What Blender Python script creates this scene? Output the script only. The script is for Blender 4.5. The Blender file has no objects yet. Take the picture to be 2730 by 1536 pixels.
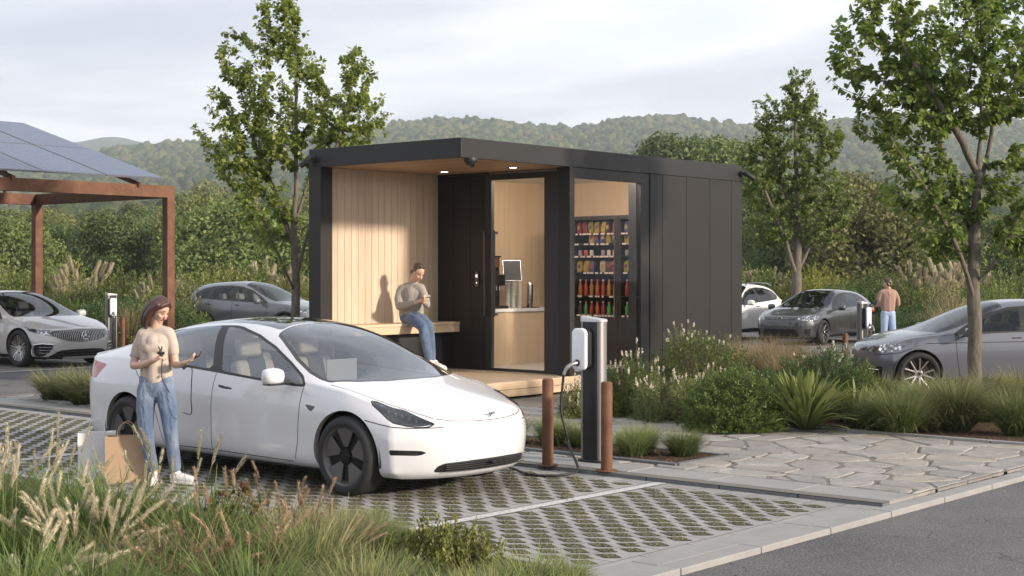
import bpy, bmesh, math, random
import numpy as np
from mathutils import Vector, Matrix
PI = math.pi
R = math.radians
scene = bpy.context.scene
COL = scene.collection
rnd = random.Random(7)

# ------------------------------------------------------------------ frame of the site
# a runs along the kiosk's long side (to the right and back), b along its porch (to the left and back)
U1 = Vector((0.65333, 0.75707, 0)); U2 = Vector((-0.75707, 0.65333, 0))
AZ = math.atan2(U1.y, U1.x)
def P(a, b, z=0.0):
    v = U1 * a + U2 * b
    return Vector((v.x, v.y, z))

# ------------------------------------------------------------------ object helpers
def tag(o, label=None, cat=None, group=None, kind=None):
    if label: o['label'] = label
    if cat: o['category'] = cat
    if group: o['group'] = group
    if kind: o['kind'] = kind
    return o
def thing(name, label, cat, loc=(0, 0, 0), rz=0.0, group=None):
    o = bpy.data.objects.new(name, None); COL.objects.link(o)
    o.empty_display_size = 0.2
    o.location = loc; o.rotation_euler = (0, 0, rz)
    return tag(o, label, cat, group)
def kids(o, cache={}):
    return [c for c in bpy.data.objects if c.parent == o]
def copy_tree(o, loc=None, rz=None, scale=None, label=None, group=None, parent=None):
    c = o.copy(); COL.objects.link(c); c.parent = parent
    if loc is not None: c.location = loc
    if rz is not None: c.rotation_euler = (0, 0, rz)
    if scale is not None: c.scale = (scale,) * 3 if not hasattr(scale, '__len__') else scale
    if label: c['label'] = label
    if group: c['group'] = group
    for ch in list(o.children): copy_tree(ch, parent=c)
    return c

def link_mesh(name, me, mats, parent=None, smooth=None, bevel=0.0, seg=2):
    if not isinstance(mats, (list, tuple)): mats = [mats]
    for m in mats: me.materials.append(m)
    o = bpy.data.objects.new(name, me); COL.objects.link(o)
    if parent is not None: o.parent = parent
    if smooth is not None:
        me.polygons.foreach_set('use_smooth', [True] * len(me.polygons))
        if smooth < 179: me.set_sharp_from_angle(angle=R(smooth))
    if bevel > 0:
        b = o.modifiers.new('bevel', 'BEVEL'); b.width = bevel; b.segments = seg
        b.limit_method = 'ANGLE'; b.angle_limit = R(35)
    return o

def rawmesh(name, V, F, mats, parent=None, smooth=None, bevel=0.0, attr=None, uv=None, seg=2):
    me = bpy.data.meshes.new(name); me.from_pydata([tuple(v) for v in V], [], F); me.update()
    if attr is not None:
        at = me.attributes.new('t', 'FLOAT', 'POINT'); at.data.foreach_set('value', attr)
    return link_mesh(name, me, mats, parent, smooth, bevel, seg)

def fastmesh(name, V, tris=None, quads=None, mats=None, parent=None, smooth=False, attr=None, mi=None):
    """numpy arrays -> mesh; all tris or all quads"""
    F = tris if tris is not None else quads
    k = F.shape[1]
    me = bpy.data.meshes.new(name)
    me.vertices.add(len(V)); me.vertices.foreach_set('co', np.ascontiguousarray(V, dtype=np.float32).ravel())
    me.loops.add(F.size); me.loops.foreach_set('vertex_index', np.ascontiguousarray(F, dtype=np.int32).ravel())
    me.polygons.add(len(F))
    me.polygons.foreach_set('loop_start', np.arange(0, F.size, k, dtype=np.int32))
    me.polygons.foreach_set('loop_total', np.full(len(F), k, dtype=np.int32))
    if smooth: me.polygons.foreach_set('use_smooth', np.ones(len(F), dtype=bool))
    if attr is not None:
        at = me.attributes.new('t', 'FLOAT', 'POINT'); at.data.foreach_set('value', np.ascontiguousarray(attr, dtype=np.float32))
    if not isinstance(mats, (list, tuple)): mats = [mats]
    for m in mats: me.materials.append(m)
    if mi is not None: me.polygons.foreach_set('material_index', np.ascontiguousarray(mi, dtype=np.int32))
    me.update(calc_edges=True); me.validate()
    o = bpy.data.objects.new(name, me); COL.objects.link(o)
    if parent is not None: o.parent = parent
    return o

class MB:
    """collects shapes into one mesh"""
    def __init__(s): s.V = []; s.F = []
    def add(s, V, F):
        n = len(s.V); s.V += [tuple(v) for v in V]; s.F += [tuple(i + n for i in f) for f in F]; return s
    def box(s, x0, x1, y0, y1, z0, z1, M=None):
        V = [(x0, y0, z0), (x1, y0, z0), (x1, y1, z0), (x0, y1, z0), (x0, y0, z1), (x1, y0, z1), (x1, y1, z1), (x0, y1, z1)]
        if M is not None: V = [M @ Vector(v) for v in V]
        return s.add(V, [(0, 3, 2, 1), (4, 5, 6, 7), (0, 1, 5, 4), (1, 2, 6, 5), (2, 3, 7, 6), (3, 0, 4, 7)])
    def tube(s, pts, rad, n=10, caps=True, flat=1.0):
        pts = [Vector(p) for p in pts]
        if not hasattr(rad, '__len__'): rad = [rad] * len(pts)
        V = []; F = []; up = None
        for i, p in enumerate(pts):
            if i == 0: d = pts[1] - pts[0]
            elif i == len(pts) - 1: d = pts[-1] - pts[-2]
            else: d = (pts[i + 1] - pts[i]).normalized() + (pts[i] - pts[i - 1]).normalized()
            if d.length < 1e-9: d = Vector((0, 0, 1))
            d.normalize()
            if up is None:
                up = Vector((0, 0, 1)) if abs(d.z) < .9 else Vector((1, 0, 0))
            x = up.cross(d)
            if x.length < 1e-6: x = Vector((1, 0, 0)).cross(d)
            x.normalize(); y = d.cross(x); up = y
            for k in range(n):
                t = 2 * PI * k / n
                V.append(p + (x * math.cos(t) + y * math.sin(t) * flat) * rad[i])
        for i in range(len(pts) - 1):
            for k in range(n):
                a = i * n + k; b = i * n + (k + 1) % n
                F.append((a, b, b + n, a + n))
        if caps:
            F.append(tuple(range(n))[::-1]); F.append(tuple(range((len(pts) - 1) * n, len(pts) * n)))
        return s.add(V, F)
    def cyl(s, p0, p1, r0, r1=None, n=20): return s.tube([p0, p1], [r0, r0 if r1 is None else r1], n)
    def lathe(s, prof, n=24, M=None):
        """profile of (r, z)"""
        V = []; F = []
        for r, z in prof:
            for k in range(n):
                t = 2 * PI * k / n; V.append(Vector((r * math.cos(t), r * math.sin(t), z)))
        if M is not None: V = [M @ v for v in V]
        for i in range(len(prof) - 1):
            for k in range(n):
                a = i * n + k; b = i * n + (k + 1) % n; F.append((a, b, b + n, a + n))
        F.append(tuple(range(n))[::-1]); F.append(tuple(range((len(prof) - 1) * n, len(prof) * n)))
        return s.add(V, F)
    def prism(s, poly, z0, z1, M=None):
        n = len(poly); V = [Vector((x, y, z0)) for x, y in poly] + [Vector((x, y, z1)) for x, y in poly]
        if M is not None: V = [M @ v for v in V]
        F = [tuple(range(n))[::-1], tuple(range(n, 2 * n))] + [(i, (i + 1) % n, (i + 1) % n + n, i + n) for i in range(n)]
        return s.add(V, F)
    def quad(s, *V): return s.add(V, [tuple(range(len(V)))])
    def blob(s, c, r, n=2, M=None):
        bm = bmesh.new(); bmesh.ops.create_icosphere(bm, subdivisions=n, radius=1)
        if not hasattr(r, '__len__'): r = (r, r, r)
        V = [Vector((v.co.x * r[0], v.co.y * r[1], v.co.z * r[2])) for v in bm.verts]
        if M is not None: V = [M @ v for v in V]
        V = [v + Vector(c) for v in V]; F = [[v.index for v in f.verts] for f in bm.faces]; bm.free()
        return s.add(V, F)
    def build(s, name, mat, parent=None, smooth=None, bevel=0.0, seg=2):
        return rawmesh(name, s.V, s.F, mat, parent, smooth, bevel, seg=seg)
def mbox(*a, **k): return MB().box(*a, **k)
def rrect(w, h, r, n=5, cx=0, cy=0):
    out = []
    for sx, sy, a0 in ((1, 1, 0), (-1, 1, 90), (-1, -1, 180), (1, -1, 270)):
        for k in range(n + 1):
            t = R(a0 + 90 * k / n)
            out.append((cx + sx * (w / 2 - r) + r * math.cos(t), cy + sy * (h / 2 - r) + r * math.sin(t)))
    return out

# ------------------------------------------------------------------ materials
class NT:
    def __init__(s, name):
        s.m = bpy.data.materials.new(name); s.m.use_nodes = True
        s.t = s.m.node_tree; s.t.nodes.clear()
        s.out = s.n('ShaderNodeOutputMaterial')
    def n(s, ty, **k):
        x = s.t.nodes.new(ty)
        for a, b in k.items(): setattr(x, a, b)
        return x
    def l(s, a, b): s.t.links.new(a, b); return b
    def coord(s, which='Object', scale=(1, 1, 1), rot=(0, 0, 0)):
        tc = s.n('ShaderNodeTexCoord'); mp = s.n('ShaderNodeMapping')
        mp.inputs['Scale'].default_value = scale if hasattr(scale, '__len__') else (scale,) * 3
        mp.inputs['Rotation'].default_value = rot
        if which == 'World':
            g = s.n('ShaderNodeNewGeometry'); s.l(g.outputs['Position'], mp.inputs[0])
        else: s.l(tc.outputs[which], mp.inputs[0])
        return mp.outputs[0]
    def noise(s, vec, scale, detail=4, rough=.55, dist=0.0):
        x = s.n('ShaderNodeTexNoise'); x.inputs['Scale'].default_value = scale
        x.inputs['Detail'].default_value = detail; x.inputs['Roughness'].default_value = rough
        x.inputs['Distortion'].default_value = dist
        if vec is not None: s.l(vec, x.inputs['Vector'])
        return x.outputs['Fac']
    def ramp(s, fac, stops, interp='LINEAR'):
        x = s.n('ShaderNodeValToRGB'); x.color_ramp.interpolation = interp
        e = x.color_ramp.elements
        while len(e) < len(stops): e.new(.5)
        for q, (p, c) in zip(e, stops):
            q.position = p; q.color = (c, c, c, 1) if not hasattr(c, '__len__') else (*c[:3], 1)
        s.l(fac, x.inputs[0]); return x.outputs[0]
    def mix(s, fac, a, b, mode='MIX'):
        x = s.n('ShaderNodeMix', data_type='RGBA', blend_type=mode)
        for v, i in ((fac, 0), (a, 6), (b, 7)):
            if hasattr(v, 'links'): s.l(v, x.inputs[i])
            elif i == 0: x.inputs[0].default_value = v
            else: x.inputs[i].default_value = (*v[:3], 1)
        return x.outputs[2]
    def math(s, op, a, b=None, clamp=False):
        x = s.n('ShaderNodeMath', operation=op); x.use_clamp = clamp
        for i, v in ((0, a), (1, b)):
            if v is None: continue
            if hasattr(v, 'links'): s.l(v, x.inputs[i])
            else: x.inputs[i].default_value = v
        return x.outputs[0]
    def bump(s, h, strength=.3, dist=.01, nrm=None):
        x = s.n('ShaderNodeBump'); x.inputs['Strength'].default_value = strength
        x.inputs['Distance'].default_value = dist; s.l(h, x.inputs['Height'])
        if nrm is not None: s.l(nrm, x.inputs['Normal'])
        return x.outputs[0]
    def principled(s, color, rough=.5, metal=0, nrm=None, coat=0, spec=.5, trans=0, **kw):
        b = s.n('ShaderNodeBsdfPrincipled')
        for key, v in (('Base Color', color), ('Roughness', rough), ('Metallic', metal), ('Coat Weight', coat),
                       ('Specular IOR Level', spec), ('Transmission Weight', trans)):
            if hasattr(v, 'links'): s.l(v, b.inputs[key])
            elif key == 'Base Color': b.inputs[key].default_value = (*v[:3], 1)
            else: b.inputs[key].default_value = v
        for key, v in kw.items():
            key = key.replace('_', ' ')
            if hasattr(v, 'links'): s.l(v, b.inputs[key])
            else: b.inputs[key].default_value = v
        if nrm is not None: s.l(nrm, b.inputs['Normal'])
        s.l(b.outputs[0], s.out.inputs[0]); return b
def mul(c, k): return tuple(x * k for x in c[:3])

def simple(name, col, rough=.5, metal=0, var=.12, vs=4, bump=0, bs=60, bd=.002, coat=0, spec=.5, which='Object', scale=(1, 1, 1)):
    t = NT(name); v = t.coord(which, scale)
    if var > 0:
        f = t.noise(v, vs, 5, .6)
        c = t.mix(f, mul(col, 1 - var), mul(col, 1 + var))
        rr = t.math('ADD', t.math('MULTIPLY', f, .14), rough - .07, True)
    else: c = col; rr = rough
    nr = t.bump(t.noise(v, bs, 5, .6), bump, bd) if bump > 0 else None
    t.principled(c, rr, metal, nr, coat, spec)
    return t.m
def emis(name, col, s):
    t = NT(name); e = t.n('ShaderNodeEmission'); e.inputs[0].default_value = (*col, 1); e.inputs[1].default_value = s
    t.l(e.outputs[0], t.out.inputs[0]); return t.m
def glassmat(name, tint=(.9, .93, .95), dens=.35, rough=.0, ior=1.5, reflmin=.0, gain=1.7):
    """thin pane: mixes see-through with a mirror by angle"""
    t = NT(name)
    tr = t.n('ShaderNodeBsdfTransparent'); tr.inputs[0].default_value = (*mul(tint, 1 - dens), 1)
    gl = t.n('ShaderNodeBsdfGlossy'); gl.inputs['Roughness'].default_value = rough; gl.inputs[0].default_value = (.95, .97, 1, 1)
    fr = t.n('ShaderNodeFresnel'); gg = t.n('ShaderNodeNewGeometry')
    t.l(t.math('ADD', t.math('MULTIPLY', gg.outputs['Backfacing'], 1 / ior - ior), ior), fr.inputs['IOR'])
    f = t.math('ADD', t.math('MULTIPLY', fr.outputs[0], gain), reflmin, True)
    mx = t.n('ShaderNodeMixShader'); t.l(f, mx.inputs[0]); t.l(tr.outputs[0], mx.inputs[1]); t.l(gl.outputs[0], mx.inputs[2])
    t.l(mx.outputs[0], t.out.inputs[0]); return t.m
def paint(name, col, rough=.25, metal=0.0, flake=0.0):
    t = NT(name); v = t.coord('Object')
    f = t.noise(v, 1.3, 3)
    c = t.mix(f, mul(col, .97), mul(col, 1.03))
    nr = t.bump(t.noise(v, 2.5, 2), .02, .01)
    t.principled(c, rough, metal, None, 1.0, .5, Coat_Roughness=.03, Coat_Normal=nr)
    return t.m
def leafmat(name, c0, c1, c2, trans=.35, rough=.5, wide=.5):
    """leaf colours vary from leaf to leaf"""
    t = NT(name); g = t.n('ShaderNodeNewGeometry')
    oi = t.n('ShaderNodeObjectInfo')
    ns = t.noise(t.coord('Object'), 1.7, 3)
    f = t.math('ADD', t.math('MULTIPLY', g.outputs['Random Per Island'], wide), t.math('MULTIPLY', ns, 1 - wide))
    c = t.ramp(f, [(.12, c0), (.5, c1), (.88, c2)])
    hs = t.n('ShaderNodeHueSaturation'); t.l(c, hs.inputs['Color'])
    t.l(t.math('ADD', t.math('MULTIPLY', oi.outputs['Random'], .03), .485), hs.inputs['Hue'])
    t.l(t.math('ADD', t.math('MULTIPLY', oi.outputs['Random'], .3), .85), hs.inputs['Value'])
    b = t.principled(hs.outputs[0], rough, 0, None, 0, .35)
    tr = t.n('ShaderNodeBsdfTranslucent'); t.l(t.mix(1.0, hs.outputs[0], (1.2, 1.25, .6), 'MULTIPLY'), tr.inputs[0])
    mx = t.n('ShaderNodeMixShader'); mx.inputs[0].default_value = trans
    t.l(b.outputs[0], mx.inputs[1]); t.l(tr.outputs[0], mx.inputs[2]); t.l(mx.outputs[0], t.out.inputs[0])
    return t.m
def blademat(name, root, mid, tip, alt, trans=.3, amt=.5):
    """blade colour runs from the root to the dry tip; alt is the colour of dead blades"""
    t = NT(name); at = t.n('ShaderNodeAttribute'); at.attribute_name = 't'
    g = t.n('ShaderNodeNewGeometry'); oi = t.n('ShaderNodeObjectInfo')
    c = t.ramp(at.outputs['Fac'], [(0, root), (.45, mid), (1, tip)])
    d = t.ramp(g.outputs['Random Per Island'], [(1 - amt - .12, 0.0), (1 - amt + .12, 1.0)])
    c = t.mix(t.math('MULTIPLY', d, .75), c, alt)
    hs = t.n('ShaderNodeHueSaturation'); t.l(c, hs.inputs['Color'])
    t.l(t.math('ADD', t.math('MULTIPLY', oi.outputs['Random'], .5), .70), hs.inputs['Value'])
    b = t.principled(hs.outputs[0], .55, 0, None, 0, .3)
    tr = t.n('ShaderNodeBsdfTranslucent'); t.l(hs.outputs[0], tr.inputs[0])
    mx = t.n('ShaderNodeMixShader'); mx.inputs[0].default_value = trans
    t.l(b.outputs[0], mx.inputs[1]); t.l(tr.outputs[0], mx.inputs[2]); t.l(mx.outputs[0], t.out.inputs[0])
    return t.m
# ------------------------------------------------------------------ setting: ground surfaces
SKY_S = .1; CLOUD = 8.6; EXPO = 0.44

def structure(o): o['kind'] = 'structure'; return o
def sheet(name, poly, z, mat, ab=True):
    V = [P(a, b, z) if ab else Vector((a, b, z)) for a, b in poly]
    return structure(rawmesh(name, V, [tuple(range(len(V)))], mat))
ABROT = (0, 0, -AZ)

def asphalt_mat():
    t = NT('asphalt'); v = t.coord('World')
    big = t.noise(v, .35, 5, .6); mid = t.noise(v, 3, 6, .7); fine = t.noise(v, 160, 2, .6)
    vo = t.n('ShaderNodeTexVoronoi'); vo.inputs['Scale'].default_value = 55; t.l(v, vo.inputs['Vector'])
    c = t.ramp(big, [(.32, (.078, .079, .084)), (.66, (.165, .164, .166))])
    c = t.mix(t.ramp(mid, [(.45, 0.), (.7, .5)]), c, (.135, .130, .125))
    c = t.mix(t.ramp(vo.outputs['Distance'], [(.0, .9), (.5, 0.)]), c, (.27, .265, .26))
    # hairline cracks
    w = t.n('ShaderNodeTexVoronoi', feature='DISTANCE_TO_EDGE'); w.inputs['Scale'].default_value = .55
    wv = t.n('ShaderNodeVectorMath', operation='ADD'); t.l(v, wv.inputs[0])
    nz = t.n('ShaderNodeTexNoise'); nz.inputs['Scale'].default_value = 2.2; nz.inputs['Detail'].default_value = 6; t.l(v, nz.inputs['Vector']); t.l(nz.outputs['Color'], wv.inputs[1])
    t.l(wv.outputs[0], w.inputs['Vector'])
    crack = t.math('MULTIPLY', t.ramp(w.outputs['Distance'], [(0, 1.), (.008, 0.)]), t.ramp(t.noise(v, .6, 2), [(.5, 0.), (.56, 1.)]))
    c = t.mix(t.math('MULTIPLY', crack, .7), c, (.03, .03, .03))
    h = t.math('ADD', t.math('MULTIPLY', vo.outputs['Distance'], .8), fine)
    h = t.math('SUBTRACT', h, t.math('MULTIPLY', crack, 1.0))
    t.principled(c, .85, 0, t.bump(h, 1.0, .012), 0, .3); return t.m
def paver_mat():
    """pale concrete turf block: staining, fine joints along the bays"""
    t = NT('paver_concrete'); v = t.coord('World', (1, 1, 1), ABROT)
    big = t.noise(v, .5, 5, .6); mid = t.noise(v, 5, 5, .7); fine = t.noise(v, 90, 3, .6)
    c = t.ramp(big, [(.3, (.30, .292, .278)), (.7, (.41, .40, .382))])
    c = t.mix(t.ramp(mid, [(.4, 0.), (.75, .55)]), c, (.22, .212, .20))
    c = t.mix(t.ramp(fine, [(.35, .35), (.65, 0.)]), c, (.24, .235, .225))
    br = t.n('ShaderNodeTexBrick'); br.offset = .5; br.inputs['Scale'].default_value = 1.0
    br.inputs['Brick Width'].default_value = .566; br.inputs['Row Height'].default_value = .2828
    br.inputs['Mortar Size'].default_value = .006; br.inputs['Mortar Smooth'].default_value = .3
    br.inputs['Color1'].default_value = (1, 1, 1, 1); br.inputs['Color2'].default_value = (.86, .86, .87, 1); br.inputs['Mortar'].default_value = (.25, .24, .22, 1)
    t.l(v, br.inputs['Vector'])
    c = t.mix(1.0, c, br.outputs['Color'], 'MULTIPLY')
    h = t.math('SUBTRACT', fine, t.math('MULTIPLY', br.outputs['Fac'], 1.5))
    t.principled(c, .8, 0, t.bump(h, .5, .004), 0, .3); return t.m
def soil_mat(name, c0, c1, c2):
    t = NT(name); v = t.coord('World')
    vo = t.n('ShaderNodeTexVoronoi'); vo.inputs['Scale'].default_value = 38; vo.inputs['Randomness'].default_value = 1; t.l(v, vo.inputs['Vector'])
    sp = t.n('ShaderNodeSeparateColor'); t.l(vo.outputs['Color'], sp.inputs[0])
    c = t.ramp(sp.outputs[0], [(.1, c0), (.55, c1), (.95, c2)])
    c = t.mix(t.noise(v, 3, 4), c, c0, 'MIX')
    t.principled(c, .9, 0, t.bump(vo.outputs['Distance'], 1.0, .03), 0, .2); return t.m

M_asphalt = asphalt_mat(); M_paver = paver_mat()
M_mulch = soil_mat('bark_mulch', (.045, .026, .016), (.12, .070, .042), (.24, .16, .10))
M_soil = soil_mat('soil', (.05, .04, .025), (.09, .075, .04), (.15, .13, .07))
M_moss = soil_mat('moss', (.075, .075, .042), (.14, .135, .075), (.24, .225, .15))
M_granite = simple('granite', (.26, .255, .245), .8, 0, .25, 3, .4, 140, .003, which='World')
M_darkstone = simple('dark_kerb_stone', (.125, .128, .135), .8, 0, .2, 5, .4, 140, .003, which='World')
M_whiteline = None
def line_mat():
    t = NT('road_paint'); v = t.coord('World')
    f = t.ramp(t.noise(v, 26, 6, .75), [(.40, 0.), (.50, 1.)])
    c = t.mix(f, (.27, .262, .25), (.52, .515, .50))
    t.principled(c, .7, 0, t.bump(t.noise(v, 120, 3), .3, .002)); return t.m
M_line = line_mat()

B0, B1 = 5.62, 20.9            # island between the two roads
# far parking surfaces and the wide base
def parkmat():
    t = NT('parking_setts'); v = t.coord('World', (1, 1, 1), ABROT)
    br = t.n('ShaderNodeTexBrick'); br.inputs['Scale'].default_value = 1.0
    br.inputs['Brick Width'].default_value = .42; br.inputs['Row Height'].default_value = .21
    br.inputs['Mortar Size'].default_value = .02; br.inputs['Color1'].default_value = (.27, .255, .235, 1); br.inputs['Color2'].default_value = (.20, .19, .175, 1)
    br.inputs['Mortar'].default_value = (.10, .095, .065, 1); t.l(v, br.inputs['Vector'])
    c = t.mix(t.math('MULTIPLY', t.noise(v, .8, 5), .5), br.outputs['Color'], (.14, .13, .11))
    t.principled(c, .85, 0, t.bump(t.noise(v, 70, 3), .4, .004), 0, .3); return t.m
M_park = parkmat()
sheet('parking_surface', [(-18, 26.25), (34, 26.25), (34, 60), (-18, 60)], -.012, M_park)
sheet('parking_surface', [(24.8, -20), (52, -20), (52, 20.9), (24.8, 20.9)], -.012, M_park)
sheet('access_road', [(-18, B1), (52, B1), (52, 26.25), (-18, 26.25)], -.016, M_asphalt)
sheet('road', [(-14, -16), (52, -16), (52, 5.46), (-14, 5.46)], -.035, M_asphalt)
sheet('road_marking', [(-18, 26.15), (34, 26.15), (34, 26.27), (-18, 26.27)], -.006, M_line)
for k in range(8):
    sheet('road_marking', [(15.0 + k * 0 + a0, 26.5) for a0 in (0,)] and [(14.9 + 3.1 * k, 26.3), (15.0 + 3.1 * k, 26.3), (15.0 + 3.1 * k, 32), (14.9 + 3.1 * k, 32)], -.004, M_line)
# the paved bay
sheet('parking_bay', [(-6, B0), (11.2, B0), (11.2, B1), (-6, B1)], 0.0, M_paver)
# plain flag surround under path
M_flagbed = simple('path_joint', (.155, .14, .12), .9, 0, .3, 9, .6, 60, .01, which='World')
sheet('path_base', [(11.2, B0), (26, B0), (26, B1), (11.2, B1)], .036, M_flagbed)
# kerb along the front road (real stones with joints), upper face flush with the bay
mb = MB(); a = -6.0
while a < 40:
    L = 0.99
    mb.box(a, a + L, 5.44, 5.615, -.14, .012 + rnd.uniform(-.002, .002)); a += 1.0
k = mb.build('kerb', M_granite, None, bevel=.008); k.matrix_world = Matrix.Rotation(AZ, 4, 'Z'); structure(k)
mb = MB(); a = -6.0
while a < 11.2:
    mb.box(a, min(a + .99, 11.19), 5.625, 5.85, -.1, .006 + rnd.uniform(-.002, .002)); a += 1.0
k = mb.build('bay_edging', M_granite, None, bevel=.006); k.matrix_world = Matrix.Rotation(AZ, 4, 'Z'); structure(k)
# dark step and granite band between bay and path
mb = MB(); b = B0
while b < B1:
    mb.box(11.2, 11.335, b, min(b + .79, B1), -.05, .03 + rnd.uniform(-.003, .003)); b += .8
k = mb.build('step_kerb', M_darkstone, None, bevel=.008); k.matrix_world = Matrix.Rotation(AZ, 4, 'Z'); structure(k)
mb = MB(); b = B0 + .01
while b < B1:
    mb.box(11.34, 11.80, b, min(b + .895, B1), -.05, .042 + rnd.uniform(-.003, .003)); b += .9
k = mb.build('path_edging', M_granite, None, bevel=.006); k.matrix_world = Matrix.Rotation(AZ, 4, 'Z'); structure(k)

# bay marking lines
def strip(a0, b0, a1, b1, w, z):
    d = Vector((a1 - a0, b1 - b0)); d.normalize(); n = Vector((-d.y, d.x)) * w / 2
    sheet('bay_marking', [(a0 + n.x, b0 + n.y), (a0 - n.x, b0 - n.y), (a1 - n.x, b1 - n.y), (a1 + n.x, b1 + n.y)], z, M_line)
strip(4.0, 7.82, 11.15, 7.80, .11, .008)
strip(4.0, 13.75, 11.15, 13.75, .11, .008)

# turf pockets of the bay: soil patches and short grass, laid on the blocks
E1 = (U1 - U2).normalized(); E2 = Vector((-E1.y, E1.x, 0))
def pockets():
    V = []; F = []; C = []
    rr = random.Random(5)
    for i in range(-70, 70):
        for j in range(20, 140):
            c = E1 * (i * .2) + E2 * (j * .2)
            a = c.dot(U1); b = c.dot(U2)
            if not (6.9 < a < 11.02 and 5.98 < b < 20.6): continue
            if 11.5 < b and a < 7.0: continue
            if abs(b - 7.81) < .12 and rr.random() < .75: continue
            if abs(b - 13.75) < .12: continue
            C.append(c)
            n = len(V); hx = .062 + rr.uniform(-.005, .005); hy = .072 + rr.uniform(-.006, .006); sk = .024
            pts = [(-hx + sk * .75, -hy * .75), (-hx + sk + .012, -hy), (hx + sk, -hy), (hx - sk * .75, hy * .75), (hx - sk - .012, hy), (-hx - sk, hy)]
            for x, y in pts:
                p = c + E1 * (x + rr.uniform(-.006, .006)) + E2 * (y + rr.uniform(-.005, .005)); V.append((p.x, p.y, .004))
            F.append(tuple(range(n, n + 6)))
    o = rawmesh('turf_pockets', V, F, M_moss); structure(o)
    return C
POCK = pockets()
M_turf = blademat('turf_blades', (.06, .075, .024), (.13, .155, .05), (.24, .235, .11), (.24, .20, .12), .25, .35)
def turf(C):
    rng = np.random.default_rng(3)
    C = np.array([tuple(c) for c in C]); n = 16
    dens = rng.random(len(C)) ; C = np.repeat(C, n, 0); N = len(C)
    e1 = np.array(E1); e2 = np.array(E2)
    pos = C + e1 * rng.uniform(-.055, .055, (N, 1)) + e2 * rng.uniform(-.062, .062, (N, 1)); pos[:, 2] = .004
    h = rng.uniform(.008, .024, N) * np.repeat(.15 + 1.25 * dens ** 2, n); an = rng.uniform(0, 2 * PI, N); w = rng.uniform(.003, .0065, N)
    lean = rng.uniform(.2, .9, N) * h; la = rng.uniform(0, 2 * PI, N)
    dx = np.stack([np.cos(an), np.sin(an), np.zeros(N)], 1) * w[:, None]
    tip = pos + np.stack([np.cos(la) * lean, np.sin(la) * lean, h], 1)
    V = np.stack([pos - dx, pos + dx, tip], 1).reshape(-1, 3)
    F = np.arange(3 * N).reshape(-1, 3); t = np.tile([0, 0, 1.], N)
    o = fastmesh('turf', V, tris=F, mats=M_turf, attr=t); tag(o, 'short grass growing in the pockets of the turf paving', 'grass', kind='stuff')
turf(POCK)

# flagstone path: irregular stones with their own heights
def clip_half(poly, p, n):
    out = []
    for i in range(len(poly)):
        A = poly[i]; Bq = poly[(i + 1) % len(poly)]
        da = (A[0] - p[0]) * n[0] + (A[1] - p[1]) * n[1]; db = (Bq[0] - p[0]) * n[0] + (Bq[1] - p[1]) * n[1]
        if da <= 0: out.append(A)
        if (da < 0) != (db < 0) and da != db:
            t = da / (da - db); out.append((A[0] + (Bq[0] - A[0]) * t, A[1] + (Bq[1] - A[1]) * t))
    return out
def flagmat():
    t = NT('flagstone'); g = t.n('ShaderNodeNewGeometry'); v = t.coord('World')
    c = t.ramp(g.outputs['Random Per Island'], [(0, (.225, .215, .205)), (.25, (.31, .29, .255)), (.5, (.37, .35, .32)), (.75, (.26, .25, .24)), (1, (.38, .33, .265))])
    c = t.mix(t.ramp(t.noise(v, 2.6, 6, .65), [(.38, 0.), (.72, .75)]), c, (.20, .19, .175))
    c = t.mix(t.ramp(t.noise(v, 9, 5, .7), [(.5, 0.), (.8, .5)]), c, (.42, .41, .39))
    h = t.math('ADD', t.noise(v, 5, 8, .62), t.math('MULTIPLY', t.noise(v, 60, 3), .25))
    t.principled(c, .72, 0, t.bump(h, .9, .035), 0, .35); return t.m
M_flag = flagmat()
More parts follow.
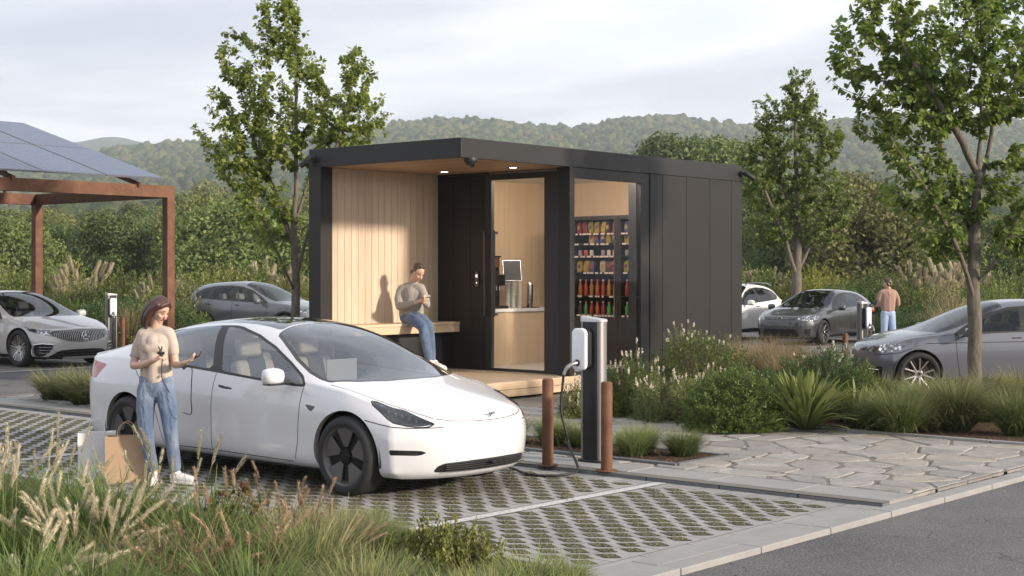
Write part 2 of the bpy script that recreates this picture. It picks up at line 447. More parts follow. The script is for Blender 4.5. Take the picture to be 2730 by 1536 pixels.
def flagstones():
    rr = random.Random(21)
    a0, a1, b0, b1 = 11.81, 15.88, B0 + .02, 20.6
    seeds = []
    na, nb = 9, 31
    for i in range(-1, na + 1):
        for j in range(-1, nb + 1):
            seeds.append((a0 + (i + .5 + rr.uniform(-.48, .48)) * (a1 - a0) / na, b0 + (j + .5 + rr.uniform(-.48, .48)) * (b1 - b0) / nb))
    V = []; F = []
    for s in seeds:
        poly = [(a0, b0), (a1, b0), (a1, b1), (a0, b1)]
        for q in seeds:
            if q is s or abs(q[0] - s[0]) > 2.6 or abs(q[1] - s[1]) > 2.6: continue
            poly = clip_half(poly, ((s[0] + q[0]) / 2, (s[1] + q[1]) / 2), (q[0] - s[0], q[1] - s[1]))
            if not poly: break
        if len(poly) < 3: continue
        cx = sum(p[0] for p in poly) / len(poly); cy = sum(p[1] for p in poly) / len(poly)
        # shrink by the joint, roughen the outline
        gap = rr.uniform(.004, .009)
        for i in range(len(poly)):
            A = poly[i]; Bq = poly[(i + 1) % len(poly)]
        pp = list(poly)
        for i in range(len(poly)):
            A = poly[i]; Bq = poly[(i + 1) % len(poly)]
            d = Vector((Bq[0] - A[0], Bq[1] - A[1]))
            if d.length < 1e-5: continue
            d.normalize(); n = (d.y, -d.x)
            pp = clip_half(pp, (A[0] - n[0] * gap, A[1] - n[1] * gap), n)
            if len(pp) < 3: break
        if len(pp) < 3: continue
        out = []
        for i in range(len(pp)):
            A = Vector(pp[i]); Bq = Vector(pp[(i + 1) % len(pp)]); d = Bq - A; L = d.length
            m = max(1, int(L / .10)); n = Vector((d.y, -d.x)).normalized() if L > 0 else Vector((0, 0))
            for k in range(m):
                w = 0 if k == 0 else 1
                q = A + d * (k / m)
                if k == 0 and L > .12: q = q + (Vector((cx, cy)) - q).normalized() * .03
                q = q - n * rr.uniform(0, .013) * w
                out.append(q)
        if len(out) < 3: continue
        h = .042 + rr.uniform(-.004, .008); tx = rr.uniform(-.008, .008); ty = rr.uniform(-.008, .008)
        n0 = len(V); m = len(out); C = Vector((cx, cy))
        def z(q, dz): return h + (q.x - cx) * tx + (q.y - cy) * ty + dz
        for q in out: V.append(P(q.x, q.y, 0.0))
        for q in out: V.append(P(q.x, q.y, z(q, -.008)))
        for q in out:
            u = q + (C - q).normalized() * .014; V.append(P(u.x, u.y, z(u, 0)))
        for i in range(m):
            j = (i + 1) % m
            F.append((n0 + i, n0 + j, n0 + m + j, n0 + m + i)); F.append((n0 + m + i, n0 + m + j, n0 + 2 * m + j, n0 + 2 * m + i))
        F.append(tuple(range(n0 + 2 * m, n0 + 3 * m)))
    return structure(rawmesh('path', V, F, M_flag))
flagstones()
# planting beds
def bed(name, poly, z, mat, edge=True):
    o = sheet(name, poly, z, mat)
    if edge:
        mb = MB(); n = len(poly); c = Vector((sum(p[0] for p in poly) / n, sum(p[1] for p in poly) / n))
        for i in range(n):
            A = Vector(poly[i]); Bq = Vector(poly[(i + 1) % n]); d = (Bq - A); L = d.length; d.normalize()
            ang = math.atan2(d.y, d.x); M = Matrix.Translation((A.x, A.y, 0)) @ Matrix.Rotation(ang, 4, 'Z')
            x = 0
            while x < L - .01:
                mb.box(x, min(x + .88, L), -.03, .05, -.02, z + .012, M); x += .89
        k = mb.build('bed_edging', M_darkstone if name == 'island_bed' else M_granite, None, bevel=.006); k.matrix_world = Matrix.Rotation(AZ, 4, 'Z'); structure(k)
    return o
bed('island_bed', [(11.98, 8.2), (12.92, 8.2), (12.92, 11.6), (11.98, 11.6)], .058, M_mulch)
bed('planting_bed', [(15.92, 12.9), (15.92, 5.72), (24.7, 5.72), (24.7, 14.3), (18.4, 14.3), (17.6, 13.4)], .058, M_mulch)
bed('rear_bed', [(11.95, 16.6), (13.6, 16.6), (13.6, 19.6), (11.95, 19.6)], .05, M_mulch)
bed('front_bed', [(-3, 5.9), (7.5, 5.9), (7.5, 20), (-3, 20)], .02, M_soil)
# ------------------------------------------------------------------ the kiosk (local frame = a,b frame, z up)
KZ = .30; RT = 3.89; RB = 3.60
KR = lambda: None
M_black = simple('dark_cladding', (.0165, .0148, .0132), .48, 0, .10, 1.5, .12, 220, .001, 0, .32)
M_fascia = simple('dark_fascia', (.020, .0195, .0195), .46, 0, .08, .8, .08, 220, .001, 0, .32)
M_trim = simple('black_frame', (.014, .014, .015), .45, 0, .1, 2)
M_gap = simple('shadow_gap', (.004, .004, .004), .9, 0, 0)
def woodmat(name, c0, c1, axis='z', plank=.15, rough=.5, off=0.0, seams=True, grain=14, planax='u'):
    """boards: grain runs along one axis, every board its own tone"""
    t = NT(name); tc = t.n('ShaderNodeTexCoord'); sp = t.n('ShaderNodeSeparateXYZ'); t.l(tc.outputs['Object'], sp.inputs[0])
    ax = {'x': 0, 'y': 1, 'z': 2}
    g = sp.outputs[ax[axis]]
    across = sp.outputs[ax[planax]]
    other = [i for i in 'xyz' if i not in (axis, planax)][0]
    idx = t.math('FLOOR', t.math('DIVIDE', t.math('ADD', across, off), plank))
    wn = t.n('ShaderNodeTexWhiteNoise', noise_dimensions='1D'); t.l(idx, wn.inputs['W'])
    cm = t.n('ShaderNodeCombineXYZ')
    t.l(t.math('MULTIPLY', across, 1.0), cm.inputs[0])
    t.l(t.math('ADD', t.math('MULTIPLY', g, .07), t.math('MULTIPLY', wn.outputs[0], 13.)), cm.inputs[1])
    t.l(sp.outputs[ax[other]], cm.inputs[2])
    f1 = t.noise(cm.outputs[0], grain, 6, .6, .6); f2 = t.noise(cm.outputs[0], grain * 6, 4, .6, .2)
    c = t.ramp(f1, [(.25, c1), (.5, tuple((p + q) / 2 for p, q in zip(c0, c1))), (.72, c0)])
    c = t.mix(t.math('MULTIPLY', f2, .35), c, mul(c1, .8))
    v = t.math('ADD', t.math('MULTIPLY', wn.outputs[0], .22), .89)
    hs = t.n('ShaderNodeHueSaturation'); t.l(c, hs.inputs['Color']); t.l(v, hs.inputs['Value'])
    t.principled(hs.outputs[0], rough, 0, t.bump(f2, .12, .002), 0, .35); return t.m
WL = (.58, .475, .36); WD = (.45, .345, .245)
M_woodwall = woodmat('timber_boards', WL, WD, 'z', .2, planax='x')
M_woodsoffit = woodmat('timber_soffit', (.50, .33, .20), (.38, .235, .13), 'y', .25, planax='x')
M_woodplain = woodmat('timber_veneer', (.60, .45, .30), (.50, .36, .225), 'z', 3.0, planax='x', grain=9)
M_woodplainy = woodmat('timber_veneer_end', (.60, .45, .30), (.50, .36, .225), 'z', 3.0, planax='y', grain=9)
M_deck = woodmat('deck_boards', (.54, .42, .30), (.42, .31, .20), 'y', .145, planax='x')
M_deckside = woodmat('deck_fascia', (.58, .44, .30), (.45, .32, .205), 'x', .145, planax='z', off=.01)
M_bench = woodmat('bench_timber', (.58, .45, .31), (.46, .34, .22), 'x', .30, planax='z')
M_white = simple('white_panel', (.72, .70, .67), .4, 0, .03)
M_floor = simple('pale_floor', (.50, .47, .43), .35, 0, .05, 2)
M_steel = simple('steel', (.55, .55, .55), .25, 1.0, .1, 9)
M_glass = glassmat('window_glass', (1, 1, 1), .01, 0, 1.16, 0, .8)

kiosk = thing('kiosk', 'black panelled flat roofed kiosk with timber lined porch and glass door', 'kiosk', (0, 0, 0), AZ)
K = kiosk
A0, A1, Bn, Bf, AD = 15.61, 23.2, 14.44, 17.74, 18.33
# roof: fascia ring with a thin top sheet set inside
m = MB()
m.box(A0, A1, Bn, Bn + .06, RB, RT).box(A0, A1, Bf - .06, Bf, RB, RT).box(A0, A0 + .06, Bn + .06, Bf - .06, RB, RT).box(A1 - .06, A1, Bn + .06, Bf - .06, RB, RT)
roof = m.build('roof', M_fascia, K, bevel=.006)
mbox(A0 + .06, A1 - .06, Bn + .06, Bf - .06, RT - .09, RT - .04).build('roof_sheet', M_black, roof)
mbox(A0 + .06, AD + .3, Bn + .06, Bf - .06, RB + .006, RB + .04).build('soffit', M_woodsoffit, K)
# porch: left post, timber wall
mbox(A0, A0 + .25, 17.46, Bf, KZ, RB).build('post', M_black, K, bevel=.006)
m = MB()
x = A0 + .252
while x < AD + .6:
    m.box(x, min(x + .146, AD + .6), 17.50, 17.54, KZ, RB + .004); x += .15
m.box(A0 + .252, AD + .6, 17.545, 17.70, KZ, RB - .002)
m.build('timber_wall', M_woodwall, K, bevel=.004, seg=1)
mbox(A0 + .25, A1, 17.70, Bf - .002, KZ, RB).build('outer_wall', M_black, K)
# dark cross wall with the door
def bx(xpix, a):        # b of the point on plane a=const seen at picture column xpix (survey of the photo)
    r = (xpix - 1287) / 3700
    return (U1.x - r * U1.y) * a / (r * U2.y - U2.x)
def ax(xpix, b):
    r = (xpix - 1287) / 3700
    return (r * U2.y - U2.x) * b / (U1.x - r * U1.y)
m = MB()
seams = [17.50] + [bx(x, AD) for x in (1100, 1141, 1183, 1215)] + [bx(1222, AD)]
for s0, s1 in zip(seams[:-1], seams[1:]):
    m.box(AD, AD + .04, s1 + .006, s0 - .006, KZ, RB - .03)
m.build('wall_panel', M_black, K, bevel=.004)
mbox(AD + .03, AD + .09, seams[-1], 17.5, KZ, RB - .005).build('wall_backing', M_gap, K)
mbox(AD - .02, AD + .05, seams[-1] - .02, 17.50, RB - .028, RB + .002).build('head_trim', M_trim, K)
dl, dr = bx(1236, AD), bx(1369, AD); dt, db = 3.47, KZ + .045
m = MB()
m.box(AD - .01, AD + .06, seams[-1] - .002, dl, KZ, RB - .03).box(AD - .01, AD + .06, dr, 14.70, KZ, RB - .03)
m.box(AD - .01, AD + .06, dl, dr, dt, RB - .03).box(AD - .01, AD + .06, dl, dr, KZ, db)
m.build('door_surround', M_trim, K)
door = mbox(AD - .014, AD - .004, dr - .0, dl, db, dt).build('door', M_glass, K)
m = MB(); hz0, hz1 = 1.20, 2.63
for aa in (AD - .10,):
    hb = bx(1242, aa)
    m.box(aa - .012, aa + .012, hb - .018, hb + .018, hz0, hz1).box(aa + .012, AD - .014, hb - .012, hb + .012, hz0 + .02, hz0 + .06).box(aa + .012, AD - .014, hb - .012, hb + .012, hz1 - .06, hz1 - .02)
    hb = bx(1217, AD - .06)
    m.box(AD - .07, AD - .05, hb - .016, hb + .016, hz0, hz1).box(AD - .05, AD - .01, hb - .01, hb + .01, hz0 + .02, hz0 + .06).box(AD - .05, AD - .01, hb - .01, hb + .01, hz1 - .06, hz1 - .02)
m.build('door_handle', M_steel_dark if 'M_steel_dark' in globals() else simple('dark_steel', (.07, .068, .066), .35, .6, .1), door, bevel=.004)
# corner post
mbox(18.13, 18.25, Bn, 14.69, KZ, RB).build('post', M_black, K, bevel=.006)
mbox(18.17, 18.33, 14.692, 14.74, KZ, RB).build('post_cheek', M_trim, K)
# right wall: window and cladding
wl, wr = ax(1446, Bn), ax(1613, Bn); wt = 3.43; wb = .36
wfr = ax(1634, Bn)
m = MB()
m.box(18.2505, wl + .0, Bn + .015, Bn + .09, KZ, RB - .002).box(wr, wfr, Bn + .015, Bn + .09, KZ, RB - .002).box(wl, wr, Bn + .015, Bn + .09, wt, RB - .002).box(wl, wr, Bn + .015, Bn + .09, KZ, wb)
if wl > 18.622: pass
wf = m.build('window_frame', M_fascia, K, bevel=.004)
mbox(wl, wr, Bn + .05, Bn + .06, wb, wt).build('window', M_glass, wf)
mbox(wr - .03, wr + .0, Bn + .09, Bn + .25, wb, wt).build('window_reveal', M_trim, wf)
sm = [wfr + .004] + [ax(x, Bn) for x in (1666, 1726, 1785, 1840)] + [A1]
m = MB()
for s0, s1 in zip(sm[:-1], sm[1:]):
    m.box(s0 + .007, s1 - .007, Bn + .002, Bn + .05, KZ, RB - .004)
m.build('cladding_panel', M_black, K, bevel=.004)
mbox(wfr, A1 - .01, Bn + .035, Bn + .12, KZ, RB - .006).build('wall_backing', M_gap, K)
mbox(A1 - .05, A1 - .002, Bn + .12, Bf - .04, KZ, RB - .006).build('end_wall', M_black, K)
# base and deck
mbox(A0 + .1, A1 - .02, Bn + .10, Bf - .02, .02, KZ - .045).build('plinth', M_gap, K)
m = MB(); x = 14.95
while x < 18.3:
    m.box(x, x + .138, Bn - .02, Bf + .02, KZ - .04, KZ); x += .144
m.build('deck', M_deck, K, bevel=.003, seg=1)
m = MB().box(14.95, 18.40, Bn - .045, Bn - .022, .075, .178).box(14.95, 18.40, Bn - .045, Bn - .022, .184, KZ - .004)
m.box(14.925, 14.948, Bn - .045, Bf + .02, .075, .178).box(14.925, 14.948, Bn - .045, Bf + .02, .184, KZ - .004)
m.build('deck_fascia', M_deckside, K, bevel=.003, seg=1)
mbox(18.402, A1, Bn + .03, Bn + .09, .03, KZ).build('plinth_band', M_gap, K)
# room lining
mbox(AD + .1, 21.3, 17.45, 17.49, KZ, RB - .034).build('timber_lining', M_woodplain, K)
mbox(21.30, 21.34, Bn + .12, 17.45, 2.96, RB - .034).build('timber_lining', M_woodplainy, K)
mbox(21.34, 21.38, Bn + .12, 17.45, KZ, RB - .034).build('partition', M_trim, K)
mbox(AD + .06, 21.3, Bn + .10, 17.45, KZ - .03, KZ + .012).build('floor', M_floor, K)
mbox(AD + .06, 21.3, Bn + .10, 17.45, RB - .034, RB - .006).build('ceiling', M_white, K)
# counter
mbox(18.75, 21.1, 16.86, 17.44, KZ + .012, 1.24).build('counter', M_woodplain, K)
mbox(18.72, 21.13, 16.83, 17.445, 1.243, 1.30).build('counter_top', M_white, K, bevel=.004)

# bench against the dark wall
bench = thing('bench', 'long timber bench along the boarded porch wall under the seated man', 'bench', (0, 0, 0), AZ)
bz0, bz1 = .93, 1.10
m = mbox(15.90, AD - .002, 16.98, 17.495, bz1 - .045, bz1); m.build('seat', M_bench, bench, bevel=.006)
mbox(15.91, AD - .004, 16.99, 17.49, bz0, bz1 - .047).build('apron', M_bench, bench, bevel=.004)
mbox(15.95, AD - .004, 17.22, 17.492, KZ, bz0).build('base', M_trim, bench)

# lock panel on the dark wall
lb = bx(1201, AD)
lock = thing('lock_panel', 'small black keypad with lit symbols on the dark panel beside the glass door', 'keypad', P(AD, lb, 1.82), AZ)
Mx = Matrix(((0, 0, -1, 0), (-1, 0, 0, 0), (0, 1, 0, 0), (0, 0, 0, 1)))   # local x,y of outline -> -b, z ; depth -> -a
MB().prism(rrect(.085, .27, .042), 0, .03, Mx).build('case', simple('gloss_black', (.008, .008, .008), .15, 0, 0, coat=.5), lock, bevel=.006)
M_led = emis('white_led', (1, .97, .92), 2.2)
m = MB()
r5 = random.Random(3)
for i in range(3):
    for j in range(3):
        if r5.random() < .8:
            m.prism([(x + (i - 1) * .016, y + .055 + (j - 1) * .016) for x, y in rrect(.010, .010, .002, 1)], .031, .033, Mx)
m.build('keypad_symbols', M_led, lock)
MB().prism([(.009 * math.cos(t / 12 * 2 * PI), -.06 + .009 * math.sin(t / 12 * 2 * PI)) for t in range(12)], .031, .033, Mx).build('indicator_lamp', M_led, lock)

# downlights in the soffit
for px, py in ((1117, 432), (1290, 421)):
    Y = 3700 * (1.95 - RB) / (py - 683); X = (px - 1287) / 3700 * Y
    pos = Vector((X, Y, RB))
    dlt = thing('downlight', 'lit round downlight in the porch soffit ' + ('above the seated man' if px < 1200 else 'in front of the glass door'), 'downlight', pos, AZ, 'porch downlights')
    MB().lathe([(.085, .004), (.088, -.006), (.066, -.008), (.062, .0)], 24).build('ring', M_trim, dlt, smooth=40)
    MB().lathe([(.063, -.0065), (.0, -.0066)], 20).build('lens', emis('downlight_lens', (1, .93, .82), 9), dlt)
# interior lamp (the room is lit from inside)
il = thing('ceiling_lamp', 'long lit ceiling lamp inside the kiosk room', 'lamp', P(18.46, 16.1, RB - .036), AZ)
mbox(-.035, .035, -1.2, 1.0, -.05, -.005).build('diffuser', emis('lamp_diffuser', (1, .86, .72), 40), il)
mbox(.10, 2.6, -1.53, -1.48, -.085, -.02).build('diffuser', bpy.data.materials['lamp_diffuser'], il)
il['label'] = 'lit lamp strip over the door and window inside the kiosk room'

# spot lamps on the fascia ends
def spot(name_lab, a, b, z, out, aim):
    t = thing('spot_lamp', name_lab, 'spotlight', P(a, b, z), AZ)
    out = Vector(out); aim = Vector(aim).normalized()
    MB().cyl((0, 0, 0), out * .035, .055, n=20).build('mount', M_trim, t, smooth=40, bevel=.004)
    e = out * .12 + Vector((0, 0, -.005))
    MB().tube([out * .03, out * .08, e], .018, 10).build('arm', M_trim, t, smooth=40)
    q = aim.to_track_quat('Z', 'Y').to_matrix().to_4x4(); M = Matrix.Translation(e) @ q
    MB().lathe([(.0, -.06), (.042, -.06), (.047, -.05), (.047, .17), (.040, .175), (.040, .15), (.0, .15)], 20, M).build('head', M_trim, t, smooth=40)
    MB().lathe([(.038, .160), (.0, .1605)], 16, M).build('lens', emis('spot_lens', (1, .97, .92), 5), t)
spot('black spotlight on the left end of the kiosk fascia near the leafy tree', A0, 17.62, 3.73, (-1, 0, 0), (-.25, .78, -.62))
spot('black spotlight on the right end of the kiosk roof above the cladding', A1 - .05, Bn, 3.74, (0, -1, 0), (.62, -.55, -.55))
# dome camera under the soffit corner
Y = 3700 * (1.95 - RB) / (399 - 683); X = (1183 - 1287) / 3700 * Y
dc = thing('dome_camera', 'small black dome camera under the front corner of the porch roof', 'camera', (X, Y, RB), AZ)
MB().lathe([(.0, .004), (.095, .004), (.10, -.03), (.085, -.06), (.0, -.06)], 24).build('housing', M_trim, dc, smooth=40)
MB().lathe([(.07, -.058), (.068, -.09), (.052, -.118), (.028, -.132), (.0, -.137)], 24).build('dome', simple('smoked_dome', (.006, .006, .006), .06, 0, 0, coat=1), dc, smooth=60)

# ---- things in the room: coffee machine, cups, vending machines (local a,b frame)
M_gloss = simple('gloss_black_plastic', (.012, .012, .013), .2, 0, 0)
M_beans = simple('coffee_beans', (.09, .045, .022), .5, 0, .5, 60, .8, 90, .01)
CT = 1.301
def back(xp, b, z):     # a on plane b
    return ax(xp, b)
cm = thing('coffee_machine', 'black coffee machine with bean hopper and tilted screen on the white counter', 'coffee machine', P(19.36, 17.12, CT), AZ)
mbox(-.16, .16, -.20, .22, .0, .05).build('drip_tray', M_gloss, cm, bevel=.012)
mbox(-.15, .15, .0, .22, .05, .72).build('body', M_gloss, cm, bevel=.015)
mbox(-.14, .14, -.14, .0, .40, .60).build('brew_head', M_gloss, cm, bevel=.015)
m = MB(); 
for sx in (-.04, .04): m.cyl((sx, -.09, .32), (sx, -.09, .40), .018, n=10)
m.build('spout', M_steel, cm, smooth=40)
MB().prism([(-.13, -.02), (.13, -.02), (.13, .2), (-.13, .2)], .72, .90).build('hopper', M_beans, cm, bevel=.01)
mbox(-.15, .15, -.04, .215, .90, .925).build('hopper_lid', M_gloss, cm, bevel=.005)
Ms = Matrix.Translation((.26, -.20, .50)) @ Matrix.Rotation(R(-35), 4, 'Z') @ Matrix.Rotation(R(-14), 4, 'X')
scr = MB().box(-.17, .17, -.012, .012, -.02, .36, Ms).build('screen_frame', M_steel, cm, bevel=.006)
MB().box(-.155, .155, -.016, -.0125, -.005, .345, Ms).build('screen', M_trim, cm)
MB().tube([(.26, -.19, .5), (.16, -.05, .42)], .015, 8).build('screen_arm', M_steel, cm)
M_paper = simple('paper_cup', (.62, .60, .57), .5, 0, .05)
def cupstack(i, a, b, n, lab):
    m = MB(); z = 0
    prof = [(.0, 0), (.038, 0)]
    for k in range(n):
        z0 = k * .026; prof += [(.040, z0 + .004), (.049, z0 + .024), (.046, z0 + .026)]
    prof += [(.04, n * .026 + .002), (.0, n * .026 + .002)]
    m.lathe(prof, 18)
    o = m.build('cup_stack', M_paper, None, smooth=30); o.location = P(a, b, CT); tag(o, lab, 'cups', 'stacks of paper cups on the kiosk counter')
cupstack(0, 19.72, 17.12, 20, 'tall stack of paper cups on the counter nearest the coffee machine')
cupstack(1, 19.86, 17.12, 20, 'middle of the three paper cup stacks on the counter')
cupstack(2, 20.04, 17.12, 19, 'right stack of paper cups beside the steel flask')
f = MB().lathe([(0, 0), (.055, 0), (.058, .01), (.058, .38), (.05, .43), (.04, .445), (.0, .45)], 20).build('flask', M_steel, None, smooth=35)
f.location = P(20.33, 17.12, CT + .012); tag(f, 'steel flask standing on a dark tray at the end of the counter', 'flask')
f = MB().lathe([(0, 0), (.20, 0), (.21, .011), (.0, .0105)], 28).build('tray', M_gloss, None, smooth=35); f.location = P(20.25, 17.08, CT + .0005); tag(f, 'flat round dark tray under the steel flask', 'tray')

M_vend = simple('vending_case', (.022, .020, .020), .35, 0, .1)
M_vback = simple('vending_interior', (.035, .028, .026), .6, 0, .1)
M_vglass = glassmat('vending_glass', (1, .96, .93), .05, 0, 1.05, 0, .5)
M_price = simple('price_tag', (.75, .73, .70), .5, 0, 0)
PAL = {}
def pal(c):
    k = tuple(round(x, 3) for x in c)
    if k not in PAL: PAL[k] = simple('wrapper_%d' % len(PAL), c, .3, 0, .25, 25, coat=.3)
    return PAL[k]
cols = [(.45, .32, .05), (.30, .34, .06), (.07, .06, .08), (.50, .40, .16), (.30, .07, .06), (.52, .46, .36), (.10, .11, .22), (.26, .05, .07), (.38, .30, .05), (.45, .30, .08)]
bcol = [(.08, .30, .08), (.42, .13, .04), (.32, .04, .04), (.38, .20, .06), (.06, .04, .03), (.40, .07, .05)]
def vending(b0, b1, lab, seed):
    W = b0 - b1; rr = random.Random(seed)
    t = thing('vending_machine', lab, 'vending machine', P(21.29, b1, KZ + .013), AZ, 'vending machines in the kiosk')
    D = .62; Hh = 2.62
    # case with its open display box:  y 0..W, x -D..0
    m = MB()
    m.box(-D, 0, 0, .06, 0, Hh).box(-D, 0, W - .06, W, 0, Hh).box(-D, 0, .06, W - .06, Hh - .07, Hh).box(-D, 0, .06, W - .06, 0, .82)
    m.build('case', M_vend, t, bevel=.006)
    mbox(-.06, -.002, .06, W - .06, .82, Hh - .07).build('interior', M_vback, t)
    mbox(-D - .012, -D - .004, .05, W - .05, .84, Hh - .06).build('door_glass', M_vglass, t)
    m = MB(); m.box(-D - .03, -D + .01, .035, .055, .8, Hh - .04); m.build('door_edge', M_steel, t)
    mbox(-D - .006, -D - .001, .18, W - .18, .28, .50).build('flap', M_trim, t, bevel=.004)
    shelves = [(.885, 'b'), (1.225, 'b2'), (1.64, 'bag'), (1.93, 'can'), (2.15, 'bag'), (2.38 - .05, 'bag2')]
    m = MB(); tg = MB()
    for z, kd in shelves:
        m.box(-D + .02, -.06, .06, W - .06, z - .035, z - .015)
        n = 7; y = .10
        while y < W - .12:
            w = rr.choice((.04, .06, .09)); 
            if rr.random() < .85: tg.box(-D + .012, -D + .019, y, y + w, z - .045, z - .015)
            y += w + rr.choice((.015, .02, .05))
    m.build('shelf', M_vend, t); tg.build('price_tag', M_price, t)
    lt = mbox(-D + .03, -D + .05, .06, .075, .84, Hh - .1).build('light_strip', emis('cabinet_light', (1, .86, .72), 2.6), t)
    for z, kd in shelves:
        n = 7
        for k in range(n):
            y = .13 + k * (W - .26) / (n - 1); x = -D + .10
            if kd in ('bag', 'bag2'):
                if rr.random() < .08: continue
                w = .052 if kd == 'bag' else .045; h = .21
                c = rr.choice(cols)
                q = MB(); tilt = R(rr.uniform(-16, 4)); M = Matrix.Translation((x, y, z - .012)) @ Matrix.Rotation(R(10), 4, 'Y') @ Matrix.Rotation(tilt, 4, 'X')
                V = []; 
                for zz, d, ww in ((0, .006, w * .95), (.03, .022, w), (h * .5, .032, w * .96), (h - .03, .022, w), (h, .004, w * .97)):
                    V += [(-d, -ww, zz), (-d, ww, zz), (d, ww, zz), (d, -ww, zz)]
                F = [(3, 2, 1, 0), (16, 17, 18, 19)] + [(4 * i + j, 4 * i + (j + 1) % 4, 4 * i + 4 + (j + 1) % 4, 4 * i + 4 + j) for i in range(4) for j in range(4)]
                q.add([M @ Vector(v) for v in V], F); o = q.build('snack_bag', pal(c), t)
                q = MB(); q.add([M @ Vector(v) for v in ((-.034, -w * .6, h * .35), (-.034, w * .6, h * .30), (-.034, w * .6, h * .62), (-.034, -w * .6, h * .68))], [(0, 1, 2, 3)])
                q.build('bag_print', pal(rr.choice(cols)), o)
            elif kd == 'can':
                if k == 3: continue
                MB().lathe([(0, 0), (.036, 0), (.038, .01), (.038, .085), (.03, .10), (0, .10)], 12, Matrix.Translation((x, y, z - .012))).build('tub', pal(rr.choice([(.6, .58, .55), (.5, .1, .08), (.3, .28, .3)])), t, smooth=40)
            else:
                hh = .26 if kd == 'b2' else .21
                c = bcol[(k * 2 + seed) % 6] if kd == 'b2' else rr.choice(bcol)
                o = MB().lathe([(0, 0), (.036, 0), (.040, .02), (.036, hh * .35), (.040, hh * .6), (.018, hh * .86), (.015, hh), (0, hh)], 12, Matrix.Translation((x, y, z - .012))).build('bottle', pal(c), t, smooth=50)
                MB().lathe([(0, 0), (.018, 0), (.018, .022), (0, .022)], 10, Matrix.Translation((x, y, z - .011 + hh))).build('cap', pal((.6, .1, .08) if k % 2 else (.7, .7, .7)), o)
    return t
vm1 = bx(1440, 20.67); vm2 = bx(1551, 20.67)
vending(bx(1436, 20.67), bx(1552, 20.67), 'left of the two black vending machines with snacks and bottles behind the window', 1)
vending(bx(1553, 20.67), 14.60, 'right of the two black vending machines cut off by the window frame', 2)
# ------------------------------------------------------------------ far country: hills, woods, trees beyond the shrubs
RNG = np.random.default_rng(11)
def vnoise(x, y, seed=0):
    """smooth value noise on arrays"""
    xi = np.floor(x).astype(np.int64); yi = np.floor(y).astype(np.int64); fx = x - xi; fy = y - yi
    fx = fx * fx * (3 - 2 * fx); fy = fy * fy * (3 - 2 * fy)
    def h(a, b):
        n = (a * 374761393 + b * 668265263 + seed * 974634777) & 0xffffffff
        n = ((n ^ (n >> 13)) * 1274126177) & 0xffffffff
        return ((n ^ (n >> 16)) & 0xffff) / 65535.0
    return (h(xi, yi) * (1 - fx) + h(xi + 1, yi) * fx) * (1 - fy) + (h(xi, yi + 1) * (1 - fx) + h(xi + 1, yi + 1) * fx) * fy
def fbm(x, y, seed=0, o=4):
    v = 0; a = .5
    for k in range(o): v = v + a * vnoise(x * 2 ** k, y * 2 ** k, seed + k); a *= .5
    return v
# skyline heights in picture rows for picture columns (survey of the photo, horizon at row 683)
SKX = np.array([-1400, -600, 0, 200, 330, 420, 520, 700, 900, 1100, 1180, 1300, 1450, 1560, 1680, 1760, 1900, 2060, 2200, 2300, 2575, 3000, 4200])
SKY_ = np.array([430, 410, 400, 378, 366, 354, 345, 330, 305, 296, 297, 308, 322, 297, 291, 304, 318, 308, 286, 280, 296, 300, 340])
def hill(X, Y):
    X = np.asarray(X, float); Y = np.asarray(Y, float)
    D = np.maximum(Y, 1); px = 1287 + 3700 * X / D
    e_r = 683 - np.interp(px, SKX, SKY_) - 20
    e = np.interp(Y, [0, 90, 130, 200, 300, 420, 560, 700, 900, 1150, 1500, 1750, 3000], [0, 0, -20, 35, 95, 150, 185, 178, 215, 270, 345, 383, 383]) / 383.0 * e_r
    e = e * np.where(Y < 1750, 1, 1)
    z = e / 3700 * np.minimum(Y, 1750)
    z = np.where(Y > 1750, z * np.maximum(0, 1 - (Y - 1750) / 2200), z)
    amp = np.interp(Y, [0, 120, 300, 700, 1500, 2200], [0, 0, 4, 10, 12, 8])
    z = z + amp * (fbm(X / 260 + 7, Y / 200, 3) - .47) * 2 * .9 + np.interp(Y, [0, 120, 400, 2000], [0, 0, 1.2, 4]) * (fbm(X / 60, Y / 60, 9) - .47)
    return z
def terrain():
    ys = np.concatenate([np.array([-60, -20, 20, 45, 60, 75]), np.linspace(90, 600, 70), np.linspace(615, 2600, 110), np.array([2650])])
    us = np.linspace(-1.0, 1.0, 230)
    V = []
    for y in ys:
        w = 200 + max(y, 0) * .75
        X = us * w
        z = hill(X, np.full_like(X, y)) - .03 if y > 60 else np.full_like(X, -.12)
        V.append(np.stack([X, np.full_like(X, y), z], 1))
    V = np.concatenate(V); n = len(us); I, J = np.meshgrid(np.arange(len(ys) - 1), np.arange(n - 1), indexing='ij')
    a = (I * n + J).ravel(); F = np.stack([a, a + 1, a + n + 1, a + n], 1)
    t = NT('hill_ground'); v = t.coord('World')
    c = t.ramp(t.noise(v, .012, 5, .6), [(.35, (.035, .05, .02)), (.47, (.06, .075, .03)), (.54, (.16, .165, .075)), (.62, (.09, .11, .04)), (.75, (.20, .19, .10))])
    c = t.mix(t.noise(v, .6, 5), c, (.05, .06, .025))
    t.principled(c, .95, 0, t.bump(t.noise(v, .3, 5), .8, 1.5), 0, .1)
    structure(fastmesh('hills', V, quads=F, mats=t.m, smooth=True))
terrain()
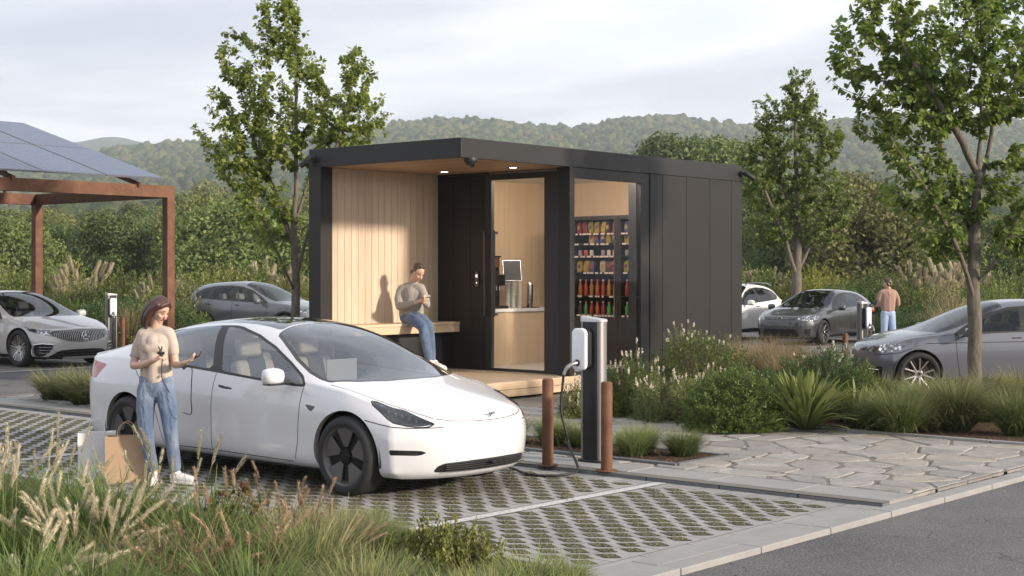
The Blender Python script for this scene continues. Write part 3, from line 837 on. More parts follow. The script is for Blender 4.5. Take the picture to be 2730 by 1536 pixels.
def far_ridge():
    xs = np.linspace(-2200, 1600, 160); V = []
    px = 1287 + 3700 * xs / 3100.
    top = np.interp(px, [-1500, -300, 100, 190, 250, 300, 350, 420, 600, 1200, 2000], [470, 420, 372, 352, 340, 341, 352, 362, 372, 380, 360])
    z = (683 - top) / 3700 * 3100 + 3 * np.sin(xs / 60) + 2 * np.sin(xs / 23)
    for y, k in ((2700, 0.2), (2850, .62), (3000, .93), (3100, 1.0), (3300, .85)):
        V.append(np.stack([xs, np.full_like(xs, y), z * k - 20 * (1 - k)], 1))
    V = np.concatenate(V); n = len(xs); I, J = np.meshgrid(np.arange(4), np.arange(n - 1), indexing='ij')
    a = (I * n + J).ravel(); F = np.stack([a, a + 1, a + n + 1, a + n], 1)
    structure(fastmesh('far_hills', V, quads=F, mats=simple('far_hill', (.035, .05, .025), .95, 0, .3, .01, which='World'), smooth=True))
far_ridge()

def ico(n=2):
    bm = bmesh.new(); bmesh.ops.create_icosphere(bm, subdivisions=n, radius=1)
    V = np.array([v.co[:] for v in bm.verts]); F = np.array([[v.index for v in f.verts] for f in bm.faces]); bm.free(); return V, F
def foliage_far():
    t = NT('far_foliage'); g = t.n('ShaderNodeNewGeometry'); v = t.coord('World')
    f = t.math('ADD', t.math('MULTIPLY', g.outputs['Random Per Island'], .6), t.math('MULTIPLY', t.noise(v, .02, 4), .45))
    c = t.ramp(f, [(.2, (.038, .066, .022)), (.45, (.072, .105, .034)), (.6, (.11, .145, .048)), (.72, (.18, .19, .065)), (.85, (.17, .145, .07))])
    c = t.mix(t.ramp(t.noise(v, .9, 5, .7), [(.3, .6), (.6, 0.)]), c, (.012, .02, .008))
    t.principled(c, .9, 0, t.bump(t.noise(v, 1.1, 6, .75), 1.0, 1.6), 0, .1)
    return t.m
M_far = foliage_far()
def woods():
    IV, IF = ico(2)
    pos = []
    N = 42000
    Y = 250 + 1600 * RNG.random(N) ** .62
    X = (RNG.random(N) * 2 - 1) * (30 + .40 * Y)
    m = fbm(X / 170 + 3, Y / 110, 21)
    fld = (fbm(X / 120 + 11, Y / 60, 5) > .56) & (Y < 1350) & (Y > 380)
    keep = ((m > .40) | ((Y > 1250) & (m > .30))) & ~fld | (RNG.random(N) < .03)
    keep &= RNG.random(N) < np.interp(Y, [250, 600, 1200, 1850], [.55, .7, .9, 1.0])
    X = X[keep]; Y = Y[keep]; n = len(X)
    r = RNG.uniform(2.6, 5.2, n) * np.interp(Y, [250, 900, 1800], [.85, 1.05, 1.25]); hz = r * RNG.uniform(.8, 1.35, n)
    Z = hill(X, Y) + hz * .55
    k = len(IV)
    ph = RNG.random((n, 1, 3)) * 6.28
    nz = 1 + .22 * np.sin(IV[None] * 3.1 + ph).sum(2, keepdims=True) / 1.5 + .12 * RNG.standard_normal((n, k, 1))
    V = IV[None] * nz * np.stack([r, r, hz], 1)[:, None, :] + np.stack([X, Y, Z], 1)[:, None, :]
    F = (IF[None] + (np.arange(n) * k)[:, None, None]).reshape(-1, 3)
    o = fastmesh('far_woods', V.reshape(-1, 3), tris=F, mats=M_far, smooth=False); tag(o, 'hazy woods covering the distant hillsides', 'woods', kind='stuff')
woods()

# nearer trees beyond the shrubs, each one its own crown and trunk
M_bark_far = simple('far_bark', (.10, .08, .06), .9, 0, .3, 3, .5, 9, .05)
def crown_mesh(seed, H, W, n=3600, q=.17, base=.12, conic=0.0):
    rng = np.random.default_rng(seed); n = int(n * 3.8)
    nc = 60
    # clumps on the crown's outline
    th = rng.uniform(0, 2 * PI, nc); hz = rng.random(nc) ** .8
    prof = np.sin(np.clip(hz * .93 + .07, 0, 1) * PI) ** .55 * (1 - conic * hz)
    rr_ = W / 2 * prof * rng.uniform(.45, .85, nc)
    C = np.stack([rr_ * np.cos(th), rr_ * np.sin(th), H * (base + (1 - base) * (hz * .82 + .08))], 1)
    cr = W * rng.uniform(.09, .19, nc)
    idx = rng.integers(0, nc, n)
    d = rng.standard_normal((n, 3)); d /= np.linalg.norm(d, axis=1)[:, None]
    rad = cr[idx] * rng.uniform(.2, 1.2, n) ** .6
    Pp = C[idx] + d * rad[:, None] * np.array([1, 1, .85])
    nrm = d + rng.standard_normal((n, 3)) * .8; nrm /= np.linalg.norm(nrm, axis=1)[:, None]
    a = np.cross(nrm, rng.standard_normal((n, 3))); a /= np.linalg.norm(a, axis=1)[:, None]; b = np.cross(nrm, a)
    s = (q * rng.uniform(.5, 1.2, n))[:, None]
    V = np.stack([Pp - a * s, Pp - b * s * .6, Pp + a * s, Pp + b * s * .6], 1).reshape(-1, 3)
    F = np.arange(4 * n).reshape(-1, 4)
    return V, F, C, cr
M_tree_dk = leafmat('foliage_dark', (.036, .058, .019), (.081, .114, .035), (.169, .195, .058), .25, .6, .45)
M_tree_md = leafmat('foliage_mid', (.058, .088, .026), (.124, .163, .047), (.247, .267, .086), .25, .6, .45)
M_tree_yl = leafmat('foliage_olive', (.072, .086, .031), (.156, .169, .055), (.273, .273, .098), .25, .6, .45)
def far_tree(seed, H, W, mat, label, **kw):
    t = thing('tree', label, 'tree')
    V, F, C, cr = crown_mesh(seed, H, W, **kw)
    # crown: dark inner mass of twigs carried by leaf clumps
    IV, IF = ico(2); k = len(IV)
    fastmesh('crown', V, quads=F, mats=mat, parent=t)
    Vi = (IV[None] * (cr * .55)[:, None, None] + C[:, None, :]).reshape(-1, 3)
    Fi = (IF[None] + (np.arange(len(C)) * k)[:, None, None]).reshape(-1, 3)
    MB().tube([(0, 0, -.3), (.05, 0, H * .2), (0, .06, H * .5)], [W * .035, W * .028, W * .012], 8).build('trunk', M_bark_far, t, smooth=60)
    return t
def G(px, y_, z=0):  # ground point for a picture column at a given depth
    return Vector(((px - 1287) / 3700 * y_, y_, z))
protos = [far_tree(31, 10, 9.5, M_tree_dk, '', n=3800), far_tree(32, 9, 10, M_tree_md, '', n=3800), far_tree(33, 8, 9, M_tree_yl, '', n=3600),
          far_tree(34, 14, 8, M_tree_dk, '', n=4600, conic=.35), far_tree(35, 7.5, 10.5, M_tree_md, '', n=3600, base=.05), far_tree(36, 12, 9, M_tree_md, '', n=4400)]
ptop = [10, 9, 8, 14, 7.5, 12]
used = [False] * 6
KIND = ['dark rounded tree', 'mid green bushy tree', 'olive green tree', 'tall dark narrow tree', 'low spreading green tree', 'tall full green tree']
spots = [ # (picture column, top row, depth, kind)
 (-60, 560, 105, 0), (30, 590, 88, 4), (95, 545, 120, 1), (165, 575, 96, 0), (225, 570, 110, 2), (290, 545, 92, 0), (345, 560, 125, 1), (330, 520, 150, 3), (405, 565, 100, 4), (455, 540, 118, 2),
 (505, 520, 104, 2), (560, 530, 90, 4), (610, 540, 112, 1), (665, 560, 98, 0), (720, 545, 120, 1), (760, 565, 92, 4), (800, 530, 128, 2), (10, 535, 160, 1), (120, 545, 170, 2), (240, 540, 175, 0),
 (400, 530, 170, 1), (450, 500, 190, 3), (590, 510, 180, 1), (680, 520, 175, 0), (760, 520, 185, 2), (-100, 560, 140, 2), (520, 480, 215, 2), (560, 500, 230, 1),
 (1668, 352, 150, 3), (1700, 362, 165, 5), (1745, 358, 155, 3), (1790, 362, 150, 5), (1835, 372, 160, 3), (1880, 420, 140, 5), (1640, 385, 175, 5),
 (1905, 500, 100, 0), (1960, 520, 92, 5), (2020, 530, 88, 0), (2085, 545, 95, 4), (2140, 470, 84, 2), (2190, 530, 90, 5), (2235, 560, 86, 0), (2290, 565, 92, 0), (2345, 555, 84, 1), (2400, 570, 90, 0), (2455, 560, 96, 5),
 (2510, 560, 88, 0), (2570, 545, 94, 1), (2630, 560, 90, 0), (2700, 550, 100, 5), (1930, 440, 130, 5), (2050, 470, 135, 1), (2160, 520, 140, 0), (2440, 560, 160, 0), (2650, 550, 170, 0),
 (1000, 480, 150, 0), (1150, 470, 160, 1), (1300, 460, 170, 0), (1450, 450, 160, 5), (1560, 440, 170, 1)]
SIDE = lambda px: ('left of the kiosk' if px < 900 else 'right of the kiosk')
for i, (px, top, y_, kd) in enumerate(spots):
    o = protos[kd] if not used[kd] else copy_tree(protos[kd]); used[kd] = True
    g = G(px, y_); z0 = float(hill(np.array([g.x]), np.array([y_]))[0]) - .3
    H = 1.95 + (683 - top) / 3700 * y_ - z0
    s = max(H, 5) / ptop[kd] / .93
    o.location = (g.x, g.y, z0); o.rotation_euler = (0, 0, rnd.uniform(0, 6.28)); o.scale = (s * rnd.uniform(.9, 1.15), s * rnd.uniform(.9, 1.15), s)
    far = 'nearest row' if y_ < 112 else ('middle rows' if y_ < 165 else 'far rows')
    o['label'] = '%s of the wood %s, in its %s' % (KIND[kd], SIDE(px), far)
    if 1600 < px < 1900: o['label'] = '%s whose top shows above the kiosk roof' % KIND[kd]
    o['group'] = 'wood trees, %s, %s, %s' % (KIND[kd], SIDE(px) if not 1600 < px < 1900 else 'over the kiosk roof', far)
    if 1600 < px < 1900: o['group'] = '%ss showing above the kiosk roof' % KIND[kd]

# the air over the valley: one closed box of thin haze, sky outside it
def haze():
    t = NT('haze_air'); pv = t.n('ShaderNodeVolumePrincipled')
    pv.inputs['Color'].default_value = (.86, .92, 1.0, 1); pv.inputs['Density'].default_value = HAZE; pv.inputs['Anisotropy'].default_value = .2
    t.l(pv.outputs[0], t.out.inputs['Volume'])
    o = mbox(-3000, 3000, -70, 3400, -30, 300).build('haze', t.m); tag(o, 'thin pale haze in the air over the valley', 'haze', kind='stuff')
HAZE = .00022
haze()
# ------------------------------------------------------------------ planting: grasses, shrubs, leafy trees
def curve_strips(base, az, th0, bend, L, w, segs, twist=None, taper=.8):
    """blades as strips; returns V (n, segs+1, 2, 3) and the t attribute"""
    n = len(L); pts = [base.copy()]; p = base.copy()
    for k in range(segs):
        t = (k + .5) / segs; th = th0 + bend * t ** 1.4
        st = L / segs
        p = p + np.stack([np.cos(az) * np.sin(th) * st, np.sin(az) * np.sin(th) * st, np.cos(th) * st], 1)
        pts.append(p.copy())
    Q = np.stack(pts, 1)
    ta = az + PI / 2 + (twist if twist is not None else 0)
    wd = np.stack([np.cos(ta), np.sin(ta), np.zeros(n)], 1)
    tt = np.linspace(0, 1, segs + 1)
    ww = w[:, None] * np.maximum(.06, (1 - tt[None] ** 2.0) ** taper) * (.6 + .4 * np.minimum(1, tt[None] * 6))
    A = Q - wd[:, None] * ww[..., None] / 2; B = Q + wd[:, None] * ww[..., None] / 2
    V = np.stack([A, B], 2); T = np.broadcast_to(tt[None, :, None], V.shape[:3])
    return V, T, Q
def strip_faces(n, segs, off=0):
    i = np.arange(n)[:, None] * (segs + 1) * 2 + np.arange(segs)[None] * 2 + off
    return np.stack([i, i + 1, i + 3, i + 2], -1).reshape(-1, 4)

def tuft_mesh(seed, N, h, spread, bend, w, r0, segs=5, hv=.35):
    g = np.random.default_rng(seed)
    az = g.uniform(0, 2 * PI, N); rr_ = r0 * np.sqrt(g.random(N))
    base = np.stack([np.cos(az) * rr_, np.sin(az) * rr_, np.full(N, -.01)], 1)
    az2 = az + g.normal(0, .7, N)
    th0 = np.abs(g.normal(0, spread, N)) * .7 + spread * .35 * rr_ / max(r0, 1e-3)
    L = h * (1 - hv * g.random(N)) * np.where(g.random(N) < .2, .6, 1)
    bd = bend * g.uniform(.3, 1.35, N)
    V, T, Q = curve_strips(base, az2, th0, bd, L, w * g.uniform(.6, 1.3, N), segs, g.normal(0, .6, N))
    return V.reshape(-1, 3), strip_faces(N, segs), T.reshape(-1)
def tuft(label, group, seed, N, h, spread, bend, w, r0, mat, loc, cat='grass', name='grass_tuft', segs=5, hv=.35):
    V, F, T = tuft_mesh(seed, N, h, spread, bend, w, r0, segs, hv)
    o = fastmesh(name, V, quads=F, mats=mat, attr=T); o.location = loc
    return tag(o, label, cat, group)
def plume_part(name, parent, mat_stem, mat_head, seed, N, h, headlen, headr, spread, bend, r0, bristles=90, blen=.02, droop=.5, bw=.0016, hv=.3):
    """flower stalks: thin stems that carry bristly heads"""
    g = np.random.default_rng(seed)
    az = g.uniform(0, 2 * PI, N); rr_ = r0 * np.sqrt(g.random(N)); base = np.stack([np.cos(az) * rr_, np.sin(az) * rr_, np.zeros(N)], 1)
    th0 = np.abs(g.normal(0, spread, N)); L = h * (1 - hv * g.random(N)); bd = bend * g.uniform(.2, 1.2, N)
    segs = 10
    V, T, Q = curve_strips(base, az + g.normal(0, .4, N), th0, bd, L, np.full(N, .0035), segs, g.uniform(0, 3, N), taper=.1)
    st = fastmesh(name + '_stems', V.reshape(-1, 3), quads=strip_faces(N, segs), mats=mat_stem, attr=T.reshape(-1), parent=parent)
    # heads: bristles set around the last stretch of the stem
    u = g.random((N, bristles)); hl = headlen * g.uniform(.75, 1.2, N)
    f = 1 - u * (hl / L)[:, None]
    x = np.clip(f, 0, .9999) * segs; i0 = x.astype(int); fr = (x - i0)[..., None]
    ii = np.arange(N)[:, None]
    Pp = Q[ii, i0] * (1 - fr) + Q[ii, i0 + 1] * fr
    D = Q[ii, i0 + 1] - Q[ii, i0]; D /= np.linalg.norm(D, axis=2)[..., None]
    s = g.standard_normal((N, bristles, 3)); s -= (s * D).sum(2, keepdims=True) * D; s /= np.linalg.norm(s, axis=2)[..., None]
    env = np.sin(np.clip(u * .92 + .06, 0, 1) * PI) ** .6
    rad = headr * env * g.uniform(.3, 1, (N, bristles))
    c = Pp + s * (rad * .5)[..., None]
    tip = c + (s * .55 + D * 1.0) * (blen * g.uniform(.6, 1.3, (N, bristles)))[..., None] + np.array([0, 0, -1]) * (droop * blen * .3)
    wv = np.cross(D, s) * bw * 1.6
    V = np.stack([c - wv, c + wv, tip], 2).reshape(-1, 3); F = np.arange(len(V)).reshape(-1, 3)
    tt = np.repeat(u.reshape(-1), 3)
    return fastmesh(name, V, tris=F, mats=mat_head, attr=tt, parent=parent)

def sprig_mesh(seed, N, per, rx, ry, rz, leaf, up=.35, cz=.45, stem_frac=.38, wob=.12, lw=.42, tuftiness=.5, flat=.0):
    """shrub: twigs pushing out to an uneven outline, leaves set around them"""
    g = np.random.default_rng(seed)
    d = g.standard_normal((N, 3)); d[:, 2] = np.abs(d[:, 2]) * 1.0 + flat; d /= np.linalg.norm(d, axis=1)[:, None]
    lump = 1 + wob * (np.sin(d[:, 0] * 5 + seed) + np.sin(d[:, 1] * 6 + seed * 2) + np.sin(d[:, 2] * 7 + seed)) / 2.6
    rad = lump * g.uniform(.78, 1.06, N)
    tip = d * rad[:, None] * np.array([rx, ry, rz]); tip[:, 2] = np.maximum(tip[:, 2], .03)
    root = tip * np.array([.12, .12, .05])
    low = g.random(N) < .3
    tip[low, 2] *= g.uniform(.15, .6, low.sum())
    ax_ = tip - root; ln = np.linalg.norm(ax_, axis=1); ax_ /= ln[:, None]
    ax_ = ax_ * (1 - up) + np.array([0, 0, 1]) * up; ax_ /= np.linalg.norm(ax_, axis=1)[:, None]
    sl = stem_frac * ln * g.uniform(.6, 1.2, N)
    t = g.random((N, per)) ** .8
    Pp = tip[:, None] - ax_[:, None] * (sl[:, None] * t)[..., None]
    Pp += g.normal(0, .012 + .02 * rx, (N, per, 3)) * (.3 + t[..., None])
    s = g.standard_normal((N, per, 3)); s -= (s * ax_[:, None]).sum(2, keepdims=True) * ax_[:, None]; s /= np.linalg.norm(s, axis=2)[..., None]
    ld = s * (1 - tuftiness * (1 - t[..., None])) + ax_[:, None] * (.55 + .5 * (1 - t[..., None])); ld /= np.linalg.norm(ld, axis=2)[..., None]
    wv = np.cross(ld, g.standard_normal((N, per, 3))); wv /= np.linalg.norm(wv, axis=2)[..., None]
    L = (leaf * g.uniform(.65, 1.25, (N, per)))[..., None]
    c = Pp
    V = np.stack([c, c + ld * L * .5 - wv * L * lw / 2, c + ld * L, c + ld * L * .5 + wv * L * lw / 2], 2)
    V[..., 2] = np.maximum(V[..., 2], .004)
    V = V.reshape(-1, 3); F = np.arange(len(V)).reshape(-1, 4)
    # twigs
    m = min(N, 220); sb = np.stack([root[:m], (root[:m] + tip[:m]) / 2 + g.normal(0, .02, (m, 3)), tip[:m]], 1)
    return V, F, sb, tip, ax_
def twigs(sb, r=.004):
    mb_V = []; n, k, _ = sb.shape
    off = np.array([[1, 0, 0], [-.5, .87, 0], [-.5, -.87, 0]]) * r
    V = sb[:, :, None, :] + off[None, None] * np.linspace(1.4, .4, k)[None, :, None, None]
    i = np.arange(n)[:, None, None] * k * 3 + np.arange(k - 1)[None, :, None] * 3; j = np.arange(3)[None, None]
    F = np.stack([i + j, i + (j + 1) % 3, i + 3 + (j + 1) % 3, i + 3 + j], -1).reshape(-1, 4)
    return V.reshape(-1, 3), F
M_twig = simple('twig_bark', (.11, .08, .055), .85, 0, .3, 8)
def shrub(label, group, seed, N, per, r, leaf, mat, loc, flowers=None, name='shrub', **kw):
    t = thing(name, label, 'shrub', loc, group=group)
    V, F, sb, tip, axs = sprig_mesh(seed, N, per, *r, leaf, **kw)
    fastmesh('foliage', V, quads=F, mats=mat, parent=t)
    TV, TF = twigs(sb, .004 + r[0] * .004); fastmesh('stems', TV, quads=TF, mats=M_twig, parent=t)
    if flowers:
        mat_f, nf, fl = flowers
        g = np.random.default_rng(seed + 5); up = np.argsort(-(tip[:, 2] + g.random(len(tip)) * r[2] * .9))[:nf]
        k = 34; c = tip[up][:, None] + (axs[up] * .6 + np.array([0, 0, .55]))[:, None] * (g.random((nf, k)) * fl - fl * .15)[..., None] + g.normal(0, .006, (nf, k, 3))
        a = g.standard_normal((nf, k, 3)); a /= np.linalg.norm(a, axis=2)[..., None]; b = np.cross(a, g.standard_normal((nf, k, 3))); b /= np.linalg.norm(b, axis=2)[..., None]
        s = .0075
        V = np.stack([c - a * s, c - b * s, c + a * s, c + b * s], 2).reshape(-1, 3); fastmesh('flowers', V, quads=np.arange(len(V)).reshape(-1, 4), mats=mat_f, parent=t)
    return t

M_gr_fine = blademat('fescue_blades', (.050, .085, .022), (.115, .18, .045), (.26, .29, .11), (.38, .33, .17), .3, .14)
M_gr_lush = blademat('lush_blades', (.035, .070, .016), (.085, .155, .034), (.19, .25, .075), (.36, .33, .16), .35, .10)
M_gr_deep = blademat('deep_blades', (.020, .045, .012), (.045, .095, .024), (.12, .17, .05), (.12, .10, .04), .3, .12)
M_gr_tan = blademat('dry_blades', (.10, .10, .04), (.25, .20, .10), (.42, .32, .19), (.16, .17, .06), .3, .30)
M_gr_mix = blademat('mixed_blades', (.050, .075, .020), (.120, .165, .045), (.27, .27, .12), (.38, .31, .17), .3, .18)
M_head_cream = blademat('cream_heads', (.52, .46, .30), (.56, .50, .34), (.44, .38, .24), (.60, .55, .42), .35, .4)
M_head_tan = blademat('tan_heads', (.42, .30, .19), (.40, .28, .18), (.32, .22, .14), (.50, .38, .25), .35, .4)
M_sh_green = leafmat('shrub_green', (.042, .066, .018), (.098, .135, .034), (.21, .245, .072), .3, .45, .5)
M_sh_dark = leafmat('shrub_dark', (.028, .056, .020), (.056, .098, .031), (.119, .168, .049), .28, .45, .5)
M_sh_heath = leafmat('shrub_heath', (.074, .092, .042), (.150, .173, .067), (.284, .284, .127), .3, .5, .5)
M_sh_olive = leafmat('shrub_olive', (.082, .106, .032), (.179, .211, .061), (.341, .356, .114), .32, .5, .5)
M_sh_pale = leafmat('shrub_pale', (.168, .156, .078), (.300, .276, .144), (.456, .408, .240), .32, .5, .5)
M_sh_yel = leafmat('shrub_yellow', (.11, .12, .02), (.20, .20, .035), (.30, .28, .06), .35, .5, .5)
M_flower = simple('cream_flowers', (.62, .56, .44), .7, 0, .15, 9)

# ---- foreground bed, from the left corner to the kerb: positions are (a, b)
def at(px, Y, z=0.02): v = G(px, Y); v.z = z; return v
front = 'grasses in the bed nearest the viewer'
# tall cream plumed grasses, left
def plumed(px, Y, seed, n, h, lab, head=M_head_cream, blades=M_gr_lush, hl=.17, hr=.016, br=150, bh=.62, spread=.22, bend=.55, NB=420, bl=.022):
    t = thing('plumed_grass_clump', lab, 'grass', at(px, Y))
    V, F, T = tuft_mesh(seed, NB, bh, .32, 1.2, .009, .14, 6); fastmesh('blades', V, quads=F, mats=blades, attr=T, parent=t)
    plume_part('seed_heads', t, M_gr_mix, head, seed + 3, n, h, hl, hr, spread, bend, .13, br, bl)
    return t
plumed(20, 8.6, 101, 15, 1.12, 'cream plumed grass at the far left corner of the front bed')
plumed(110, 9.4, 102, 14, 1.10, 'cream plumed grass standing second from the left edge of the bed')
plumed(215, 8.3, 103, 22, .84, 'broad cream plumed grass with heavy drooping heads left of the paper bags', bend=1.2, hl=.21, hr=.024, br=260)
plumed(70, 7.6, 113, 16, .72, 'low cream plumed grass with fat heads in the bottom left corner', bend=1.3, hl=.2, hr=.026, br=280)
plumed(-30, 8.9, 114, 14, 1.0, 'cream plumed grass cut off by the left edge of the picture')
plumed(165, 8.9, 115, 16, .84, 'dense cream plumed grass between the left plumed clumps', bend=.9, hl=.19, hr=.021, br=220)
plumed(290, 8.7, 116, 12, .80, 'green leaved plumed grass below the brown paper bag', bend=.8, hl=.16, hr=.015)
plumed(500, 8.3, 117, 12, .66, 'tan plumed grass at the bottom, below the white shoes', head=M_head_tan, blades=M_gr_mix, bend=1.0, spread=.35)
plumed(760, 9.0, 118, 12, .70, 'russet plumed grass right of the dried flower heads', head=M_head_tan, blades=M_gr_mix, hl=.13, hr=.010)
plumed(330, 9.6, 104, 9, .80, 'thin cream plumed grass standing in front of the paper bags')
plumed(455, 9.5, 105, 11, 1.0, 'cream plumed grass rising in front of the legs of the woman', bend=.4)
plumed(560, 9.0, 106, 8, .78, 'sparse tan plumed grass right of the white shoes', head=M_head_tan, blades=M_gr_mix)
plumed(690, 9.4, 107, 16, .76, 'russet plumed grass in front of the rear door of the white car', head=M_head_tan, blades=M_gr_tan, hl=.13, hr=.011)
plumed(625, 8.2, 108, 14, .66, 'tan plumed grass arching beside the brown dried flower heads', head=M_head_tan, blades=M_gr_tan, hl=.12, hr=.011, bend=.9)
plumed(400, 7.9, 109, 14, .66, 'tan feathery grass leaning at the bottom edge left of centre', head=M_head_tan, blades=M_gr_tan, hl=.15, hr=.010, bend=1.1, spread=.4)
plumed(800, 8.6, 110, 12, .62, 'tan feathery grass in front of the white front door sill', head=M_head_tan, blades=M_gr_mix, hl=.13, hr=.010, bend=.9)
V0 = [  # (px, depth, mesh kind, scale, label)
 (-60, 9.6, 0, 1.1), (160, 10.2, 0, .9), (280, 9.2, 0, 1.05), (370, 9.4, 1, .9), (500, 8.8, 0, 1.0), (445, 7.7, 1, 1.1), (540, 8.2, 0, .85), (600, 9.7, 1, .8), (690, 8.5, 0, .8), (760, 9.5, 2, .8),
 (850, 9.8, 1, .82), (930, 10.1, 1, .74), (860, 9.0, 3, .95), (770, 8.4, 3, 1.0), (930, 8.6, 1, .86), (330, 8.3, 3, 1.0), (150, 7.4, 0, .9), (250, 7.1, 0, .9), (20, 7.3, 0, .9), (520, 7.3, 1, .9), (620, 7.4, 0, .9),
 (720, 7.6, 1, .9), (820, 7.8, 1, .9), (910, 7.7, 3, .9), (985, 8.2, 1, .8), (1330, 8.45, 1, .86), (1240, 7.9, 1, .80), (1420, 8.75, 1, .62), (1010, 8.9, 1, .62), (1310, 7.4, 1, .85), (1130, 7.5, 1, .9), (1390, 7.8, 1, .74), (1460, 8.2, 1, .6),
 (1040, 7.6, 1, .8), (60, 9.8, 3, .9), (200, 9.5, 3, .8), (420, 9.9, 3, .62), (870, 10.4, 1, .6), (985, 10.3, 1, .5), (1190, 8.3, 3, .55), (830, 10.75, 1, .55), (935, 10.9, 1, .5), (90, 8.7, 4, 1.0), (310, 7.7, 4, .95), (560, 8.6, 4, .85), (740, 8.0, 4, .85), (1000, 8.1, 4, .7), (470, 8.1, 2, 1.0), (650, 8.9, 2, .85), (240, 9.9, 2, .8)]
protoT = {}
gspec = {0: (620, .76, .30, 1.35, .0155, .16, M_gr_lush), 1: (1000, .50, .38, 1.4, .0090, .12, M_gr_fine), 2: (800, .62, .36, 1.3, .0078, .13, M_gr_tan), 3: (820, .60, .36, 1.3, .0098, .14, M_gr_mix), 4: (330, .66, .42, 1.5, .020, .13, M_gr_deep)}
gname = {0: 'lush broad bladed green grass clump', 1: 'fine bladed green grass clump', 2: 'dry tan grass clump', 3: 'green grass clump with straw tips', 4: 'dark wide bladed clump'}
for i, (px, Y, kd, sc) in enumerate(V0):
    third = 'left' if px < 480 else ('middle' if px < 1000 else 'right')
    row = 'back' if Y > 9.2 else ('middle' if Y > 8.0 else 'front')
    lab = '%s in the %s row, %s part of the front bed' % (gname[kd], row, third); grp = '%ss, %s row, %s of the front bed' % (gname[kd], row, third)
    if kd not in protoT:
        N, h, sp, bd, w_, r0, mt = gspec[kd]
        protoT[kd] = tuft(lab, grp, 200 + kd, N, h, sp, bd, w_, r0, mt, at(px, Y), segs=6); o = protoT[kd]
    else: o = protoT[kd].copy(); COL.objects.link(o)
    o.location = at(px, Y); o.scale = (sc, sc, sc * rnd.uniform(.95, 1.1)); o.rotation_euler = (0, 0, rnd.uniform(0, 6.28)); o['label'] = lab; o['group'] = grp
# dark brown dried flower heads in the middle of the bed
def dried():
    t = thing('dried_flower', 'cluster of brown papery dried flower heads among the tan grasses', 'plant', at(583, 9.1))
    M_dry = simple('dried_petals', (.16, .085, .035), .7, 0, .4, 14)
    g = random.Random(4)
    for k, (x, z, r) in enumerate(((-.06, .52, .075), (.05, .56, .07), (.0, .42, .08), (.12, .46, .06), (-.14, .44, .05))):
        mb = MB(); c = Vector((x, g.uniform(-.05, .05), z))
        for j in range(26):
            d = Vector((g.gauss(0, 1), g.gauss(0, 1), g.gauss(0, .8) + .3)).normalized(); s = d.cross(Vector((g.random(), g.random(), g.random()))).normalized(); u = d.cross(s)
            p = c + d * r * g.uniform(.2, .6); w = r * .5
            mb.add([p, p + d * w * .6 + s * w * .6, p + d * w * 1.1, p + d * w * .6 - s * w * .6], [(0, 1, 2, 3)])
        mb.build('flower_head', M_dry, t)
    mb = MB()
    for k, (x, z, r) in enumerate(((-.06, .52, .075), (.05, .56, .07), (.0, .42, .08), (.12, .46, .06), (-.14, .44, .05))): mb.tube([(x * .2, 0, 0), (x * .7, 0, z * .5), (x, 0, z)], .005, 6)
    mb.build('stems', M_twig, t)
dried()
# upright green shrub at the right of the bed, with succulent-looking shoots
shrub('pale green upright shrub between the grass clumps in front of the bay marking', None, 60, 300, 60, (.34, .30, .50), .030, M_sh_olive, at(1130, 8.75), up=.72, stem_frac=.75, lw=.5)
shrub('small pale green shrub in the front bed left of the upright shrub', None, 61, 220, 44, (.28, .24, .36), .034, M_sh_olive, at(1040, 8.9), up=.5, stem_frac=.6, lw=.6)

# ---- rear bed, island bed, main bed
for i, (a, b, s, lab) in enumerate(((12.1, 19.35, 1.0, 'left of three grass clumps in the small bed behind the white car'), (12.05, 18.45, 1.15, 'middle of three grass clumps in the small bed behind the white car'), (12.0, 17.5, 1.2, 'right of three grass clumps in the bed, by the red tail light'))):
    o = protoT[3].copy(); COL.objects.link(o); o.location = P(a, b, .05); o.scale = (s * 1.35, s * 1.35, s); o['label'] = lab; o['group'] = 'grasses in the bed behind the white car'; o.rotation_euler = (0, 0, i * 2.)
p_isl = tuft('lowest grass clump of the island bed, centre of the three right of the bollard', 'grass clumps in the island bed', 301, 1500, .42, .48, 1.25, .0048, .10, M_gr_fine, P(12.28, 8.95, .05))
for a, b, s, lab in ((12.55, 9.05, 1.0, 'left grass clump right of the charging post in the island bed'), (12.60, 8.55, 1.0, 'right grass clump at the corner end of the island bed'), (12.40, 10.75, 1.05, 'grass clump in the island bed seen beside the nose of the white car'),
                     (12.5, 10.2, 1.0, 'grass clump in the island bed between the left bollard and the charging post'), (12.55, 9.85, .9, 'grass clump just behind the white charging post')):
    o = p_isl.copy(); COL.objects.link(o); o.location = P(a, b, .05); o.scale = (s, s, s * rnd.uniform(.95, 1.1)); o.rotation_euler = (0, 0, rnd.uniform(0, 6)); o['label'] = lab
BZ = .055
def gp(px, Y): v = G(px, Y); v.z = BZ; return v
shrub('airy shrub with cream flower spikes right behind the charging post', None, 70, 520, 50, (.60, .55, .74), .030, M_sh_green, gp(1590, 19.6), flowers=(M_flower, 38, .06), up=.55, stem_frac=.5, wob=.2)
shrub('small flowering shrub showing left of the charging post', None, 71, 170, 34, (.28, .25, .46), .024, M_sh_olive, gp(1448, 19.2), flowers=(M_flower, 34, .07), up=.5, stem_frac=.5)
shrub('tall round green shrub against the kiosk cladding below its middle panels', None, 72, 620, 46, (.85, .75, 1.10), .034, M_sh_green, gp(1762, 20.8), flowers=(M_flower, 26, .04), up=.35, stem_frac=.3, wob=.16)
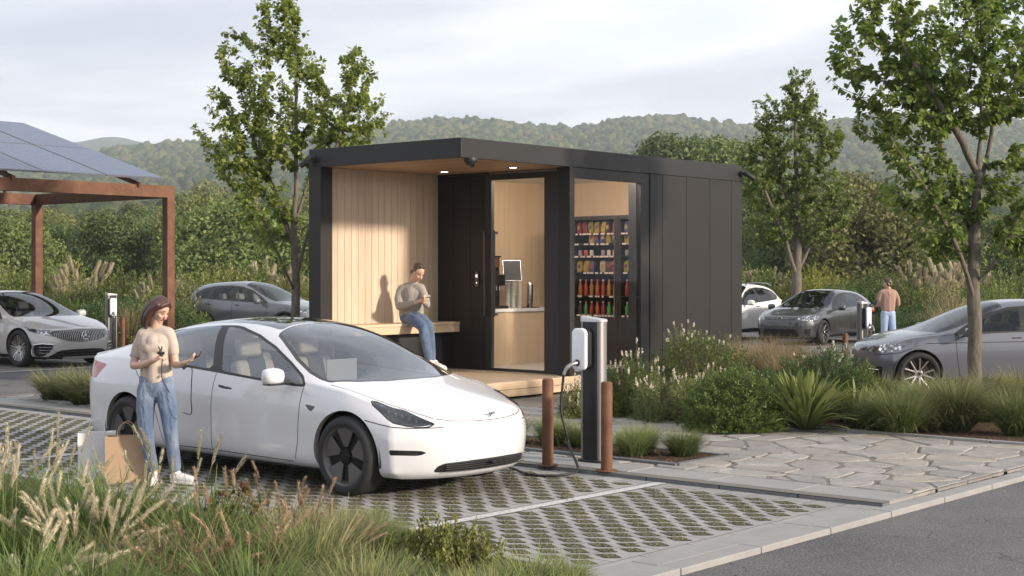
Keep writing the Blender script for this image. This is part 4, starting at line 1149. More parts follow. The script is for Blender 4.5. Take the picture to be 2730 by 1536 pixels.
shrub('grey green heather shrub with cream tips between the flowering and the round shrubs', None, 73, 520, 50, (.60, .56, .62), .027, M_sh_heath, gp(1690, 18.9), flowers=(M_flower, 26, .045), up=.45, stem_frac=.45, wob=.14)
shrub('heather shrub with sparse cream spikes under the tall round shrub', None, 78, 300, 40, (.45, .42, .62), .024, M_sh_heath, gp(1795, 19.4), flowers=(M_flower, 18, .045), up=.45, stem_frac=.45, wob=.14)
shrub('dense rounded bright green shrub at the front of the main bed', None, 74, 900, 50, (.62, .58, .80), .028, M_sh_green, gp(1845, 17.7), up=.25, stem_frac=.24, wob=.12, lw=.5)
shrub('large dark green shrub behind the strap leaved plant', None, 75, 850, 48, (.95, .8, .90), .030, M_sh_dark, gp(2055, 19.6), flowers=(M_flower, 16, .03), up=.3, stem_frac=.28, wob=.18)
shrub('dark green shrub in front of the left grey car nose and the right charging post', None, 76, 420, 44, (.55, .5, .66), .030, M_sh_green, gp(2150, 19.2), up=.3, stem_frac=.28, wob=.16)
shrub('dark low shrub on the right of the path edge behind the bright rounded shrub', None, 77, 420, 44, (.5, .45, .6), .028, M_sh_dark, gp(1930, 18.6), up=.3, stem_frac=.28, wob=.16)

def strap_plant(label, loc, n, L, w, seed, mat):
    g = np.random.default_rng(seed)
    az = g.uniform(0, 2 * PI, n); th0 = np.abs(g.normal(.45, .42, n)); th0 = np.clip(th0, .03, 1.35)
    base = np.stack([np.cos(az) * .05, np.sin(az) * .05, np.zeros(n)], 1)
    Lr = L * g.uniform(.7, 1.1, n); segs = 7
    p = base.copy(); pts = [p.copy()]
    for k in range(segs):
        t = (k + .5) / segs; th = th0 + .5 * t ** 1.5 * (.4 + th0)
        p = p + np.stack([np.cos(az) * np.sin(th), np.sin(az) * np.sin(th), np.cos(th)], 1) * (Lr / segs)[:, None]; pts.append(p.copy())
    Q = np.stack(pts, 1); tt = np.linspace(0, 1, segs + 1)
    ww = w * np.interp(tt, [0, .2, .6, .85, .97, 1], [.5, .75, 1, .85, .4, .1])[None] * g.uniform(.8, 1.15, n)[:, None]
    wd = np.stack([-np.sin(az), np.cos(az), np.zeros(n)], 1)[:, None]
    keel = np.zeros_like(Q); keel[..., 2] = -w * .18
    V = np.stack([Q - wd * ww[..., None] / 2, Q + keel, Q + wd * ww[..., None] / 2], 2)
    i = np.arange(n)[:, None, None] * (segs + 1) * 3 + np.arange(segs)[None, :, None] * 3 + np.arange(2)[None, None]
    F = np.stack([i, i + 1, i + 4, i + 3], -1).reshape(-1, 4); V = V.reshape(-1, 3); V[:, 2] = np.maximum(V[:, 2], .01)
    o = fastmesh('strap_leaved_plant', V, quads=F, mats=mat, smooth=True, attr=np.broadcast_to(tt[None, :, None], (n, segs + 1, 3)).reshape(-1)); o.location = loc
    return tag(o, label, 'plant')
M_strap = blademat('strap_leaves', (.07, .10, .02), (.13, .18, .04), (.26, .30, .09), (.20, .23, .07), .3, .3)
strap_plant('strap leaved green plant fanning over the mulch beside the path', gp(2022, 17.6), 190, .74, .055, 5, M_strap)
strap_plant('smaller strap leaved plant right of the large fanning one', gp(2160, 18.0), 90, .55, .04, 6, M_strap)
# grasses of the main bed
p_big = tuft('straw tipped fountain grass in front of the tree trunk at the right', None, 401, 2000, .86, .42, 1.35, .0092, .18, M_gr_mix, gp(2400, 17.6), segs=6)
p_grn = tuft('fine green fountain grass right of the strap leaved plants', None, 402, 1900, .72, .44, 1.35, .0082, .16, M_gr_fine, gp(2262, 17.3), segs=6)
p_tan = tuft('tall dry grass leaning at the foot of the far kiosk corner', None, 403, 1500, .98, .40, .9, .0065, .22, M_gr_tan, gp(1890, 24.4), segs=6)
for src, px, Y, s, lab in ((p_grn, 2560, 17.0, .95, 'green fountain grass at the right edge of the picture by the path'), (p_big, 2480, 18.6, .9, 'straw tipped grass right of the tree trunk'), (p_grn, 2330, 19.2, .9, 'green fountain grass in front of the alloy front wheel of the grey car'),
      (p_big, 2215, 19.8, .8, 'straw tipped grass below the nose of the grey hatchback'), (p_grn, 2420, 20.3, .8, 'green grass left of the tree trunk base'), (p_big, 2570, 19.6, .85, 'straw tipped grass under the grey car door at the right edge'),
      (p_grn, 2140, 18.5, .75, 'green grass between the two strap leaved plants'), (p_tan, 1935, 23.4, .95, 'dry grass in front of the white car at the kiosk corner'), (p_tan, 1985, 22.6, .85, 'dry grass between the kiosk corner and the large dark shrub'),
      (p_tan, 1960, 25.5, 1.0, 'dry grass under the bumper of the dark grey car'), (p_tan, 2060, 25.0, .8, 'dry grass under the front wheel of the dark grey car'), (p_grn, 2200, 17.6, .7, 'low green grass at the path edge right of the strap leaved plant'), (p_big, 2330, 17.6, .72, 'straw tipped grass low by the path, left of the fountain grass')):
    o = src.copy(); COL.objects.link(o); o.location = gp(px, Y); o.scale = (s, s, s * rnd.uniform(.95, 1.08)); o.rotation_euler = (0, 0, rnd.uniform(0, 6)); o['label'] = lab

# ---- shrub belt behind the cars
bs = 'shrubs of the belt behind the parked cars'
def belt(seed, r, leaf, mat, N=560, per=30, **kw):
    return shrub('', None, seed, N, per, r, leaf, mat, (0, 0, 0), **kw)
BP = [belt(80, (1.5, 1.4, 2.2), .085, M_sh_olive, up=.5, stem_frac=.42, wob=.16), belt(81, (1.8, 1.5, 2.0), .080, M_sh_green, up=.45, stem_frac=.35, wob=.16), belt(82, (1.4, 1.3, 1.7), .075, M_sh_heath, up=.55, stem_frac=.45),
      belt(83, (1.5, 1.3, 1.9), .075, M_sh_yel, up=.4, stem_frac=.35), belt(84, (1.3, 1.2, 1.9), .085, M_sh_pale, up=.6, stem_frac=.55), belt(85, (1.6, 1.4, 1.5), .075, M_sh_dark, up=.3, stem_frac=.3)]
BT = [2.35, 2.1, 1.85, 2.0, 2.05, 1.6]
BN = ['olive feathery shrub', 'full green shrub', 'grey green upright shrub', 'yellow green shrub', 'pale straw coloured shrub', 'dark low shrub']
BUSED = [0] * 6
blist = [(-60, 620, 47, 0), (25, 640, 46, 0), (150, 612, 45, 0), (205, 680, 44, 4), (75, 660, 45, 1), (235, 700, 43, 5), (320, 655, 44, 1), (372, 690, 42, 0), (400, 650, 46, 1), (455, 680, 43, 2), (505, 640, 47, 0), (560, 622, 48, 0), (610, 640, 49, 1), (655, 668, 50, 1),
         (700, 675, 51, 4), (740, 665, 50, 0), (790, 660, 52, 1), (290, 725, 39, 5), (420, 735, 38, 5), (460, 755, 41, 1), (350, 760, 37.5, 2), (480, 775, 44, 5), (200, 740, 40, 1), (30, 700, 42, 1), (110, 715, 41, 5), (255, 760, 39, 2),
         (1890, 640, 52, 0), (1930, 655, 51, 1), (1975, 690, 50, 2), (2035, 672, 50, 3), (2085, 668, 51, 3), (2130, 680, 52, 1), (2195, 655, 48, 1), (2240, 665, 50, 0), (2290, 690, 47, 1), (2350, 680, 48, 4), (2385, 715, 44, 4), (2330, 745, 43, 5), (2415, 690, 50, 4),
         (2460, 700, 46, 1), (2510, 672, 47, 0), (2565, 660, 48, 1), (2630, 655, 48, 0), (2280, 770, 40, 5), (2350, 785, 39, 5), (2410, 790, 38, 5), (2480, 735, 43, 2), (2540, 725, 43, 1), (2250, 760, 45, 1), (2150, 700, 47, 5), (2700, 660, 48, 1),
         (1300, 650, 50, 0), (1000, 650, 50, 1), (1600, 650, 52, 1)]
for i, (px, top, Y, kd) in enumerate(blist):
    o = BP[kd] if not BUSED[kd] else copy_tree(BP[kd]); BUSED[kd] += 1
    g = G(px, Y); g.z = -.05; H = 1.95 + (683 - top) / 3700 * Y; s = max(.6, H) / BT[kd]
    o.location = g; o.rotation_euler = (0, 0, rnd.uniform(0, 6)); o.scale = (s * rnd.uniform(.95, 1.15),) * 2 + (s,)
    where = 'behind the silver car' if px < 260 else ('behind the rust canopy post' if px < 470 else ('behind the grey crossover' if px < 900 else ('hidden by the kiosk' if px < 1850 else ('behind the dark hatchback' if px < 2170 else ('behind the standing man' if px < 2330 else 'beyond the right grey car')))))
    row = 'back' if Y > 45.5 else ('middle' if Y > 41.5 else 'front')
    o['label'] = '%s %s, %s row of the belt' % (BN[kd], where, row); o['group'] = '%ss %s, %s row' % (BN[kd], where, row)
# pampas plumes and wild grasses in the belt
pp = None
for i, (px, Y, s, lab) in enumerate(((205, 43.5, 1.25, 'pampas grass with cream plumes behind the silver car'), (655, 49.5, 1.25, 'pampas grass with cream plumes above the grey crossover'), (705, 50, 1.2, 'pampas grass with cream plumes near the left tree trunk'), (2300, 47.5, 1.2, 'pampas grass with cream plumes behind the standing man'), (2370, 48.5, 1.25, 'pampas grass with cream plumes left of the large tree'),
                           (395, 42.0, .95, 'pampas grass with cream plumes beside the canopy post'), (2425, 49, 1.25, 'pampas grass with cream plumes right behind the large tree'), (1930, 51, 1.1, 'pampas grass with cream plumes above the white car'))):
    if pp is None:
        pp = thing('pampas_clump', lab, 'grass', G(px, Y))
        V, F, T = tuft_mesh(501, 900, 1.5, .35, 1.1, .02, .3, 5); fastmesh('blades', V, quads=F, mats=M_gr_mix, attr=T, parent=pp)
        plume_part('plumes', pp, M_gr_tan, M_head_cream, 502, 15, 1.95, .36, .06, .22, .35, .3, 260, .09, bw=.008); o = pp
    else: o = copy_tree(pp)
    o.location = G(px, Y); o.scale = (s, s, s); o.rotation_euler = (0, 0, i * 1.3); o['label'] = lab; o['group'] = 'pampas grasses in the shrub belt'
wg = tuft('wild tan grass behind the left bollard and charging post', None, 505, 500, 1.25, .30, .6, .011, .3, M_gr_tan, G(320, 37.2), segs=5)
for i, (px, Y, s, lab) in enumerate(((350, 38, 1.0, 'wild tan grass beside the head of the woman'), (2400, 38, 1.1, 'wild tan grass between the standing man and the large tree'), (2445, 37, 1.0, 'wild tan grass above the bonnet of the right grey car'), (2330, 40, .8, 'wild tan grass right of the standing man'))):
    o = wg.copy(); COL.objects.link(o); o.location = G(px, Y); o.scale = (s,) * 3; o.rotation_euler = (0, 0, i); o['label'] = lab

# ---- young leafy trees
M_bark = None
def barkmat():
    t = NT('tree_bark'); v = t.coord('Object', (1, 1, .22))
    f = t.noise(v, 22, 7, .7); g = t.noise(v, 5, 3)
    c = t.ramp(f, [(.32, (.060, .050, .040)), (.55, (.145, .12, .098)), (.75, (.24, .205, .17))])
    c = t.mix(t.math('MULTIPLY', g, .5), c, (.16, .15, .11))
    t.principled(c, .85, 0, t.bump(f, .9, .03), 0, .2); return t.m
M_bark = barkmat()
M_leaf_a = leafmat('leaf_bright', (.105, .165, .040), (.205, .270, .066), (.370, .400, .115), .42, .42, .6)
M_leaf_b = leafmat('leaf_deep', (.080, .138, .038), (.165, .236, .060), (.300, .355, .105), .40, .42, .6)
def leafy_tree(label, loc, seed, trunk, env, leafsize, per_tip, mat, r_base=.085, r_tip=.0035, hang=.6, reach=.55, expo=.50):
    """trunk: list of leader polylines (each list of points); env: (centre, radii, tips) ellipsoids for twig ends"""
    g = random.Random(seed); t = thing('tree', label, 'tree', loc)
    nodes = []; par = []
    def add(p, pr): nodes.append(Vector(p)); par.append(pr); return len(nodes) - 1
    root = add(trunk[0][0], -1); idx = {}
    for li, ld in enumerate(trunk):
        # each leader starts at the node closest to its first point
        st = min(range(len(nodes)), key=lambda k: (nodes[k] - Vector(ld[0])).length); pr = st; last = nodes[st]
        for q in ld[(1 if li == 0 else 0):]:
            q = Vector(q); L = (q - last).length; m = max(1, int(L / .22))
            for k in range(1, m + 1):
                w_ = last.lerp(q, k / m) + Vector((g.uniform(-1, 1), g.uniform(-1, 1), 0)) * .012
                pr = add(w_, pr)
            last = q
    nlead = len(nodes)
    tips = []
    for c, rr_, n in env:
        k = 0
        while k < n:
            d = Vector((g.gauss(0, 1), g.gauss(0, 1), g.gauss(0, 1))).normalized() * g.uniform(.25, 1.0) ** .5
            p = Vector((c[0] + d.x * rr_[0], c[1] + d.y * rr_[1], c[2] + d.z * rr_[2])); tips.append(p); k += 1
    ax0 = Vector(trunk[0][-1])
    tips.sort(key=lambda p: min((nodes[k] - p).length for k in range(0, nlead, 2)))
    tipnodes = []
    N_ = np.zeros((60000, 3)); N_[:len(nodes)] = [n[:] for n in nodes]
    for p in tips:
        A = N_[:len(nodes)]; dv = np.array(p[:]) - A; dist = np.linalg.norm(dv, axis=1)
        cost = dist * (1 + .9 * np.maximum(0, .45 - dv[:, 2] / (dist + 1e-6))) + np.where(A[:, 2] < trunk[0][0][2] + 1.0, 9, 0)
        j = int(cost.argmin()); s = nodes[j]; L = (p - s).length
        if L < .12: continue
        m = max(2, int(L / .16)); pr = j
        d0 = (s - nodes[par[j]]).normalized() if par[j] >= 0 else Vector((0, 0, 1))
        c1 = s + d0 * L * .35 + Vector((g.uniform(-1, 1), g.uniform(-1, 1), g.uniform(-.3, .8))) * L * .08
        for k in range(1, m + 1):
            u = k / m; q = s * (1 - u) ** 2 + c1 * 2 * u * (1 - u) + p * u * u + Vector((g.uniform(-1, 1), g.uniform(-1, 1), g.uniform(-1, 1))) * .012
            pr = add(q, pr); N_[len(nodes) - 1] = q[:]
        tipnodes.append(pr)
    n = len(nodes); cnt = [0.0] * n
    for tn in tipnodes: cnt[tn] += 1
    for i in range(n - 1, 0, -1):
        if par[i] >= 0: cnt[par[i]] += cnt[i]
    tot = max(cnt[0], 1)
    rad = [max(r_tip, r_base * (c / tot) ** expo) if c > 0 else r_tip for c in cnt]
    # tubes along chains
    ch = [[] for _ in range(n)]
    for i in range(1, n): ch[par[i]].append(i)
    mb = MB(); stack = [(0, None)]
    while stack:
        i, pre = stack.pop(); pts = [] ; rs = []
        if pre is not None: pts.append(nodes[pre]); rs.append(min(rad[pre], rad[i] * 1.25))
        cur = i
        while True:
            pts.append(nodes[cur]); rs.append(rad[cur])
            if not ch[cur]: break
            kids_ = sorted(ch[cur], key=lambda q: -cnt[q])
            for q in kids_[1:]: stack.append((q, cur))
            cur = kids_[0]
        if len(pts) > 1:
            nn = 14 if rs[0] > .05 else (7 if rs[0] > .012 else 4); mb.tube(pts, rs, nn, caps=False)
    # root flare
    mb.build('trunk', M_bark, t, smooth=180)
    # leaves near the outer twigs
    gg = np.random.default_rng(seed)
    LP = []; LD = []
    for tn in tipnodes:
        cur = tn; path = [nodes[cur]]; L = 0
        while par[cur] >= 0 and L < reach and rad[cur] < .03:
            L += (nodes[cur] - nodes[par[cur]]).length; cur = par[cur]; path.append(nodes[cur])
        if len(path) < 2: continue
        for k in range(per_tip):
            u = gg.random() ** 1.25 * (len(path) - 1.001); i0 = int(u); q = path[i0].lerp(path[i0 + 1], u - i0); d = (path[i0] - path[i0 + 1]).normalized()
            LP.append(q[:]); LD.append(d[:])
    LP = np.array(LP); LD = np.array(LD); m = len(LP)
    out = gg.standard_normal((m, 3)); out -= (out * LD).sum(1, keepdims=True) * LD; out /= np.linalg.norm(out, axis=1)[:, None]
    ld = out * .8 + LD * .5 + np.array([0, 0, -hang]) * gg.uniform(.2, 1.4, (m, 1)); ld /= np.linalg.norm(ld, axis=1)[:, None]
    up = np.array([0, 0, 1.]) + gg.standard_normal((m, 3)) * .5
    sd = np.cross(ld, up); sd /= np.linalg.norm(sd, axis=1)[:, None]; nm = np.cross(sd, ld)
    s = (leafsize * gg.uniform(.55, 1.2, m))[:, None]
    b0 = LP + (out * .6 + LD * .3) * s * .35
    tip = b0 + ld * s + nm * -.12 * s
    V = np.stack([b0, b0 + ld * s * .30 - sd * s * .36 + nm * s * .10, b0 + ld * s * .68 - sd * s * .26 + nm * s * .06, tip, b0 + ld * s * .68 + sd * s * .26 + nm * s * .06, b0 + ld * s * .30 + sd * s * .36 + nm * s * .10], 1)
    k = np.arange(m)[:, None] * 6
    F = np.concatenate([k + np.array([[0, 1, 2, 3]]), k + np.array([[0, 3, 4, 5]])], 0)
    fastmesh('crown', V.reshape(-1, 3), quads=F, mats=mat, parent=t)
    return t
# left tree behind the kiosk corner
def env_px(px0, px1, y0, y1, Y, n, depth=None, base=None):
    n = int(n * 1.35); s = 3700 / Y; c = ((px0 + px1) / 2 - 1287) / s - base[0], 0, 1.95 + (683 - (y0 + y1) / 2) / s
    rx = (px1 - px0) / 2 / s; return (c, (rx, depth or rx, (y1 - y0) / 2 / s), n)
def leader(pts, Y, base):
    s = 3700 / Y; return [((px - 1287) / s - base[0], yy, 1.95 + (683 - py) / s) for px, py, yy in pts]
Y = 27.5; bL = G(742, Y)
tr = [leader(((742, 945, 0), (742, 800, 0), (743, 690, 0), (738, 600, .05), (742, 520, 0), (745, 430, 0), (742, 300, .1), (745, 160, 0), (742, 60, 0)), Y, bL),
      leader(((742, 640, 0), (715, 560, .1), (685, 480, .3), (655, 420, .4), (620, 330, .4), (600, 230, .3)), Y, bL),
      leader(((742, 720, 0), (765, 640, -.3), (790, 560, -.5), (830, 460, -.6), (870, 330, -.6), (890, 230, -.5)), Y, bL),
      leader(((742, 560, 0), (770, 450, .3), (800, 330, .5), (820, 220, .5)), Y, bL),
      leader(((742, 740, 0), (712, 650, -.4), (680, 560, -.7), (640, 470, -.8)), Y, bL)]
leafy_tree('slender leafy tree at the left end of the kiosk beside the grey crossover', bL, 41, tr,
    [env_px(600, 840, 60, 420, Y, 200, 1.1, bL), env_px(545, 700, 250, 470, Y, 75, .9, bL), env_px(485, 600, 210, 420, Y, 34, .6, bL), env_px(600, 740, 420, 620, Y, 62, .9, bL), env_px(800, 985, 200, 380, Y, 72, .9, bL), env_px(850, 950, 85, 260, Y, 30, .5, bL), env_px(535, 640, 40, 220, Y, 32, .5, bL), env_px(640, 760, -40, 120, Y, 60, .6, bL), env_px(700, 960, 320, 430, Y, 46, .8, bL), env_px(520, 620, 350, 480, Y, 24, .6, bL)],
    .092, 30, M_leaf_a, r_base=.082, reach=.62)
# large tree on the right
Y = 21.4; bR = G(2450, Y)
tr = [leader(((2450, 1000, 0), (2450, 850, 0), (2448, 730, 0), (2450, 640, 0), (2452, 560, 0), (2455, 480, 0), (2465, 350, 0), (2470, 200, 0), (2465, 50, 0), (2460, -80, 0)), Y, bR),
      leader(((2450, 760, 0), (2425, 705, -.2), (2400, 650, -.35), (2350, 560, -.5), (2290, 470, -.6), (2230, 390, -.6), (2190, 300, -.5)), Y, bR),
      leader(((2450, 720, 0), (2490, 650, -.3), (2520, 570, -.5), (2560, 490, -.6), (2610, 400, -.6)), Y, bR),
      leader(((2450, 610, 0), (2425, 500, .3), (2395, 380, .5), (2370, 240, .5), (2360, 100, .5)), Y, bR),
      leader(((2455, 500, 0), (2500, 380, .3), (2530, 250, .4), (2560, 120, .4)), Y, bR),
      leader(((2455, 430, 0), (2380, 330, -.4), (2300, 220, -.6), (2240, 130, -.6)), Y, bR)]
leafy_tree('large leafy tree with a thick grey trunk in the bed at the right', bR, 42, tr,
    [env_px(2230, 2680, -60, 330, Y, 330, 1.3, bR), env_px(2140, 2400, 130, 420, Y, 110, 1.0, bR), env_px(2070, 2240, 20, 260, Y, 48, .7, bR), env_px(2200, 2420, 380, 560, Y, 62, .8, bR), env_px(2290, 2420, 520, 650, Y, 26, .6, bR), env_px(2480, 2700, 350, 560, Y, 70, .9, bR), env_px(2500, 2640, 520, 640, Y, 26, .5, bR), env_px(2140, 2300, -60, 100, Y, 40, .7, bR), env_px(2380, 2520, 420, 560, Y, 26, .7, bR)],
    .100, 25, M_leaf_b, r_base=.098, reach=.62)
# tree behind the dark hatchback
Y = 45.0; bM = G(2003, Y)
tr = [leader(((2003, 845, 0), (2003, 700, 0), (2005, 640, 0), (2005, 520, 0), (2000, 400, 0), (2000, 260, 0)), Y, bM),
      leader(((2003, 700, 0), (1975, 620, -.3), (1930, 520, -.6), (1890, 430, -.8)), Y, bM), leader(((2003, 690, 0), (2040, 620, .3), (2080, 540, .4), (2110, 440, .5)), Y, bM), leader(((2003, 560, 0), (1960, 420, .5), (1930, 300, .6)), Y, bM), leader(((2004, 560, 0), (2050, 420, -.5), (2070, 320, -.6)), Y, bM)]
leafy_tree('bushy leafy tree standing behind the white car and the dark hatchback', bM, 43, tr,
    [env_px(1900, 2110, 230, 480, Y, 230, 1.2, bM), env_px(1835, 1960, 330, 520, Y, 110, 1.0, bM), env_px(1960, 2170, 400, 620, Y, 150, 1.2, bM), env_px(1960, 2060, 170, 300, Y, 60, .7, bM), env_px(1880, 2000, 480, 620, Y, 80, 1.0, bM), env_px(1885, 1960, 240, 340, Y, 24, .5, bM), env_px(2060, 2130, 300, 400, Y, 24, .5, bM)],
    .115, 28, M_leaf_b, r_base=.15, r_tip=.006, reach=.8)
# ------------------------------------------------------------------ cars: one smooth shell, cut along its own panel lines
def ip(tab, x):
    xs = [t[0] for t in tab]; return float(np.interp(x, xs, [t[1] for t in tab]))
def closed(pts, n=6):
    """smooth closed outline through the points"""
    out = []; m = len(pts)
    for i in range(m):
        p0, p1, p2, p3 = (Vector(pts[(i + k) % m]) for k in (-1, 0, 1, 2))
        for k in range(n):
            t = k / n
            out.append(tuple(.5 * ((2 * p1) + (p2 - p0) * t + (2 * p0 - 5 * p1 + 4 * p2 - p3) * t * t + (3 * p1 - p0 - 3 * p2 + p3) * t ** 3)))
    return out
def rounded(pts, r=.03, n=4):
    out = []; m = len(pts)
    for i in range(m):
        a, b, c = Vector(pts[i - 1]), Vector(pts[i]), Vector(pts[(i + 1) % m])
        u = (a - b); v = (c - b); ra = min(r, u.length * .45); rb = min(r, v.length * .45)
        p = b + u.normalized() * ra; q = b + v.normalized() * rb
        for k in range(n + 1):
            t = k / n; out.append(tuple(p * (1 - t) ** 2 + b * 2 * t * (1 - t) + q * t * t))
    return out
def sdpoly(Pt, poly):
    poly = np.array(poly); n = len(poly); d = np.full(len(Pt), 1e9); ins = np.zeros(len(Pt), bool)
    for i in range(n):
        a = poly[i]; b = poly[(i + 1) % n]; e = b - a; w = Pt - a
        t = np.clip((w @ e) / max(e @ e, 1e-12), 0, 1); q = w - t[:, None] * e; d = np.minimum(d, (q * q).sum(1))
        c = ((a[1] <= Pt[:, 1]) & (Pt[:, 1] < b[1])) | ((b[1] <= Pt[:, 1]) & (Pt[:, 1] < a[1]))
        with np.errstate(divide='ignore', invalid='ignore'):
            xx = a[0] + (Pt[:, 1] - a[1]) * e[0] / (e[1] if abs(e[1]) > 1e-12 else 1e-12)
        ins ^= c & (Pt[:, 0] < xx)
    d = np.sqrt(d); return np.where(ins, -d, d)
def sdline(Pt, pts):
    d = np.full(len(Pt), 1e9)
    for a, b in zip(np.array(pts[:-1], float), np.array(pts[1:], float)):
        e = b - a; w = Pt - a; t = np.clip((w @ e) / max(e @ e, 1e-12), 0, 1); q = w - t[:, None] * e; d = np.minimum(d, np.sqrt((q * q).sum(1)))
    return d
PROJ = {'side': (0, 2), 'top': (0, 1), 'front': (1, 2)}
class Shell:
    def __init__(s, V, F, level=3):
        me = bpy.data.meshes.new('cage'); me.from_pydata(V, [], F); me.update()
        o = bpy.data.objects.new('cage', me); COL.objects.link(o)
        m = o.modifiers.new('s', 'SUBSURF'); m.levels = level; m.render_levels = level
        dg = bpy.context.evaluated_depsgraph_get(); me2 = bpy.data.meshes.new_from_object(o.evaluated_get(dg))
        bpy.data.objects.remove(o); bpy.data.meshes.remove(me)
        s.bm = bmesh.new(); s.bm.from_mesh(me2); bpy.data.meshes.remove(me2)
        bmesh.ops.recalc_face_normals(s.bm, faces=s.bm.faces)
        s.L = s.bm.faces.layers.int.new('lab'); s.names = ['body']
        s.bm.normal_update(); s.refresh()
    def refresh(s):
        s.bm.verts.ensure_lookup_table(); s.bm.verts.index_update()
        s.C = np.array([v.co[:] for v in s.bm.verts]); s.N = np.array([v.normal[:] for v in s.bm.verts])
    def cut(s, d, reg):
        """split the shell where d changes sign, only where reg holds"""
        es = [e for e in s.bm.edges]
        ev = np.array([(e.verts[0].index, e.verts[1].index) for e in es])
        d = d.copy(); d[np.abs(d) < 2e-4] = 2e-4
        k = np.nonzero((d[ev[:, 0]] * d[ev[:, 1]] < 0) & reg[ev[:, 0]] & reg[ev[:, 1]])[0]
        new = set(); fs = set()
        for i in k:
            e = es[i]; a, b = e.verts; da, db = d[a.index], d[b.index]
            for f in e.link_faces: fs.add(f)
            ne, nv = bmesh.utils.edge_split(e, a, da / (da - db)); new.add(nv)
        for f in fs:
            vs = [v for v in f.verts if v in new]
            if len(vs) == 2:
                try: bmesh.utils.face_split(f, vs[0], vs[1])
                except ValueError: pass
        s.bm.normal_update()
        s.refresh()
    def field(s, poly, proj, grow=0.0, line=None):
        """signed distance in one projection; the outline is given for the left half and mirrored"""
        C = s.C
        if callable(proj): Pt = proj(np.stack([C[:, 0], np.abs(C[:, 1]), C[:, 2]], 1))
        else:
            i, j = PROJ[proj]; Pt = np.stack([np.abs(C[:, i]) if i == 1 else C[:, i], np.abs(C[:, j]) if j == 1 else C[:, j]], 1)
        return (sdpoly(Pt, poly) - grow) if line is None else (sdline(Pt, line) - grow)
    def lineside(s, line, proj):
        C = s.C; Q = np.stack([C[:, 0], np.abs(C[:, 1]), C[:, 2]], 1)
        Pt = proj(Q) if callable(proj) else Q[:, list(PROJ[proj])]
        best = np.full(len(Pt), 1e9); sd = np.full(len(Pt), 1e9); ok = np.zeros(len(Pt), bool); n = len(line) - 1
        for k in range(n):
            a = np.array(line[k], float); e = np.array(line[k + 1], float) - a; w = Pt - a; t = (w @ e) / (e @ e); tc = np.clip(t, 0, 1)
            q = w - tc[:, None] * e; d = np.sqrt((q * q).sum(1)); cr = np.sign(e[0] * w[:, 1] - e[1] * w[:, 0]); u = d < best
            inside = ((t > 0) | (k > 0)) & ((t < 1) | (k < n - 1))
            best = np.where(u, d, best); sd = np.where(u, d * np.where(cr == 0, 1, cr), sd); ok = np.where(u, inside, ok)
        return sd, ok & (best < .12)
    def markline(s, name, line, proj, reg, g=.0035, only=('body',)):
        if name not in s.names: s.names.append(name)
        li = s.names.index(name)
        for off in (-g, g):
            sd, ok = s.lineside(line, proj); s.cut(sd - off, ok & reg(s.C, s.N))
        sd, ok = s.lineside(line, proj); r = ok & reg(s.C, s.N); okn = {s.names.index(q) for q in only if q in s.names}
        for f in s.bm.faces:
            if f[s.L] in okn:
                ix = [v.index for v in f.verts]
                if np.abs(sd[ix]).max() < g * 1.25 and r[ix].all(): f[s.L] = li
    def mark(s, name, poly, proj, reg, grow=0.0, line=None, only=None):
        """cut one outline and label what lies inside. reg(C, N) -> mask of where it applies"""
        if line is not None: return s.markline(name, line, proj, reg, grow, only or ('body',))
        if name not in s.names: s.names.append(name)
        li = s.names.index(name)
        d = s.field(poly, proj, grow, line); r = reg(s.C, s.N)
        s.cut(d, r)
        d = s.field(poly, proj, grow, line); r = reg(s.C, s.N)
        ok = None if only is None else {s.names.index(q) for q in only if q in s.names}
        for f in s.bm.faces:
            ix = [v.index for v in f.verts]
            if d[ix].mean() < 0 and r[ix].mean() > .5 and (ok is None or f[s.L] in ok): f[s.L] = li
    def part(s, name, mat, parent, asname=None, offset=0.0):
        if name not in s.names: return None
        li = s.names.index(name)
        fs = [f for f in s.bm.faces if f[s.L] == li]
        if not fs: return None
        vs = {}; V = []; F = []; Nn = []
        for f in fs:
            q = []
            for v in f.verts:
                if v not in vs: vs[v] = len(V); V.append(v.co + v.normal * offset); Nn.append(v.normal.copy())
                q.append(vs[v])
            F.append(q)
        nv = len(V)
        me = bpy.data.meshes.new(asname or name)
        me.from_pydata(V, [], F); me.update(); me.polygons.foreach_set('use_smooth', [True] * len(F))
        me.normals_split_custom_set_from_vertices([n[:] for n in Nn])
        me.materials.append(mat)
        o = bpy.data.objects.new(asname or name, me); COL.objects.link(o); o.parent = parent
        return o
side = lambda C, N: (np.abs(C[:, 1]) > .45)
